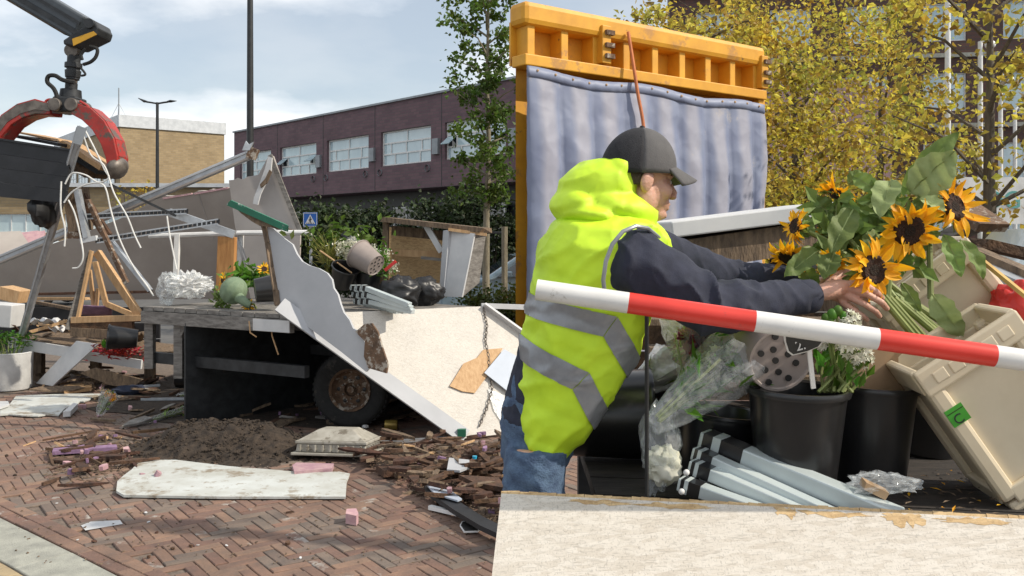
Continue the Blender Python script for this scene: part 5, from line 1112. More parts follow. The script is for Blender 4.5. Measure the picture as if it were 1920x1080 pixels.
bucket('black bucket lying on the bed left of the scalloped panel', P(478, 545, 8.05), (.95, .35, .12), .22, .105, .13)
bucket('taupe pot with drain holes lying in the flower heap of the wreck', P(705, 498, 8.45), (-.75, .45, .45), .24, .105, .14, 'pot_taupe', holes=True)
bucket('black bucket under the holed pot in the flower heap', P(690, 545, 8.75), (0, 0, 1), .17, .12, .15)
bucket('black bucket half hidden behind the scalloped panel', P(640, 535, 8.6), (.3, -.4, .9), .2, .1, .13)
t = thing('clear_tube', 'clear plastic tube with black cap on the flower heap', 'tube', P(680, 460, 9.0)); MB().tube([P(652, 448, 9.0), P(712, 478, 8.9)], .045, 14).build('tube', 'cellophane', t, smooth=True); MB().tube([P(644, 440, 9.02), P(653, 449, 9.0)], .05, 12).build('cap', 'pot_black', t, smooth=True)
o = MB().bar(P(722, 507, 8.6), P(742, 490, 8.6), .05, .03).build('red_wrapper', 'red_plastic'); tag(o, 'bright red wrapper tip beside the flower heap', 'wrapper')
o = MB().tube([P(600, 470, 8.7), P(660, 512, 8.5)], .008, 6).build('thin_stake', 'wood_new'); tag(o, 'thin pale stake poking from the flower heap', 'stake')
def bag(label, c, r, seed):
    t = thing('black_bag', label, 'bag', c-Vector((0, 0, r[2]))); MB().ell(c, r, None, 36, 22, .30, 2.2, seed).build('sack', 'bag_black', t, smooth=2); return t
bag('front black rubbish bag on the bed beside the aluminium profiles', P(748, 550, 8.45), (.20, .17, .15), 5); bag('rear black rubbish bag next to the pale panel box', P(795, 548, 8.75), (.18, .16, .14), 9)
def profiles(label, base, tips, w, par_label=None, mt='alu', capm='pot_black', cap=.07, group='aluminium table legs'):
    for i, (a, b) in enumerate(zip(base, tips)):
        a, b = Vector(a), Vector(b); dd = (b-a).normalized(); t = thing('folding_leg', label % i if '%' in label else label, 'profile', a, group)
        MB().bar(a, b, w, w*.8).build('profile', mt, t, bevel=w*.08); MB().bar(a+dd*w*.2, a+dd*(cap+w*.2), w*1.03, w*.83).build('end_cap', capm, t); MB().bar(a+dd*(cap*.35), a+dd*(cap*.55), w*1.06, w*.86).build('end_band', mt, t)
        for j in (.3, .7): q = a.lerp(b, j)+Vector((0, -w*.5, 0)); 
        MB().bar(a+dd*cap+Vector((0, -w*.42, w*.1)), b+Vector((0, -w*.42, w*.1)), w*.16, w*.12).build('groove_lip', 'white_trim', t)
bs = []; tps = []
for k in range(9): r_, c_ = divmod(k, 3); bs.append(P(660+10*c_+3*r_, 538+13*r_, 8.3-.12*c_)); tps.append(P(740+14*c_+3*r_, 572+6*r_, 7.95-.12*c_))
profiles('grey-green aluminium folding leg in the bundle on the wrecked trailer', bs, tps, .055, cap=.05, group='folding legs on the wreck')
# ------------------------------------------------------------------ broken plywood box at the back
t = thing('plywood_box', 'broken open plywood box with white door behind the black bags', 'box', P(800, 560, 9.3)); yb = 9.6
bpl = pl3(P(722, 430, yb), P(830, 440, yb+.1), P(722, 555, yb)); panel('back_board', 'osb_raw', bpl, [(727, 425), (835, 442), (832, 545), (725, 525)], .02, t)
for a, b, w in (((727, 412, 9.4), (912, 432, 9.1), .10),): MB().bar(P(*a), P(*b), .35, .05, jag=.02).build('top_board', 'wood_old', t)
MB().bar(P(724, 412, 9.35), P(722, 535, 9.35), .06, .08).build('corner_post', 'wood_old', t); MB().bar(P(735, 473, 9.45), P(828, 478, 9.35), .03, .07).build('mid_rail', 'wood_new', t); MB().bar(P(735, 432, 9.45), P(832, 442, 9.4), .03, .10).build('upper_rail', 'wood_old', t)
panel('white_door', 'panel_white', pl3(P(842, 430, 9.05), P(888, 438, 8.95), P(830, 558, 9.0)), [(843, 431), (890, 438), (866, 557), (832, 556)], .03, t); panel('door_edge', 'wood_grey', pl3(P(890, 438, 9.0), P(910, 440, 9.2), P(868, 557, 9.0)), [(891, 438), (911, 441), (899, 530), (868, 556)], .03, t)
panel('side_panel', 'panel_grey', pl3(P(832, 430, 9.06), P(844, 430, 9.0), P(826, 558, 9.0)), [(831, 432), (842, 431), (831, 557), (823, 556)], .03, t); MB().bar(P(798, 421, 9.2), P(828, 472, 9.15), .03, .06).build('white_batten', 'panel_white', t)
MB().bar(P(790, 483, 9.3), P(828, 487, 9.25), .03, .03).build('small_shelf', 'wood_grey', t); MB().bar(P(841, 430, 9.0), P(912, 440, 8.98), .05, .03).build('door_lintel', 'wood_new', t)
# ------------------------------------------------------------------ yellow container with blue tarpaulin
mat('cont_yellow', (.72, .36, .025), (.58, .27, .02), scale=3, rough=.55, spots=[((.45, .22, .05), 2.5, .58), ((.20, .10, .04), 7, .63), ((.10, .06, .03), 20, .67)])
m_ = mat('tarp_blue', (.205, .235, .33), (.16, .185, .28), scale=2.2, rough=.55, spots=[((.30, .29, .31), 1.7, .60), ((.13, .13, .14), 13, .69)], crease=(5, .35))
t_ = m_.node_tree; b_ = t_.nodes['Principled BSDF']; src = b_.inputs['Base Color'].links[0].from_socket      # paler vertical bands mixed into the sheet colour
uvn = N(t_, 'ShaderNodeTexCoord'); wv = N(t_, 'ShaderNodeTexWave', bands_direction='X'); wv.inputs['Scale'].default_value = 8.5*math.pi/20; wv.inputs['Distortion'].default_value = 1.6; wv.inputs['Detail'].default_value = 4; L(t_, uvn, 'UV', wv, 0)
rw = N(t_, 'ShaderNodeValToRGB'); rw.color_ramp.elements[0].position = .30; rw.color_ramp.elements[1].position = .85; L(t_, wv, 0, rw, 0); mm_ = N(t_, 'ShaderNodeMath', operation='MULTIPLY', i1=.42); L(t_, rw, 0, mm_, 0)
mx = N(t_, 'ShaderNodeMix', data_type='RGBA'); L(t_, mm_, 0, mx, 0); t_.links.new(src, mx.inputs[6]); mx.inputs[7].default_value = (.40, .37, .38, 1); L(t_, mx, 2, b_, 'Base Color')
mat('pale_leaf', (.36, .43, .19), (.24, .31, .11), scale=11, rough=.65, trans=.3, bump=.5, bscale=40)
mat('rope_orange', (.60, .20, .08), (.45, .15, .06), rough=.8)
mat('hivis', (.60, .84, .03), (.50, .73, .022), scale=9, rough=.6, crease=(11, .32))
mat('reflective', (.30, .31, .33), (.24, .25, .27), scale=30, rough=.35, metal=.3)
mat('navy_knit', (.026, .030, .052), (.016, .019, .034), scale=30, rough=.9, bump=.2, bscale=400)
mat('denim', (.10, .16, .25), (.045, .075, .14), scale=26, rough=.9, bump=.4, bscale=200)
mat('cap_cloth', (.100, .096, .096), (.082, .079, .080), scale=30, rough=.9, bump=.12, bscale=240)
mat('cap_mesh', (.022, .022, .026), (.012, .012, .015), scale=60, rough=.9, bump=.3, bscale=400)
m_ = mat('skin', (.58, .34, .25), (.48, .25, .18), scale=14, rough=.5, bump=.25, bscale=120)
b_ = m_.node_tree.nodes['Principled BSDF']; b_.inputs['Subsurface Weight'].default_value = .12; b_.inputs['Subsurface Radius'].default_value = (.02, .008, .004)
mat('eye_white', (.75, .72, .70), rough=.2); mat('hair_dark', (.10, .07, .05), (.05, .035, .025), scale=90, rough=.8, bump=.8)
mat('crate_cream', (.72, .62, .45), (.63, .53, .37), scale=4, rough=.5, spots=[((.33, .25, .17), 11, .68), ((.12, .10, .08), 40, .74)])
mat('sticker_green', (.06, .36, .03), (.05, .30, .02), rough=.5)
mat('red_paint', (.72, .045, .030), (.62, .035, .022), scale=7, rough=.4, spots=[((.40, .05, .04), 9, .60), ((.16, .05, .04), 45, .70)])
mat('white_gloss', (.74, .73, .71), (.63, .62, .60), scale=7, rough=.4, spots=[((.42, .40, .36), 14, .63), ((.20, .18, .16), 45, .70)])
mat('burgundy', (.22, .010, .045), (.12, .006, .02), rough=.6, isl=.35, trans=.2)
mat('cardboard', (.40, .27, .16), (.33, .215, .12), scale=8, rough=.85)
mat('bamboo', (.62, .42, .14), (.48, .30, .09), scale=9, rough=.55)
mat('red_film', (.72, .05, .04), (.6, .04, .03), scale=6, rough=.3, trans=.25)
C0 = Vector(((972-960)*9.45/F, 9.45, 0)); C1 = Vector(((1424-960)*11.8/F, 11.8, 0)); cd = (C1-C0).normalized(); CT = frame(C0, cd); CL_ = (C1-C0).length; ZT = 4.19
ct = thing('container', 'tall yellow steel waste container hung with a blue-grey tarpaulin', 'container', C0)
MB(CT).box((CL_/2, .04, ZT-.125), (CL_, .29, .25)).build('top_rail', 'cont_yellow', ct, bevel=.06)
MB(CT).box((CL_/2, .16, ZT-.42), (CL_-.02, .03, .46)).build('band_plate', 'cont_yellow', ct)
for i in range(9): s = .13+(CL_-.26)*i/8; MB(CT).box((s, .05, ZT-.40), (.10, .20, .36)).build('rib', 'cont_yellow', ct, bevel=.01)
MB(CT).box((CL_/2, .0, ZT-.62), (CL_, .24, .12)).build('lower_rail', 'cont_yellow', ct, bevel=.012)
for s in (1.12, CL_-.06):
    l = MB(CT).box((s, -.06, ZT-.33), (.13, .16, .42)).build('latch_bracket', 'cont_yellow', ct, bevel=.01)
    for z in (-.2, -.34, -.46): MB(CT).box((s+.03, -.15, ZT+z), (.12, .05, .05)).build('latch_lug', 'rust', l)
MB(CT).box((CL_-.05, .03, (ZT-.68)/2), (.13, .22, ZT-.68)).build('corner_post', 'cont_yellow', ct, bevel=.01)
Ti = CT.inverted(); ka_ = Ti.to_3x3() @ Vector((.06, 1, 0)); ka_ *= 2.3/ka_.y
MB(CT).prism([(.10, .18, .12), (CL_-.02, .18, .12), (CL_-.02, 2.4, .12), (.10+ka_.x*.965, 2.4, .12)], (0, 0, ZT-.55)).build('body', 'cont_yellow', ct)
MB(CT).bar((.25, .1, .058), (.25+ka_.x*.965, 2.4, .058), .18, .116).build('skid', 'steel_dark', ct); MB(CT).box((CL_-.3, 1.2, .06), (.2, 2.5, .12)).build('skid', 'steel_dark', ct)
tp = thing('tarpaulin', 'worn blue-grey tarpaulin with eyelets hung down the yellow container', 'tarpaulin', CT @ Vector((CL_/2, -.1, .4)))
def tf(s, q):
    x = -.02+(CL_-.13)*s; z = ZT-.70-.05*s-.05*math.sin(s*7)**2*(1-q)-(ZT-1.1)*q; rib = abs(math.sin(s*math.pi*8.5))**.6
    fall = max(0, (s-.93)/.07); return Vector((x+(.03*math.sin(q*9) if s > .95 else 0), -.17-.11*rib*min(1, q*3+.15)-.02*noise.noise(Vector((s*9, q*5, 1)))-.015*noise.noise(Vector((s*30, q*20, 1)))+.18*fall*q, z))
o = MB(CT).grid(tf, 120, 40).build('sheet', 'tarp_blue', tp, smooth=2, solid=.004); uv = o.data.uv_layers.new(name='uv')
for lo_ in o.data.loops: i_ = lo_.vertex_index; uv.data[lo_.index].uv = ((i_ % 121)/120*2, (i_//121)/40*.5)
def hemf(s, q): p = tf(s, q*.035); p.y -= .012; return p
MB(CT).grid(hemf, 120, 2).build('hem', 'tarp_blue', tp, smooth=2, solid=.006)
for i in range(16): p = tf((i+.5)/16, .012); MB().ell(CT @ Vector((p.x, p.y-.02, p.z)), (.014, .008, .014), None, 8, 5).build('eyelet', 'wood_new', tp)
hose(tp, [(1178, 60, 10.2), (1186, 110, 10.15), (1196, 175, 10.1), (1207, 240, 10.1), (1210, 330, 10.1)], .02, 'strap', 'rope_orange')
# ------------------------------------------------------------------ off-frame lamp post whose shadow crosses the bricks
q = Vector((5.25, 3.8, 0)); lq = thing('lamp_post', 'slim lamp post out on the right whose shadow crosses the bricks', 'lamp post', q)
MB().tube([q, q+Vector((0, 0, 6.6))], [.10, .075], 12).build('pole', 'black_paint', lq, smooth=True); MB().box(q+Vector((.3, 0, 6.62)), (.7, .18, .08)).build('lamp_head', 'black_paint', lq, bevel=.02)
# ------------------------------------------------------------------ near stall bed with the chipboard flap
mat('bed_dark', (.045, .036, .030), (.018, .015, .013), scale=9, rough=.85, bump=.5, stretch=(1, 5, 5), spots=((.10, .075, .05), 13, .66))  # plank colour darkened to carry the shadow among the goods
ZB = 1.085
FL, FR = P(940, 921, 2.2), P(2080, 980, 1.97); FL.z = FR.z = ZB
fd = Vector((-.03, -.82, -.60)).normalized(); ll = ZB/.60*Vector((-.03, -.82, -.60)).length
t = thing('stall_flap', 'long whitish chipboard flap folded down at the near stall bed', 'flap', FL+fd*ll)
fn = (FR-FL).cross(fd).normalized()
if fn.z < 0: fn = -fn
pts = [FL, FR, FR+fd*ll*.985, FL+fd*ll*.985-Vector((.10, 0, 0))]
MB().prism(pts, -fn*.022).build('board', 'osb_white', t)
mm = MB(); rr = random.Random(14); nseg = 60
for i in range(nseg):
    a, b = FL.lerp(FR, i/nseg), FL.lerp(FR, (i+1)/nseg); mm.bar(a-fn*.011+Vector((0, .004, rr.uniform(0, .003))), b-fn*.011+Vector((0, .004, rr.uniform(0, .003))), .012, .021, up=fn)
mm.build('raw_edge', 'osb_raw', t)
# painted-off bare patches along the edge
for u, w_, h_ in ((1478, 20, 9), (1700, 34, 10), (1120, 60, 3), (1260, 70, 3), (1570, 60, 4), (1830, 60, 4)):
    e = RP(u, 1000, (FL, fn)); s0 = (e-FL).dot((FR-FL).normalized()); c_ = FL+(FR-FL).normalized()*s0; ex_ = (FR-FL).normalized(); sc_ = c_.y/F; n_ = 30
    out = [c_+fn*.0004+ex_*(math.cos(2*math.pi*k/n_)*w_*sc_*(1+.25*rr.uniform(-1, 1)))+fd*(.012+max(-.011, math.sin(2*math.pi*k/n_)*h_*sc_*1.6*(1+.7*rr.uniform(-1, 1)))) for k in range(n_)]
    MB().prism(out, fn*.0004).build('bare_patch', 'osb_raw', t)
ZD = ZB-.05
sbd = thing('stall_bed', 'near flatbed of dark planks loaded with flower buckets', 'bed', (1.4, 2.9, 0)); X0, X1, YB = .22, 2.75, 3.75
for i in range(9):
    f0, f1 = i/9, (i+1)/9
    def bp(x, f): k = (x-FL.x)/(FR.x-FL.x); y0 = FL.y+(FR.y-FL.y)*k+.045; return Vector((x, y0+(YB-y0)*f, ZD-.003+.0015*(i % 3)))
    MB().prism([bp(X0, f0+.004), bp(X1, f0+.004), bp(X1, f1), bp(X0, f1)], (0, 0, -.036)).build('plank', 'bed_dark', sbd)
MB().bar((X0, 2.32, ZD-.09), (X1, 2.15, ZD-.09), .05, .09).build('edge_beam', 'steel_dark', sbd)
for x_ in (X0+.08, X1-.1):
    for y_ in (2.34, 3.65): MB().box((x_, y_, (ZD-.05)/2), (.07, .07, ZD-.05)).build('leg', 'steel_dark', sbd)
for z0, z1, m2 in ((ZD, 1.24, 'wood_rot'), (1.242, 1.40, 'wood_rot'), (1.402, 1.52, 'wood_old')): MB().box(((X0+X1)/2+.1, YB+.02+(z0-1)*.05, (z0+z1)/2-.002), (X1-X0, .03, z1-z0-.006)).build('back_board', m2, sbd)
t = thing('roof_slab', 'fallen white-edged roof slab behind the worker\'s arms', 'roof piece', P(1350, 470, 3.9))
a, b = P(1225, 432, 3.5), P(1520, 396, 3.62)
MB().bar(a, b, .4, .06).build('slab', 'panel_white', t, bevel=.006); MB().bar(a+Vector((.03, .02, -.10)), b+Vector((0, .02, -.09)), .36, .115).build('brown_lining', 'wood_old', t)
for x_ in (.35, .8): q = a.lerp(b, x_); MB().box((q.x, q.y, (q.z+ZB)/2-.05), (.07, .05, q.z-ZB-.1)).build('prop', 'wood_rot', t)
for i, (z, lab) in enumerate(((1.20, 'lower'), (1.30, 'middle'), (1.40, 'upper'))): o = MB().box((.95, 3.3+.03*i, z), (.9, .12, .022)).build('shelf_slat', 'wood_old'); tag(o, lab+' dark slat of the collapsed shelf under the roof slab', 'slat')
for i, (a, b, w, mt, lab) in enumerate((((1800, 385, 3.7), (1858, 425, 3.5), .12, 'rust', 'jagged brown beam end rising right of the sunflowers'), ((1790, 440, 3.7), (1850, 410, 3.6), .16, 'wood_grey', 'splintered grey board under the jagged beam end'), ((1820, 470, 3.5), (1960, 530, 3.3), .10, 'wood_old', 'long weathered plank above the red bag'),
                                  ((1830, 455, 3.7), (1960, 485, 3.7), .12, 'wood_rot', 'dark plank behind the long weathered plank'), ((1840, 500, 3.4), (1970, 560, 3.2), .09, 'galv', 'dull metal strip below the long weathered plank'), ((1800, 520, 3.5), (1960, 600, 3.4), .18, 'wood_rot', 'broad rotten plank behind the red bag'))):
    o = MB().bar(P(*a), P(*b), w, .04, jag=.04).build('broken_plank', mt); tag(o, lab, 'plank', 'broken planks on the near bed')
# ------------------------------------------------------------------ buckets, pots and flowers on the near bed
bucket('big black bucket lying on its side next to the worker', Vector((P(1062, 800, 2.76).x, 2.76, ZD+.137)), (1, -.03, .0), .25, .125, .136)
bucket('tall black bucket holding the white flowers and price tag', Vector((P(1490, 800, 2.33).x, 2.33, ZD)), (.02, -.02, 1), .285, .095, .123)
bucket('black bucket beside the cardboard box and cream crate', Vector((P(1630, 800, 2.47).x, 2.47, ZD)), (.04, 0, 1), .27, .09, .113)
bucket('small black bucket of burgundy flowers behind the fallen bucket', Vector((P(1240, 700, 2.95).x, 2.95, ZD)), (0, 0, 1), .22, .10, .125)
bucket('black bucket half hidden behind the cream crate corner', Vector((P(1735, 800, 2.85).x, 2.85, ZD)), (.1, 0, 1), .20, .10, .125)
bucket('black bucket in the dark behind the aluminium legs', Vector((P(1340, 800, 2.52).x, 2.52, ZD)), (.1, 0, 1), .19, .10, .125)
bucket('taupe pot with drain holes lying on top of the near buckets', PN(1464, 676, 2.46), (-.12, .95, .22), .22, .082, .115, 'pot_taupe', holes=True)
o = MB().box(PN(1632, 690, 2.78)+Vector((0, 0, 0)), (.15, .16, .13), Matrix.Rotation(-.06, 3, 'Y')).build('cardboard_carton', 'cardboard', None, bevel=.003); tag(o, 'brown cardboard carton behind the white flowers', 'box')
# price tag
t = thing('price_tag', 'black shield price tag with chalk 2 stuck in the tall bucket', 'price tag', PN(1524, 735, 2.36)); tpl = pl3(PN(1470, 640, 2.36), PN(1545, 630, 2.33), PN(1505, 668, 2.37))
out = [(1470, 622), (1546, 638), (1537, 650), (1514, 660), (1486, 667), (1477, 660), (1471, 640)]; cxm = sum(p[0] for p in out)/7; cym = sum(p[1] for p in out)/7
MB().prism([RP(u, v, tpl) for u, v in out], (0, .006, 0)).build('rim', 'white_gloss', t, bevel=.001); MB().prism([RP(cxm+(u-cxm)*.9, cym+(v-cym)*.86, tpl)+Vector((0, -.002, 0)) for u, v in out], (0, .005, 0)).build('face', 'sign_black', t)
MB().bar(PN(1517, 655, 2.37), PN(1525, 728, 2.39), .011, .006, up=(0, 1, 0)).build('stake', 'white_gloss', t)
text('2.', RP(1500, 648, tpl)+Vector((0, -.004, 0)), .034, 'white_gloss', t, 'chalk_number', rot=Matrix.Rotation(-.25, 4, 'Y') @ Matrix.Rotation(math.pi/2, 4, 'X'), ext=.0006)
# white agapanthus-like bunch
def umbel(label, c, r, base, seed, mt='flower_white', n=34):
    rr = random.Random(seed); t = thing('white_flower', label, 'flower', Vector(base), 'white flowers in the tall bucket'); MB().tube([base, (Vector(base)+Vector(c))/2+Vector((rr.gauss(0, .006), 0, 0)), c], [.005, .0045, .004], 7).build('stem', 'green_stem', t, smooth=True)
    m = MB(); bud = MB()
    for k in range(n):
        d_ = Vector((rr.gauss(0, 1), rr.gauss(-.5, 1), rr.gauss(.2, 1))).normalized(); e = Vector(c)+d_*r*rr.uniform(.7, 1.0)
        for j in range(6):
            a = j*math.pi/3; x = d_.cross(Vector((.2, .3, .9))).normalized(); y = d_.cross(x); dd = x*math.cos(a)+y*math.sin(a)+d_*.6; m.leaf(e, dd, d_, r*.42, r*.17, .1)
        bud.tube([Vector(c), e], .0012, 4)
    m.build('petals', mt, t); bud.build('flower_stalks', 'green_stem', t)
WF = [((1600, 640, 2.44), .042, 'lowest and fullest'), ((1560, 622, 2.47), .032, 'partly behind the barrier pole'), ((1612, 668, 2.46), .03, 'hanging over the bucket edge'), ((1590, 605, 2.46), .03, 'just under the fingers'), ((1550, 645, 2.50), .028, 'beside the price tag stake')]
for i, (c, r, l) in enumerate(WF): umbel('white star flower cluster '+l, PN(*c), r, PN(1545+i*9, 735, 2.5), i)
t = thing('green_buds', 'pale green round buds above the white flowers', 'buds', PN(1570, 735, 2.5))
for i, (u, v, r) in enumerate(((1571, 583, .012), (1560, 590, .013), (1548, 597, .011), (1556, 603, .011), (1581, 592, .010))): MB().ell(PN(u, v, 2.45), (r, r, r*1.2), None, 10, 8).build('bud', 'lush_leaf', t, smooth=2); MB().tube([PN(u, v, 2.45), PN(1555+i*6, 735, 2.5)], .003, 5).build('stem', 'green_stem', t)
m = MB(); rr = random.Random(6); t = thing('leafy_sprigs', 'bright green stems and leaves standing in the tall bucket', 'sprigs', PN(1565, 735, 2.5))
for k in range(22): b0 = PN(rr.uniform(1530, 1600), 735, 2.5+rr.uniform(-.04, .04)); tp_ = PN(rr.uniform(1530, 1640), rr.uniform(650, 700), 2.5+rr.uniform(-.05, .05)); m.tube([b0, b0.lerp(tp_, .5)+Vector((rr.gauss(0, .008), 0, 0)), tp_], [.0045, .004, .002], 6)
m.build('stems', 'green_stem', t, smooth=True); m = MB()
for k in range(26): m.leaf(PN(rr.uniform(1530, 1630), rr.uniform(670, 730), 2.48+rr.uniform(-.04, .05)), (rr.gauss(0, .6), rr.gauss(-.2, .4), 1), (0, -1, 0), .05, .02)
m.build('leaves', 'lush_leaf', t)
# wrapped bouquets near
bouquet('large cellophane bouquet with yellow-green stems slung over the fallen bucket', PN(1222, 800, 2.46), PN(1385, 668, 2.54), .085, 'flower_white', 31, 150, fl=10, mtl='lush_leaf', frr=.016)
bouquet('burgundy blooms in clear film standing behind the cellophane bouquet', PN(1300, 735, 2.70), PN(1330, 618, 2.72), .12, 'burgundy', 32, 25, fl=40, frr=.030)
bouquet('burgundy blooms in white paper behind the fallen bucket', P(1180, 735, 2.8), P(1260, 680, 2.82), .07, 'burgundy', 33, 40, fl=12, frr=.02, film_='plastic_bag')
bouquet('small cellophane bouquet under the arms with orange blooms', PN(1340, 690, 2.85), PN(1420, 630, 2.9), .09, 'petal', 35, 90, fl=8, frr=.016)
crumple('pale crumpled wet paper at the lying bucket mouth', 'paper_wad', 'flower_white', PN(1245, 872, 2.50), (.045, .04, .05), 6, 'paper', .3, 3)
crumple('clear film hanging out of the lying bucket mouth', 'film_wad', 'cellophane', PN(1238, 835, 2.52), (.05, .06, .11), 8, 'plastic', .35, 2.4)
crumple('clear film scrap on the bed before the cream crate', 'film_scrap', 'cellophane', PN(1655, 905, 2.35), (.08, .06, .02), 9, 'plastic', .5, 2.6)
o = MB().prism([PN(u, v, 2.30) for u, v in ((1625, 905), (1668, 925), (1660, 938), (1620, 918))], (0, .03, .005)).build('brown_label', 'cardboard'); tag(o, 'brown card label inside the clear film scrap', 'label')
rr = random.Random(66); m = MB(); m2 = MB()
for k in range(420):
    x_ = rr.uniform(.95, 2.4); y_ = rr.uniform(2.16, 2.6); p = Vector((x_, y_, ZD+.002+rr.uniform(0, .012))); (m if rr.random() < .8 else m2).leaf(p, (rr.gauss(0, 1), rr.gauss(0, 1), rr.gauss(.05, .15)), (0, 0, 1), rr.uniform(.008, .035), .008)
o = m.build('bed_litter', 'wood_old', kind='stuff'); tag(o, 'brown plant litter strewn on the near bed', 'litter'); o = m2.build('fallen_petals', 'petal', kind='stuff'); tag(o, 'fallen yellow petals on the near bed edge', 'petals')
# aluminium folding legs, near
LG = [((1318, 822, 2.58), (1700, 962, 2.10), .058, 'topmost, flat and broad with black corner'), ((1302, 848, 2.53), (1590, 955, 2.14), .04, 'second from the top'), ((1296, 872, 2.49), (1540, 960, 2.13), .04, 'third from the top'), ((1275, 905, 2.44), (1460, 962, 2.14), .04, 'lowest, with white bolted end')]
def edge_at(u):
    k = (u-960)/F; s_ = (k*FL.y-FL.x)/((FR.x-FL.x)-k*(FR.y-FL.y)); return FL.lerp(FR, s_)
for a, b, w, l in LG: profiles('near pale aluminium table leg, '+l, [PN(*a)], [edge_at(b[0])+Vector((0, .035, ZD-ZB+w*.42))], w, cap=.05 if w < .05 else .11, group='aluminium table legs on the near bed')
for u, v in ((1310, 868), (1330, 900), (1345, 880)): pass
t = thing('leg_bracket', 'bolted metal bracket joining the near aluminium legs', 'bracket', PN(1300, 915, 2.42)); MB().bar(PN(1318, 870, 2.50), PN(1335, 905, 2.47), .05, .012, up=(0, 1, 0)).build('plate', 'alu', t)
for u, v in ((1287, 886), (1278, 922)): MB().ell(PN(u, v, 2.40), (.008, .006, .008), None, 10, 6).build('bolt', 'white_gloss', t, smooth=2)
# ------------------------------------------------------------------ cream crates
def crate(label, c, tilt, yaw, w, d_, h, sticker=False):
    t = thing('flower_crate', label, 'crate', c, 'cream plastic crates'); M = Matrix.Translation(c) @ Matrix.Rotation(yaw, 4, 'Z') @ Matrix.Rotation(tilt, 4, 'Y')
    th = .008
    def bx(c_, s_, nm, bv=.005): return MB(M).box(c_, s_).build(nm, 'crate_cream', t, bevel=bv)
    bx((0, 0, -h/2+th/2), (w-.03, d_-.03, th), 'floor')
    for s in (-1, 1):
        bx((0, s*(d_/2-.02), -.01), (w-.05, th, h-.07), 'side_panel'); bx((s*(w/2-.02), 0, -.01), (th, d_-.05, h-.07), 'end_panel')
        bx((0, s*(d_/2-.006), h/2-.035), (w+.004, .022, .07), 'top_rim', .006); bx((s*(w/2-.006), 0, h/2-.034), (.022, d_-.034, .068), 'top_rim', .006)
        bx((0, s*(d_/2-.008), -h/2+.022), (w-.06, .018, .044), 'bottom_rim', .005); bx((s*(w/2-.008), 0, -h/2+.0225), (.018, d_-.07, .043), 'bottom_rim', .005)
        for s2 in (-1, 1): bx((s*(w/2-.022), s2*(d_/2-.022), -.012), (.046, .046, h-.05), 'corner_post', .012); bx((s*(w/2-.035), s2*(d_/2-.03), -h/2-.008), (.055, .045, .03), 'foot', .008)
        for k in range(5): MB(M).box((-w*.32+k*w*.16, s*(d_/2+.0055), h/2-.035), (.035, .006, .03)).build('rim_pad', 'crate_cream', t, bevel=.004)
    if sticker:
        st = MB(M).box((-w/2+.03, -d_/2-.0025, h/2-.14), (.048, .003, .045)).build('sticker', 'sticker_green', t)
        TT = M @ Matrix.Translation((-w/2+.027, -d_/2-.0045, h/2-.15)) @ Matrix.Rotation(math.pi/2, 4, 'X'); text('C', TT.translation, .035, 'sign_black', t, 'letter', rot=TT.to_3x3().to_4x4(), ext=.0004)
        MB(M).box((-w/2+.03, -d_/2-.0042, h/2-.128), (.044, .001, .002)).build('sticker_line', 'leaf_dark', t)
    return t
crate('front cream plastic crate tipped on its corner, green sticker', PN(1858, 752, 2.56), -.60, -.10, .29, .24, .40, True)
crate('rear cream plastic crate tipped behind the sunflower stems', P(1765, 590, 2.86), -.66, -.10, .34, .26, .36)
o = MB().bar(P(1826, 476, 2.75), P(1960, 585, 2.45), .012, .012).build('bamboo_cane', 'bamboo'); tag(o, 'yellow bamboo cane sticking out over the red bag', 'cane')
t = thing('red_bag', 'shiny red plastic bag crushed behind the cream crate', 'bag', P(1908, 650, 2.66)); MB().ell(P(1912, 596, 2.66), (.085, .07, .10), None, 36, 24, .30, 2.4, 3).build('sack', 'red_film', t, smooth=2)
# ------------------------------------------------------------------ sunflower bunch
YS = 2.55
SF = [((1636, 506, 2.42), (.30, -.95, -.05), .083, 'lowest big sunflower right above the fingers'), ((1704, 432, 2.50), (.05, -.93, -.35), .088, 'big dark-centred sunflower in the middle of the bunch'), ((1788, 388, 2.60), (.42, -.80, .25), .083, 'right-hand sunflower under the tall pale leaf'),
      ((1572, 366, 2.66), (.55, .10, .80), .062, 'sunflower seen from the side at the top of the bunch'), ((1478, 482, 2.56), (-.45, -.45, -.75), .060, 'drooping sunflower furthest toward the worker'), ((1492, 425, 2.62), (-.85, -.25, .15), .052, 'half-open sunflower turned to the worker'), ((1556, 432, 2.66), (-.3, -.5, .6), .045, 'small sunflower hidden in the leaves'), ((1562, 488, 2.52), (-.6, -.5, -.5), .045, 'small sunflower below the leaves by the wrist')]
for i, (c, nn, r, l) in enumerate(SF):
    e = P(1745+8*i, 640+4*i, 2.66); sunflower(l, P(*c), nn, r, P(1655+9*i, 560+2*i, 2.53+.01*i) if i not in (2,) else P(1745, 560, 2.62), seed=i, group='sunflowers held by the worker', sr=.0085, disc=.50)
t = thing('cut_stalks', 'thick green sunflower stem ends running down into the rear crate', 'stalks', P(1760, 640, 2.66))
for i in range(8): a = P(1648+9*i, 552+2*i, 2.52+.012*i); b = P(1700+14*i, 615+6*(i % 3), 2.56+.015*i); e = b+(b-a)*.35; MB().tube([a, b, e], [.009, .010, .010], 8).build('stem', 'green_stem', t, smooth=True)
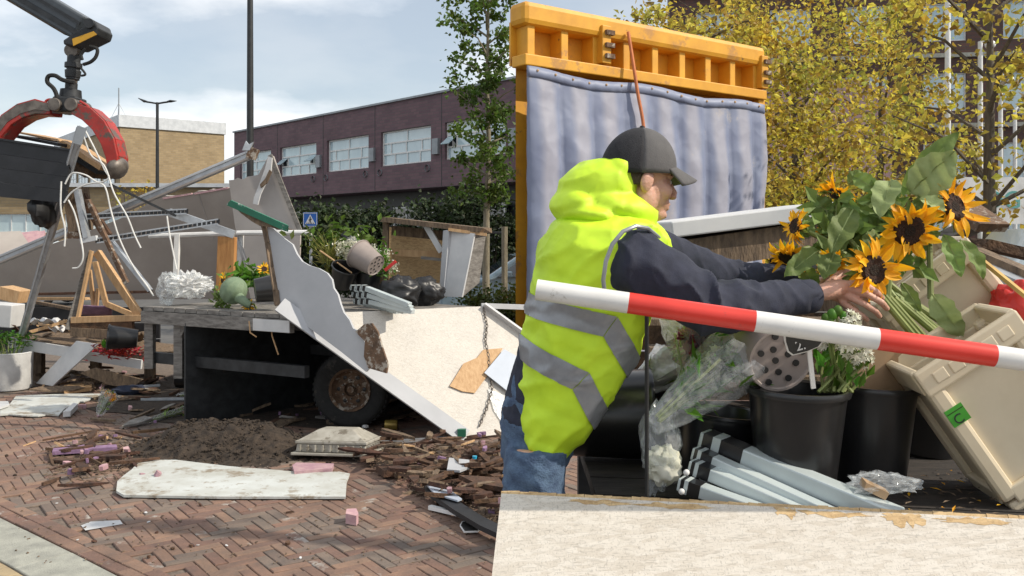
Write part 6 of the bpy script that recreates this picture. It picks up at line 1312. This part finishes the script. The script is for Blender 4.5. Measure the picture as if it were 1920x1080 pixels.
def bigleaf(label, u0, v0, u1, v1, wpx, Y0, Y1, bend, seed, roll=0):
    a, b = P(u0, v0, Y0), P(u1, v1, Y1); ax = b-a; ln = ax.length; d_ = ax.normalized(); vw = Vector((0, -1, .25)); x = d_.cross(vw).normalized(); x = Matrix.Rotation(roll, 3, d_) @ x; n_ = x.cross(d_); w = wpx*Y0/F; rr = random.Random(seed)
    def f(s, q):
        k = (q**.6)*(1-q)**.75*2.0; sg = (s-.5)*2; wob = 1+.08*math.sin(q*26+seed)+.06*math.sin(q*11+seed*2)
        return a+d_*ln*q+x*sg*w*.5*k*wob+n_*(bend*ln*math.sin(q*math.pi*.9)-.20*w*abs(sg)*k*-1+.05*w*math.sin(q*17+sg*2+seed))
    t = thing('sunflower_leaf', label, 'leaf', a, 'leaves of the sunflower bunch'); MB().grid(f, 10, 18).build('blade', 'pale_leaf' if seed in (1, 2, 10, 12) else 'green_leaf', t, smooth=2); MB().tube([f(.5, q/8)-n_*.0008 for q in range(9)], [.0035*(1-q/9.5) for q in range(9)], 5).build('midrib', 'green_stem', t, smooth=True)
LV = [(1694, 365, 1800, 248, 54, 2.70, 2.62, .12, 'tallest narrow leaf crowning the sunflower bunch'), (1706, 362, 1792, 284, 96, 2.62, 2.55, -.06, 'broad pale leaf at the top of the bunch'), (1672, 338, 1648, 410, 62, 2.52, 2.45, .10, 'heart-shaped leaf hanging above the central sunflower'), (1640, 355, 1600, 330, 44, 2.62, 2.66, .05, 'upper leaf pointing to the side sunflower'),
      (1600, 392, 1556, 478, 60, 2.52, 2.46, .08, 'long leaf hanging left of the central flower'), (1560, 405, 1520, 372, 50, 2.64, 2.68, .05, 'dark leaf behind the side sunflower'), (1535, 470, 1470, 520, 50, 2.52, 2.47, .06, 'leaf under the drooping sunflower'), (1565, 475, 1545, 525, 52, 2.48, 2.44, .05, 'leaf lying on the wrist'),
      (1590, 345, 1618, 322, 36, 2.66, 2.66, .04, 'small bright leaf tip at the top left'), (1690, 400, 1640, 372, 40, 2.56, 2.58, .05, 'curled leaf under the pale leaf'), (1725, 372, 1772, 398, 44, 2.52, 2.48, .05, 'pale small leaf between the central and right sunflowers'), (1770, 440, 1802, 520, 44, 2.60, 2.56, .10, 'drooping leaf below the right sunflower'),
      (1748, 552, 1806, 632, 58, 2.50, 2.46, .16, 'wilted leaf hanging over the crate rim'), (1800, 450, 1842, 525, 40, 2.70, 2.66, .12, 'wilted leaf at the far right of the bunch'), (1690, 530, 1726, 585, 30, 2.48, 2.46, .1, 'small leaf between the stems'), (1600, 440, 1590, 372, 54, 2.60, 2.60, -.05, 'upright leaf behind the long hanging leaf'),
      (1650, 440, 1615, 470, 46, 2.56, 2.50, .05, 'shaded leaf behind the lowest sunflower'), (1520, 440, 1500, 400, 40, 2.62, 2.64, .06, 'leaf tip near the half-open sunflower'), (1740, 400, 1730, 350, 50, 2.62, 2.62, .05, 'leaf base under the tallest leaf'), (1505, 500, 1530, 545, 44, 2.58, 2.56, .06, 'dark leaf behind the cuff')]
for i, l in enumerate(LV): bigleaf(l[8], *l[:8], i, roll=(-.35, .2, .5, -.2, .3)[i % 5])
m = MB(); rr = random.Random(15)
for k in range(330): u, v = min(1730, max(1530, rr.gauss(1630, 60))), min(500, max(370, rr.gauss(440, 36))); m.leaf(P(u, v, 2.66+rr.gauss(0, .03)), (rr.gauss(0, 1), rr.gauss(0, .5), rr.gauss(0, 1)), (rr.gauss(0, .4), -1, 0), rr.uniform(.035, .075), rr.uniform(.025, .045))
t = thing('leaf_mass', 'dark inner foliage of the sunflower bunch', 'foliage', P(1640, 520, 2.66)); m.build('leaves', 'green_leaf', t)
# ------------------------------------------------------------------ barrier pole
t = thing('barrier_pole', 'red and white striped barrier pole across the stall bed', 'barrier', P(1008, 546, 2.12)); pa, pb_ = P(1006, 543, 2.12), P(2090, 700, 1.98)
cuts = [1006, 1178, 1415, 1645, 1864, 2090]; pp = [pa+(pb_-pa)*((u-1006)*1/(1084)) for u in cuts]
def at_u(u):
    lo, hi = 0, 1
    for _ in range(40):
        md = (lo+hi)/2; q = pa.lerp(pb_, md)
        if 960+F*q.x/q.y < u: lo = md
        else: hi = md
    return pa.lerp(pb_, lo)
pp = [at_u(u) for u in cuts]; pp[-1] = pb_
for i, (a, b) in enumerate(zip(pp, pp[1:])): MB().tube([a, b], .0245, 24).build('white_section' if i % 2 == 0 else 'red_section', 'white_gloss' if i % 2 == 0 else 'red_paint', t, smooth=True)
for q in (at_u(1226), pb_+Vector((-.02, 0, 0))):
    MB().tube([(q.x, q.y+.11, ZD-.03), (q.x, q.y+.11, q.z-.02), (q.x, q.y+.10, q.z), (q.x, q.y+.02, q.z)], .005, 8).build('upright_rod', 'rubber', t, smooth=True)
# ------------------------------------------------------------------ the worker
YM = 2.42; K = .92
pal = thing('wooden_pallet', 'worn wooden pallet stack the worker stands on', 'pallet', (.0, 2.5, 0))
for k in range(2):
    for y in (2.32, 2.5, 2.68): MB().box((-.05, y, .06+.15*k), (.8, .1, .075)).build('bearer', 'wood_old', pal)
    for j in range(6): MB().box((-.40+.14*j, 2.5, .112+.15*k), (.11, .5, .024)).build('deck_board', 'wood_old', pal)
    for j in range(3): MB().box((-.40+.35*j, 2.5, .011+.15*k), (.1, .5, .02)).build('bottom_board', 'wood_old', pal)
FZ = .276
pel, chs, nkb = P(1003, 806, YM), P(1100, 560, YM), P(1158, 432, YM)
shR, elR, wrR = P(1188, 492, YM-.15), P(1335, 578, YM-.17), P(1522, 555, 2.41)
shL, elL, wrL = P(1200, 470, YM+.16), P(1350, 522, YM+.22), P(1500, 532, 2.66)
HC = P(1200, 331, YM); yaw = math.radians(17)
HM = Matrix.Translation(HC) @ Matrix.Rotation(yaw, 4, 'Z') @ Matrix.Rotation(math.radians(6), 4, 'Y') @ Matrix.Scale(K, 4)
man = thing('person', 'worker in yellow hi-vis vest and dark cap reaching for the sunflowers', 'person', (pel.x, YM, FZ))
bd = MB()
def lp(a, b, t): return a.lerp(b, t)
# trunk, legs, arms under the clothes
bd.tube([pel+Vector((0, 0, -.06)), lp(pel, chs, .5), chs, lp(chs, nkb, .7)], [.085, .10, .12, .09], 20)
bd.tube([lp(chs, nkb, .6), nkb, HM @ Vector((-.02, 0, -.06))], [.07, .062, .056], 16)
legs = []
for s in (-1, 1):
    hp = pel+Vector((.0, s*.075, -.03)); kn_ = Vector((pel.x-.02, YM+s*.09, .73)); an = Vector((pel.x-.06, YM+s*.10, FZ+.10)); legs.append((hp, kn_, an))
    bd.tube([hp, lp(hp, kn_, .5), kn_, lp(kn_, an, .35), an], [.068, .062, .05, .05, .036], 16); bd.tube([an+Vector((-.05, 0, -.05)), an+Vector((.05, 0, -.06)), an+Vector((.15, 0, -.075))], [.04, .042, .03], 12)
for sh, el, wr in ((shR, elR, wrR), (shL, elL, wrL)):
    bd.tube([lp(chs, nkb, .5), sh], [.07, .06], 14); bd.tube([sh, lp(sh, el, .5), el, lp(el, wr, .3), wr], [.056, .05, .040, .040, .027], 16)
# head
hd = MB(HM)
def he(c, r, a=0, ax='Y', nu=24, nv=16): hd.ell(c, r, Matrix.Rotation(a, 3, ax), nu, nv)
he((-.008, 0, .035), (.100, .076, .090)); he((.032, 0, -.032), (.060, .058, .085)); he((.058, 0, -.100), (.030, .030, .026)); he((.018, 0, -.074), (.060, .054, .042), -.25)
he((.076, 0, .010), (.020, .050, .014)); he((.064, 0, -.062), (.032, .036, .040))
hd.tube([(.086, 0, .004), (.102, 0, -.022), (.114, 0, -.040)], [.009, .0105, .0125], 12); he((.108, 0, -.046), (.014, .0165, .010))
he((.0915, 0, -.0705), (.0095, .022, .0065)); he((.0895, 0, -.0835), (.0098, .020, .0072)); he((.082, 0, -.104), (.014, .018, .012))
for s in (-1, 1):
    he((.060, s*.036, -.036), (.028, .022, .028)); he((-.012, s*.076, -.020), (.020, .010, .033), .2); he((-.020, s*.082, -.018), (.014, .008, .026), .25); he((.0, s*.050, -.06), (.03, .018, .045), -.3)
    he((.073, s*.031, -.010), (.012, .014, .010))
bd.v += hd.v; base = len(bd.v)-len(hd.v); bd.f += [tuple(i+base for i in f) for f in hd.f]
# hands: palm, four bent fingers of unequal length, thumb leaving the side of the palm
def hand(wr, pal_c, fingers, thumb, rs):
    bd.tube([wr, lp(wr, pal_c, .5), pal_c, pal_c+(pal_c-wr).normalized()*.035], [.027, .031, .036, .030], 16, flat=.72)
    for (pts, r) in fingers:
        q = [P(*p) for p in pts]; bd.tube([lp(q[0], pal_c, .35)]+q, [r*1.12, r*1.1, r*1.03, r*.98, r*.86, r*.55][:len(q)+1], 12)
    q = [P(*p) for p in thumb]; bd.tube(q, [.013, .0115, .0105, .006][:len(q)], 12)
hand(wrR, P(1562, 543, 2.44), [([(1592, 528, 2.435), (1622, 534, 2.405), (1644, 548, 2.415), (1655, 560, 2.44)], .0092), ([(1594, 542, 2.43), (1628, 553, 2.395), (1653, 567, 2.405), (1664, 580, 2.435)], .0095),
      ([(1590, 556, 2.43), (1620, 570, 2.395), (1642, 584, 2.41), (1650, 594, 2.435)], .0090), ([(1580, 568, 2.44), (1603, 583, 2.41), (1620, 594, 2.42), (1627, 601, 2.44)], .0080)], [(1552, 535, 2.47), (1576, 514, 2.50), (1600, 506, 2.52), (1618, 508, 2.525)], 0)
hand(wrL, P(1536, 536, 2.66), [([(1570, 524, 2.66), (1602, 520, 2.655), (1628, 530, 2.63), (1640, 542, 2.61)], .009), ([(1572, 536, 2.66), (1608, 536, 2.65), (1634, 546, 2.625), (1644, 558, 2.605)], .0092),
      ([(1568, 548, 2.66), (1600, 552, 2.65), (1622, 562, 2.63), (1630, 572, 2.61)], .0088), ([(1560, 558, 2.66), (1585, 566, 2.65), (1602, 575, 2.635), (1608, 582, 2.62)], .0078)], [(1540, 528, 2.64), (1566, 512, 2.61), (1592, 506, 2.59), (1608, 508, 2.58)], 0)
v, f = evalmesh(bd.v, bd.f, .0034, 5, .5)
body = mkobj('body', v, f, 'skin', man, smooth=2)
for s in (-1, 1):
    MB(HM).ell((.0755, s*.0325, -.010), (.0105, .011, .0095), None, 12, 8).build('eye', 'eye_white', man, smooth=2); MB(HM).ell((.085, s*.0335, -.0105), (.0025, .0045, .0045), None, 10, 6).build('iris', 'sign_black', man, smooth=2)
    MB(HM).tube([(.088, s*.016, .010), (.086, s*.034, .014), (.074, s*.05, .009)], [.003, .004, .002], 6).build('eyebrow', 'hair_dark', man, smooth=True)
# short hair showing below the cap
def hairf(s, q): a = math.radians(100+160*s); z = .03-.062*q; k = 1.015+.004*noise.noise(Vector((s*60, q*30, 0))); return HM @ Vector((-.008+.100*k*math.cos(a)*math.cos(q*.45), .0775*k*math.sin(a)*math.cos(q*.35), z))
MB().grid(hairf, 40, 8).build('hair', 'hair_dark', man, smooth=2, solid=.004)
# cap
cp_ = MB(HM).ell((0, 0, 0), (.001, .001, .001)).v and None
def dome(s0, s1, nm, mt, par, k=1.0):
    def f(s, q):
        a = s0+(s1-s0)*s; th = q*math.radians(97); z0 = .022; d_ = Vector((math.sin(th)*math.cos(a)*.111, math.sin(th)*math.sin(a)*.0905, math.cos(th)*.118))*k
        seam = .0016*abs(math.sin(a*3))**.25; d_ *= 1+seam*8*.1; return HM @ Vector((-.008+d_.x, d_.y, z0+d_.z+.012*math.cos(a)*q-.004*q))
    return MB().grid(f, 30, 14).build(nm, mt, par, smooth=2, solid=.004)
cap = dome(-math.pi*.58, math.pi*.58, 'cap', 'cap_cloth', man); dome(math.pi*.58, math.pi*1.42, 'cap_back', 'cap_mesh', cap)
def brimf(s, q): a = (s-.5)*math.radians(118); r0 = .106; x = -.008+r0*math.cos(a)+q*.078*math.cos(a)**.6; y = .0885*math.sin(a)*(1+.04*q); return HM @ Vector((x, y, .030+.010*math.cos(a)-.030*q-.028*(math.sin(a)**2)*(.4+q*.8)))
MB().grid(brimf, 24, 8).build('brim', 'cap_cloth', cap, smooth=2, solid=.005)
MB(HM).ell((-.008, 0, .143), (.008, .008, .005), None, 12, 6).build('button', 'cap_mesh', cap, smooth=2)
for a in (.25, -.25, .0): MB(HM).ell((-.008+.075*math.cos(a*3-1.2), .062*math.sin(a*3-1.2)-.0, .105), (.003, .003, .003), None, 8, 5).build('eyelet', 'cap_mesh', cap)
# vest: loft of sections measured from the photograph, plus the hood, as one puffy shell
SEC = [((972, 806), (1046, 866), .140), ((970, 770), (1092, 820), .155), ((970, 720), (1135, 760), .168), ((976, 650), (1188, 672), .185), ((988, 580), (1212, 608), .195), ((1000, 510), (1228, 545), .205), ((1012, 455), (1243, 482), .215), ((1035, 420), (1246, 446), .195), ((1075, 395), (1218, 416), .13)]
vm = MB(); nS = 40; rings = []
for (b0, f0, dep) in SEC:
    a, b = P(*b0, YM), P(*f0, YM); c = (a+b)/2; h = (b-a)/2
    rings.append([c+h*math.copysign(abs(math.cos(t_))**.85, math.cos(t_))+Vector((0, K*dep*math.copysign(abs(math.sin(t_))**.85, math.sin(t_)), 0)) for t_ in [2*math.pi*k/nS for k in range(nS)]])
vs = [q for r_ in rings for q in r_]; fs = [(i*nS+k, i*nS+(k+1) % nS, (i+1)*nS+(k+1) % nS, (i+1)*nS+k) for i in range(len(rings)-1) for k in range(nS)]+[tuple(range(nS-1, -1, -1)), tuple((len(rings)-1)*nS+k for k in range(nS))]
vm.add(vs, fs)
def pe(u, v, ru, rv, ry, a=0, dy=0): vm.ell(P(u, v, YM+dy), (ru*YM/F, ry*K, rv*YM/F), Matrix.Rotation(a, 3, 'Y'), 28, 18)
tors = (vm.v, vm.f); vm = MB()
pe(1122, 352, 80, 54, .125, -.20); pe(1082, 388, 52, 40, .14); pe(1150, 392, 86, 40, .145, .25); pe(1192, 428, 40, 30, .12, .4); pe(1110, 408, 74, 28, .165, .12); pe(1160, 322, 32, 34, .10, -.2)
hoodg = (vm.v, vm.f); vm = MB(); vm.v, vm.f = tors
vm.tube([lp(chs, nkb, .75), shR+Vector((.01, .02, .0))], [.11, .105], 20); vm.tube([lp(chs, nkb, .75), shL], [.11, .10], 20)
spine = (P(1130, 420, YM)-P(985, 830, YM)).normalized()
def vdisp(p, n):
    h = (p-pel).dot(spine); w = noise.fractal(Vector((p.x*8, p.y*6, p.z*14))+Vector((p.z*4, 0, 0)), .9, 2.1, 3)
    fold = 1-abs(noise.noise(Vector((p.x*7+p.z*4, p.y*6, p.z*15-p.x*10)))); fold = fold**4
    quilt = abs(math.sin(h*math.pi/.082))**.4
    return .0025*w+.008*fold-.004+.0035*quilt*(1 if h < .5 else .3)
vv, vf = evalmesh(vm.v, vm.f, .0075, 5, .5, vdisp)
vest = mkobj('vest', vv, vf, 'hivis', man, smooth=2)
hv_, hf_ = evalmesh(hoodg[0], hoodg[1], .0065, 3, .5, lambda p, n: .003*noise.fractal(p*10, .9, 2.1, 3)+.006*(1-abs(noise.noise(Vector((p.x*7+p.z*5, p.y*5, p.z*16-p.x*7)))))**4-.003)
mkobj('hood', hv_, hf_, 'hivis', vest, smooth=2)
def band(name, planes, mt, push=.0035):
    bm = bmesh.new(); me = bpy.data.meshes.new('t'); me.from_pydata(vv, [], vf); me.update(); bm.from_mesh(me)
    for pt, nn in planes: bmesh.ops.bisect_plane(bm, geom=bm.verts[:]+bm.edges[:]+bm.faces[:], plane_co=pt, plane_no=Vector(nn).normalized(), clear_outer=True)
    bm.normal_update()
    for q in bm.verts: q.co += q.normal*push
    bm.verts.index_update(); o = mkobj(name, [tuple(q.co) for q in bm.verts], [tuple(w.index for w in q.verts) for q in bm.faces], mt, vest, smooth=2); bm.free(); return o
w_ = .056
for (u, v), (l1, l2), (r1, r2) in (((1130, 600), (1020, 574), (1188, 695)), ((1080, 696), (985, 650), (1128, 790))):      # tape meets in a mitre at the side seam
    c = P(u, v, YM); dl = (P(l1, l2, YM)-c).normalized(); dr = (P(r1, r2, YM)-c).normalized(); nl = Vector((-dl.z, 0, dl.x)); nr = Vector((dr.z, 0, -dr.x))
    if nl.z < 0: nl = -nl
    if nr.z < 0: nr = -nr
    mi = (dr-dl).normalized()
    band('reflective_strip', [(c+nl*w_/2, nl), (c-nl*w_/2, -nl), (c-mi*.001, mi)], 'reflective'); band('reflective_strip', [(c+nr*w_/2, nr), (c-nr*w_/2, -nr), (c+mi*.001, -mi)], 'reflective')
hn = Vector((.53, 0, .85)); hc_ = P(998, 836, YM); band('hem_trim', [(hc_-hn*.004, hn), (hc_-hn*.02, -hn)], 'reflective', .002)
# armhole piping
ad_ = (elR-shR).normalized(); ax_ = Vector((-.35, -.8, .1)); xx = ad_.cross(Vector((0, 1, 0))).normalized(); yy = ad_.cross(xx)
pipe = [P(u, v, Y) for u, v, Y in ((1236, 446, 2.30), (1214, 428, 2.235), (1192, 424, 2.205), (1168, 434, 2.19), (1148, 458, 2.185), (1136, 490, 2.185), (1131, 525, 2.19), (1135, 560, 2.20))]
# sweater: sleeves with folds, cuffs
sw = MB()
sw.tube([lp(chs, nkb, .4), lp(shR, chs, .25), shR, lp(shR, elR, .45), elR, lp(elR, wrR, .3), lp(elR, wrR, .7), lp(wrR, elR, .03)], [.085, .092, .090, .075, .064, .056, .047, .041], 24)
sw.tube([lp(chs, nkb, .4), shL, lp(shL, elL, .5), elL, lp(elL, wrL, .5), lp(wrL, elL, .03)], [.09, .09, .07, .062, .05, .042], 24)
sw.tube([pel, lp(pel, chs, .5), chs, lp(chs, nkb, .6)], [.10, .12, .13, .11], 24)
def sdisp(p, n):
    k = noise.fractal(Vector((p.x*9, p.y*9, p.z*9)), .8, 2.2, 4); d_ = (p-elR).length; g_ = math.exp(-(d_/.13)**2)+.5*math.exp(-((p-wrR).length/.08)**2)+.45*math.exp(-((p-shR).length/.1)**2)
    fold = (1-abs(noise.noise(Vector((p.x*19+p.z*12, p.y*7, p.z*9-p.x*4)))))**3.2
    return .005*k+.020*fold*(g_+.22)-.006*g_
sv, sf = evalmesh(sw.v, sw.f, .0062, 4, .5, sdisp); sweater = mkobj('sweater', sv, sf, 'navy_knit', man, smooth=2)
for el, wr in ((elR, wrR), (elL, wrL)):
    dd = (wr-el).normalized(); MB().tube([wr-dd*.05, wr-dd*.044, wr-dd*.004, wr+dd*.002, wr+dd*.002], [.043, .046, .045, .041, .036], 24, caps=False).build('cuff', 'navy_knit', sweater, smooth=True)
MB().tube(pipe, .0055, 8).build('armhole_piping', 'reflective', vest, smooth=True)
# jeans, boots
jn = MB()
jn.tube([lp(pel, chs, .55), lp(pel, chs, .2), pel+Vector((.01, 0, 0)), pel+Vector((0, 0, -.08))], [.105, .108, .105, .09], 24)
for hp, kn_, an in legs: jn.tube([hp, lp(hp, kn_, .5), kn_, lp(kn_, an, .5), an+Vector((0, 0, -.02))], [.080, .078, .072, .068, .064], 22)
jv, jf = evalmesh(jn.v, jn.f, .008, 4, .5, lambda p, n: .003*noise.fractal(p*9, .8, 2.2, 4)+.006*(1-abs(noise.noise(Vector((p.x*8, p.y*8, p.z*22+p.x*12)))))**5); mkobj('jeans', jv, jf, 'denim', man, smooth=2)
for hp, kn_, an in legs:
    b = MB(); b.tube([an+Vector((0, 0, .06)), an+Vector((0, 0, -.02)), an+Vector((.01, 0, -.06))], [.062, .060, .056], 18); b.tube([an+Vector((-.065, 0, -.055)), an+Vector((.05, 0, -.05)), an+Vector((.16, 0, -.062))], [.045, .050, .036], 16)
    wv, wf = evalmesh(b.v, b.f, .007, 3, .5); wv = [(q[0], q[1], max(q[2], FZ)) for q in wv]; mkobj('boot', wv, wf, 'rubber', man, smooth=2)
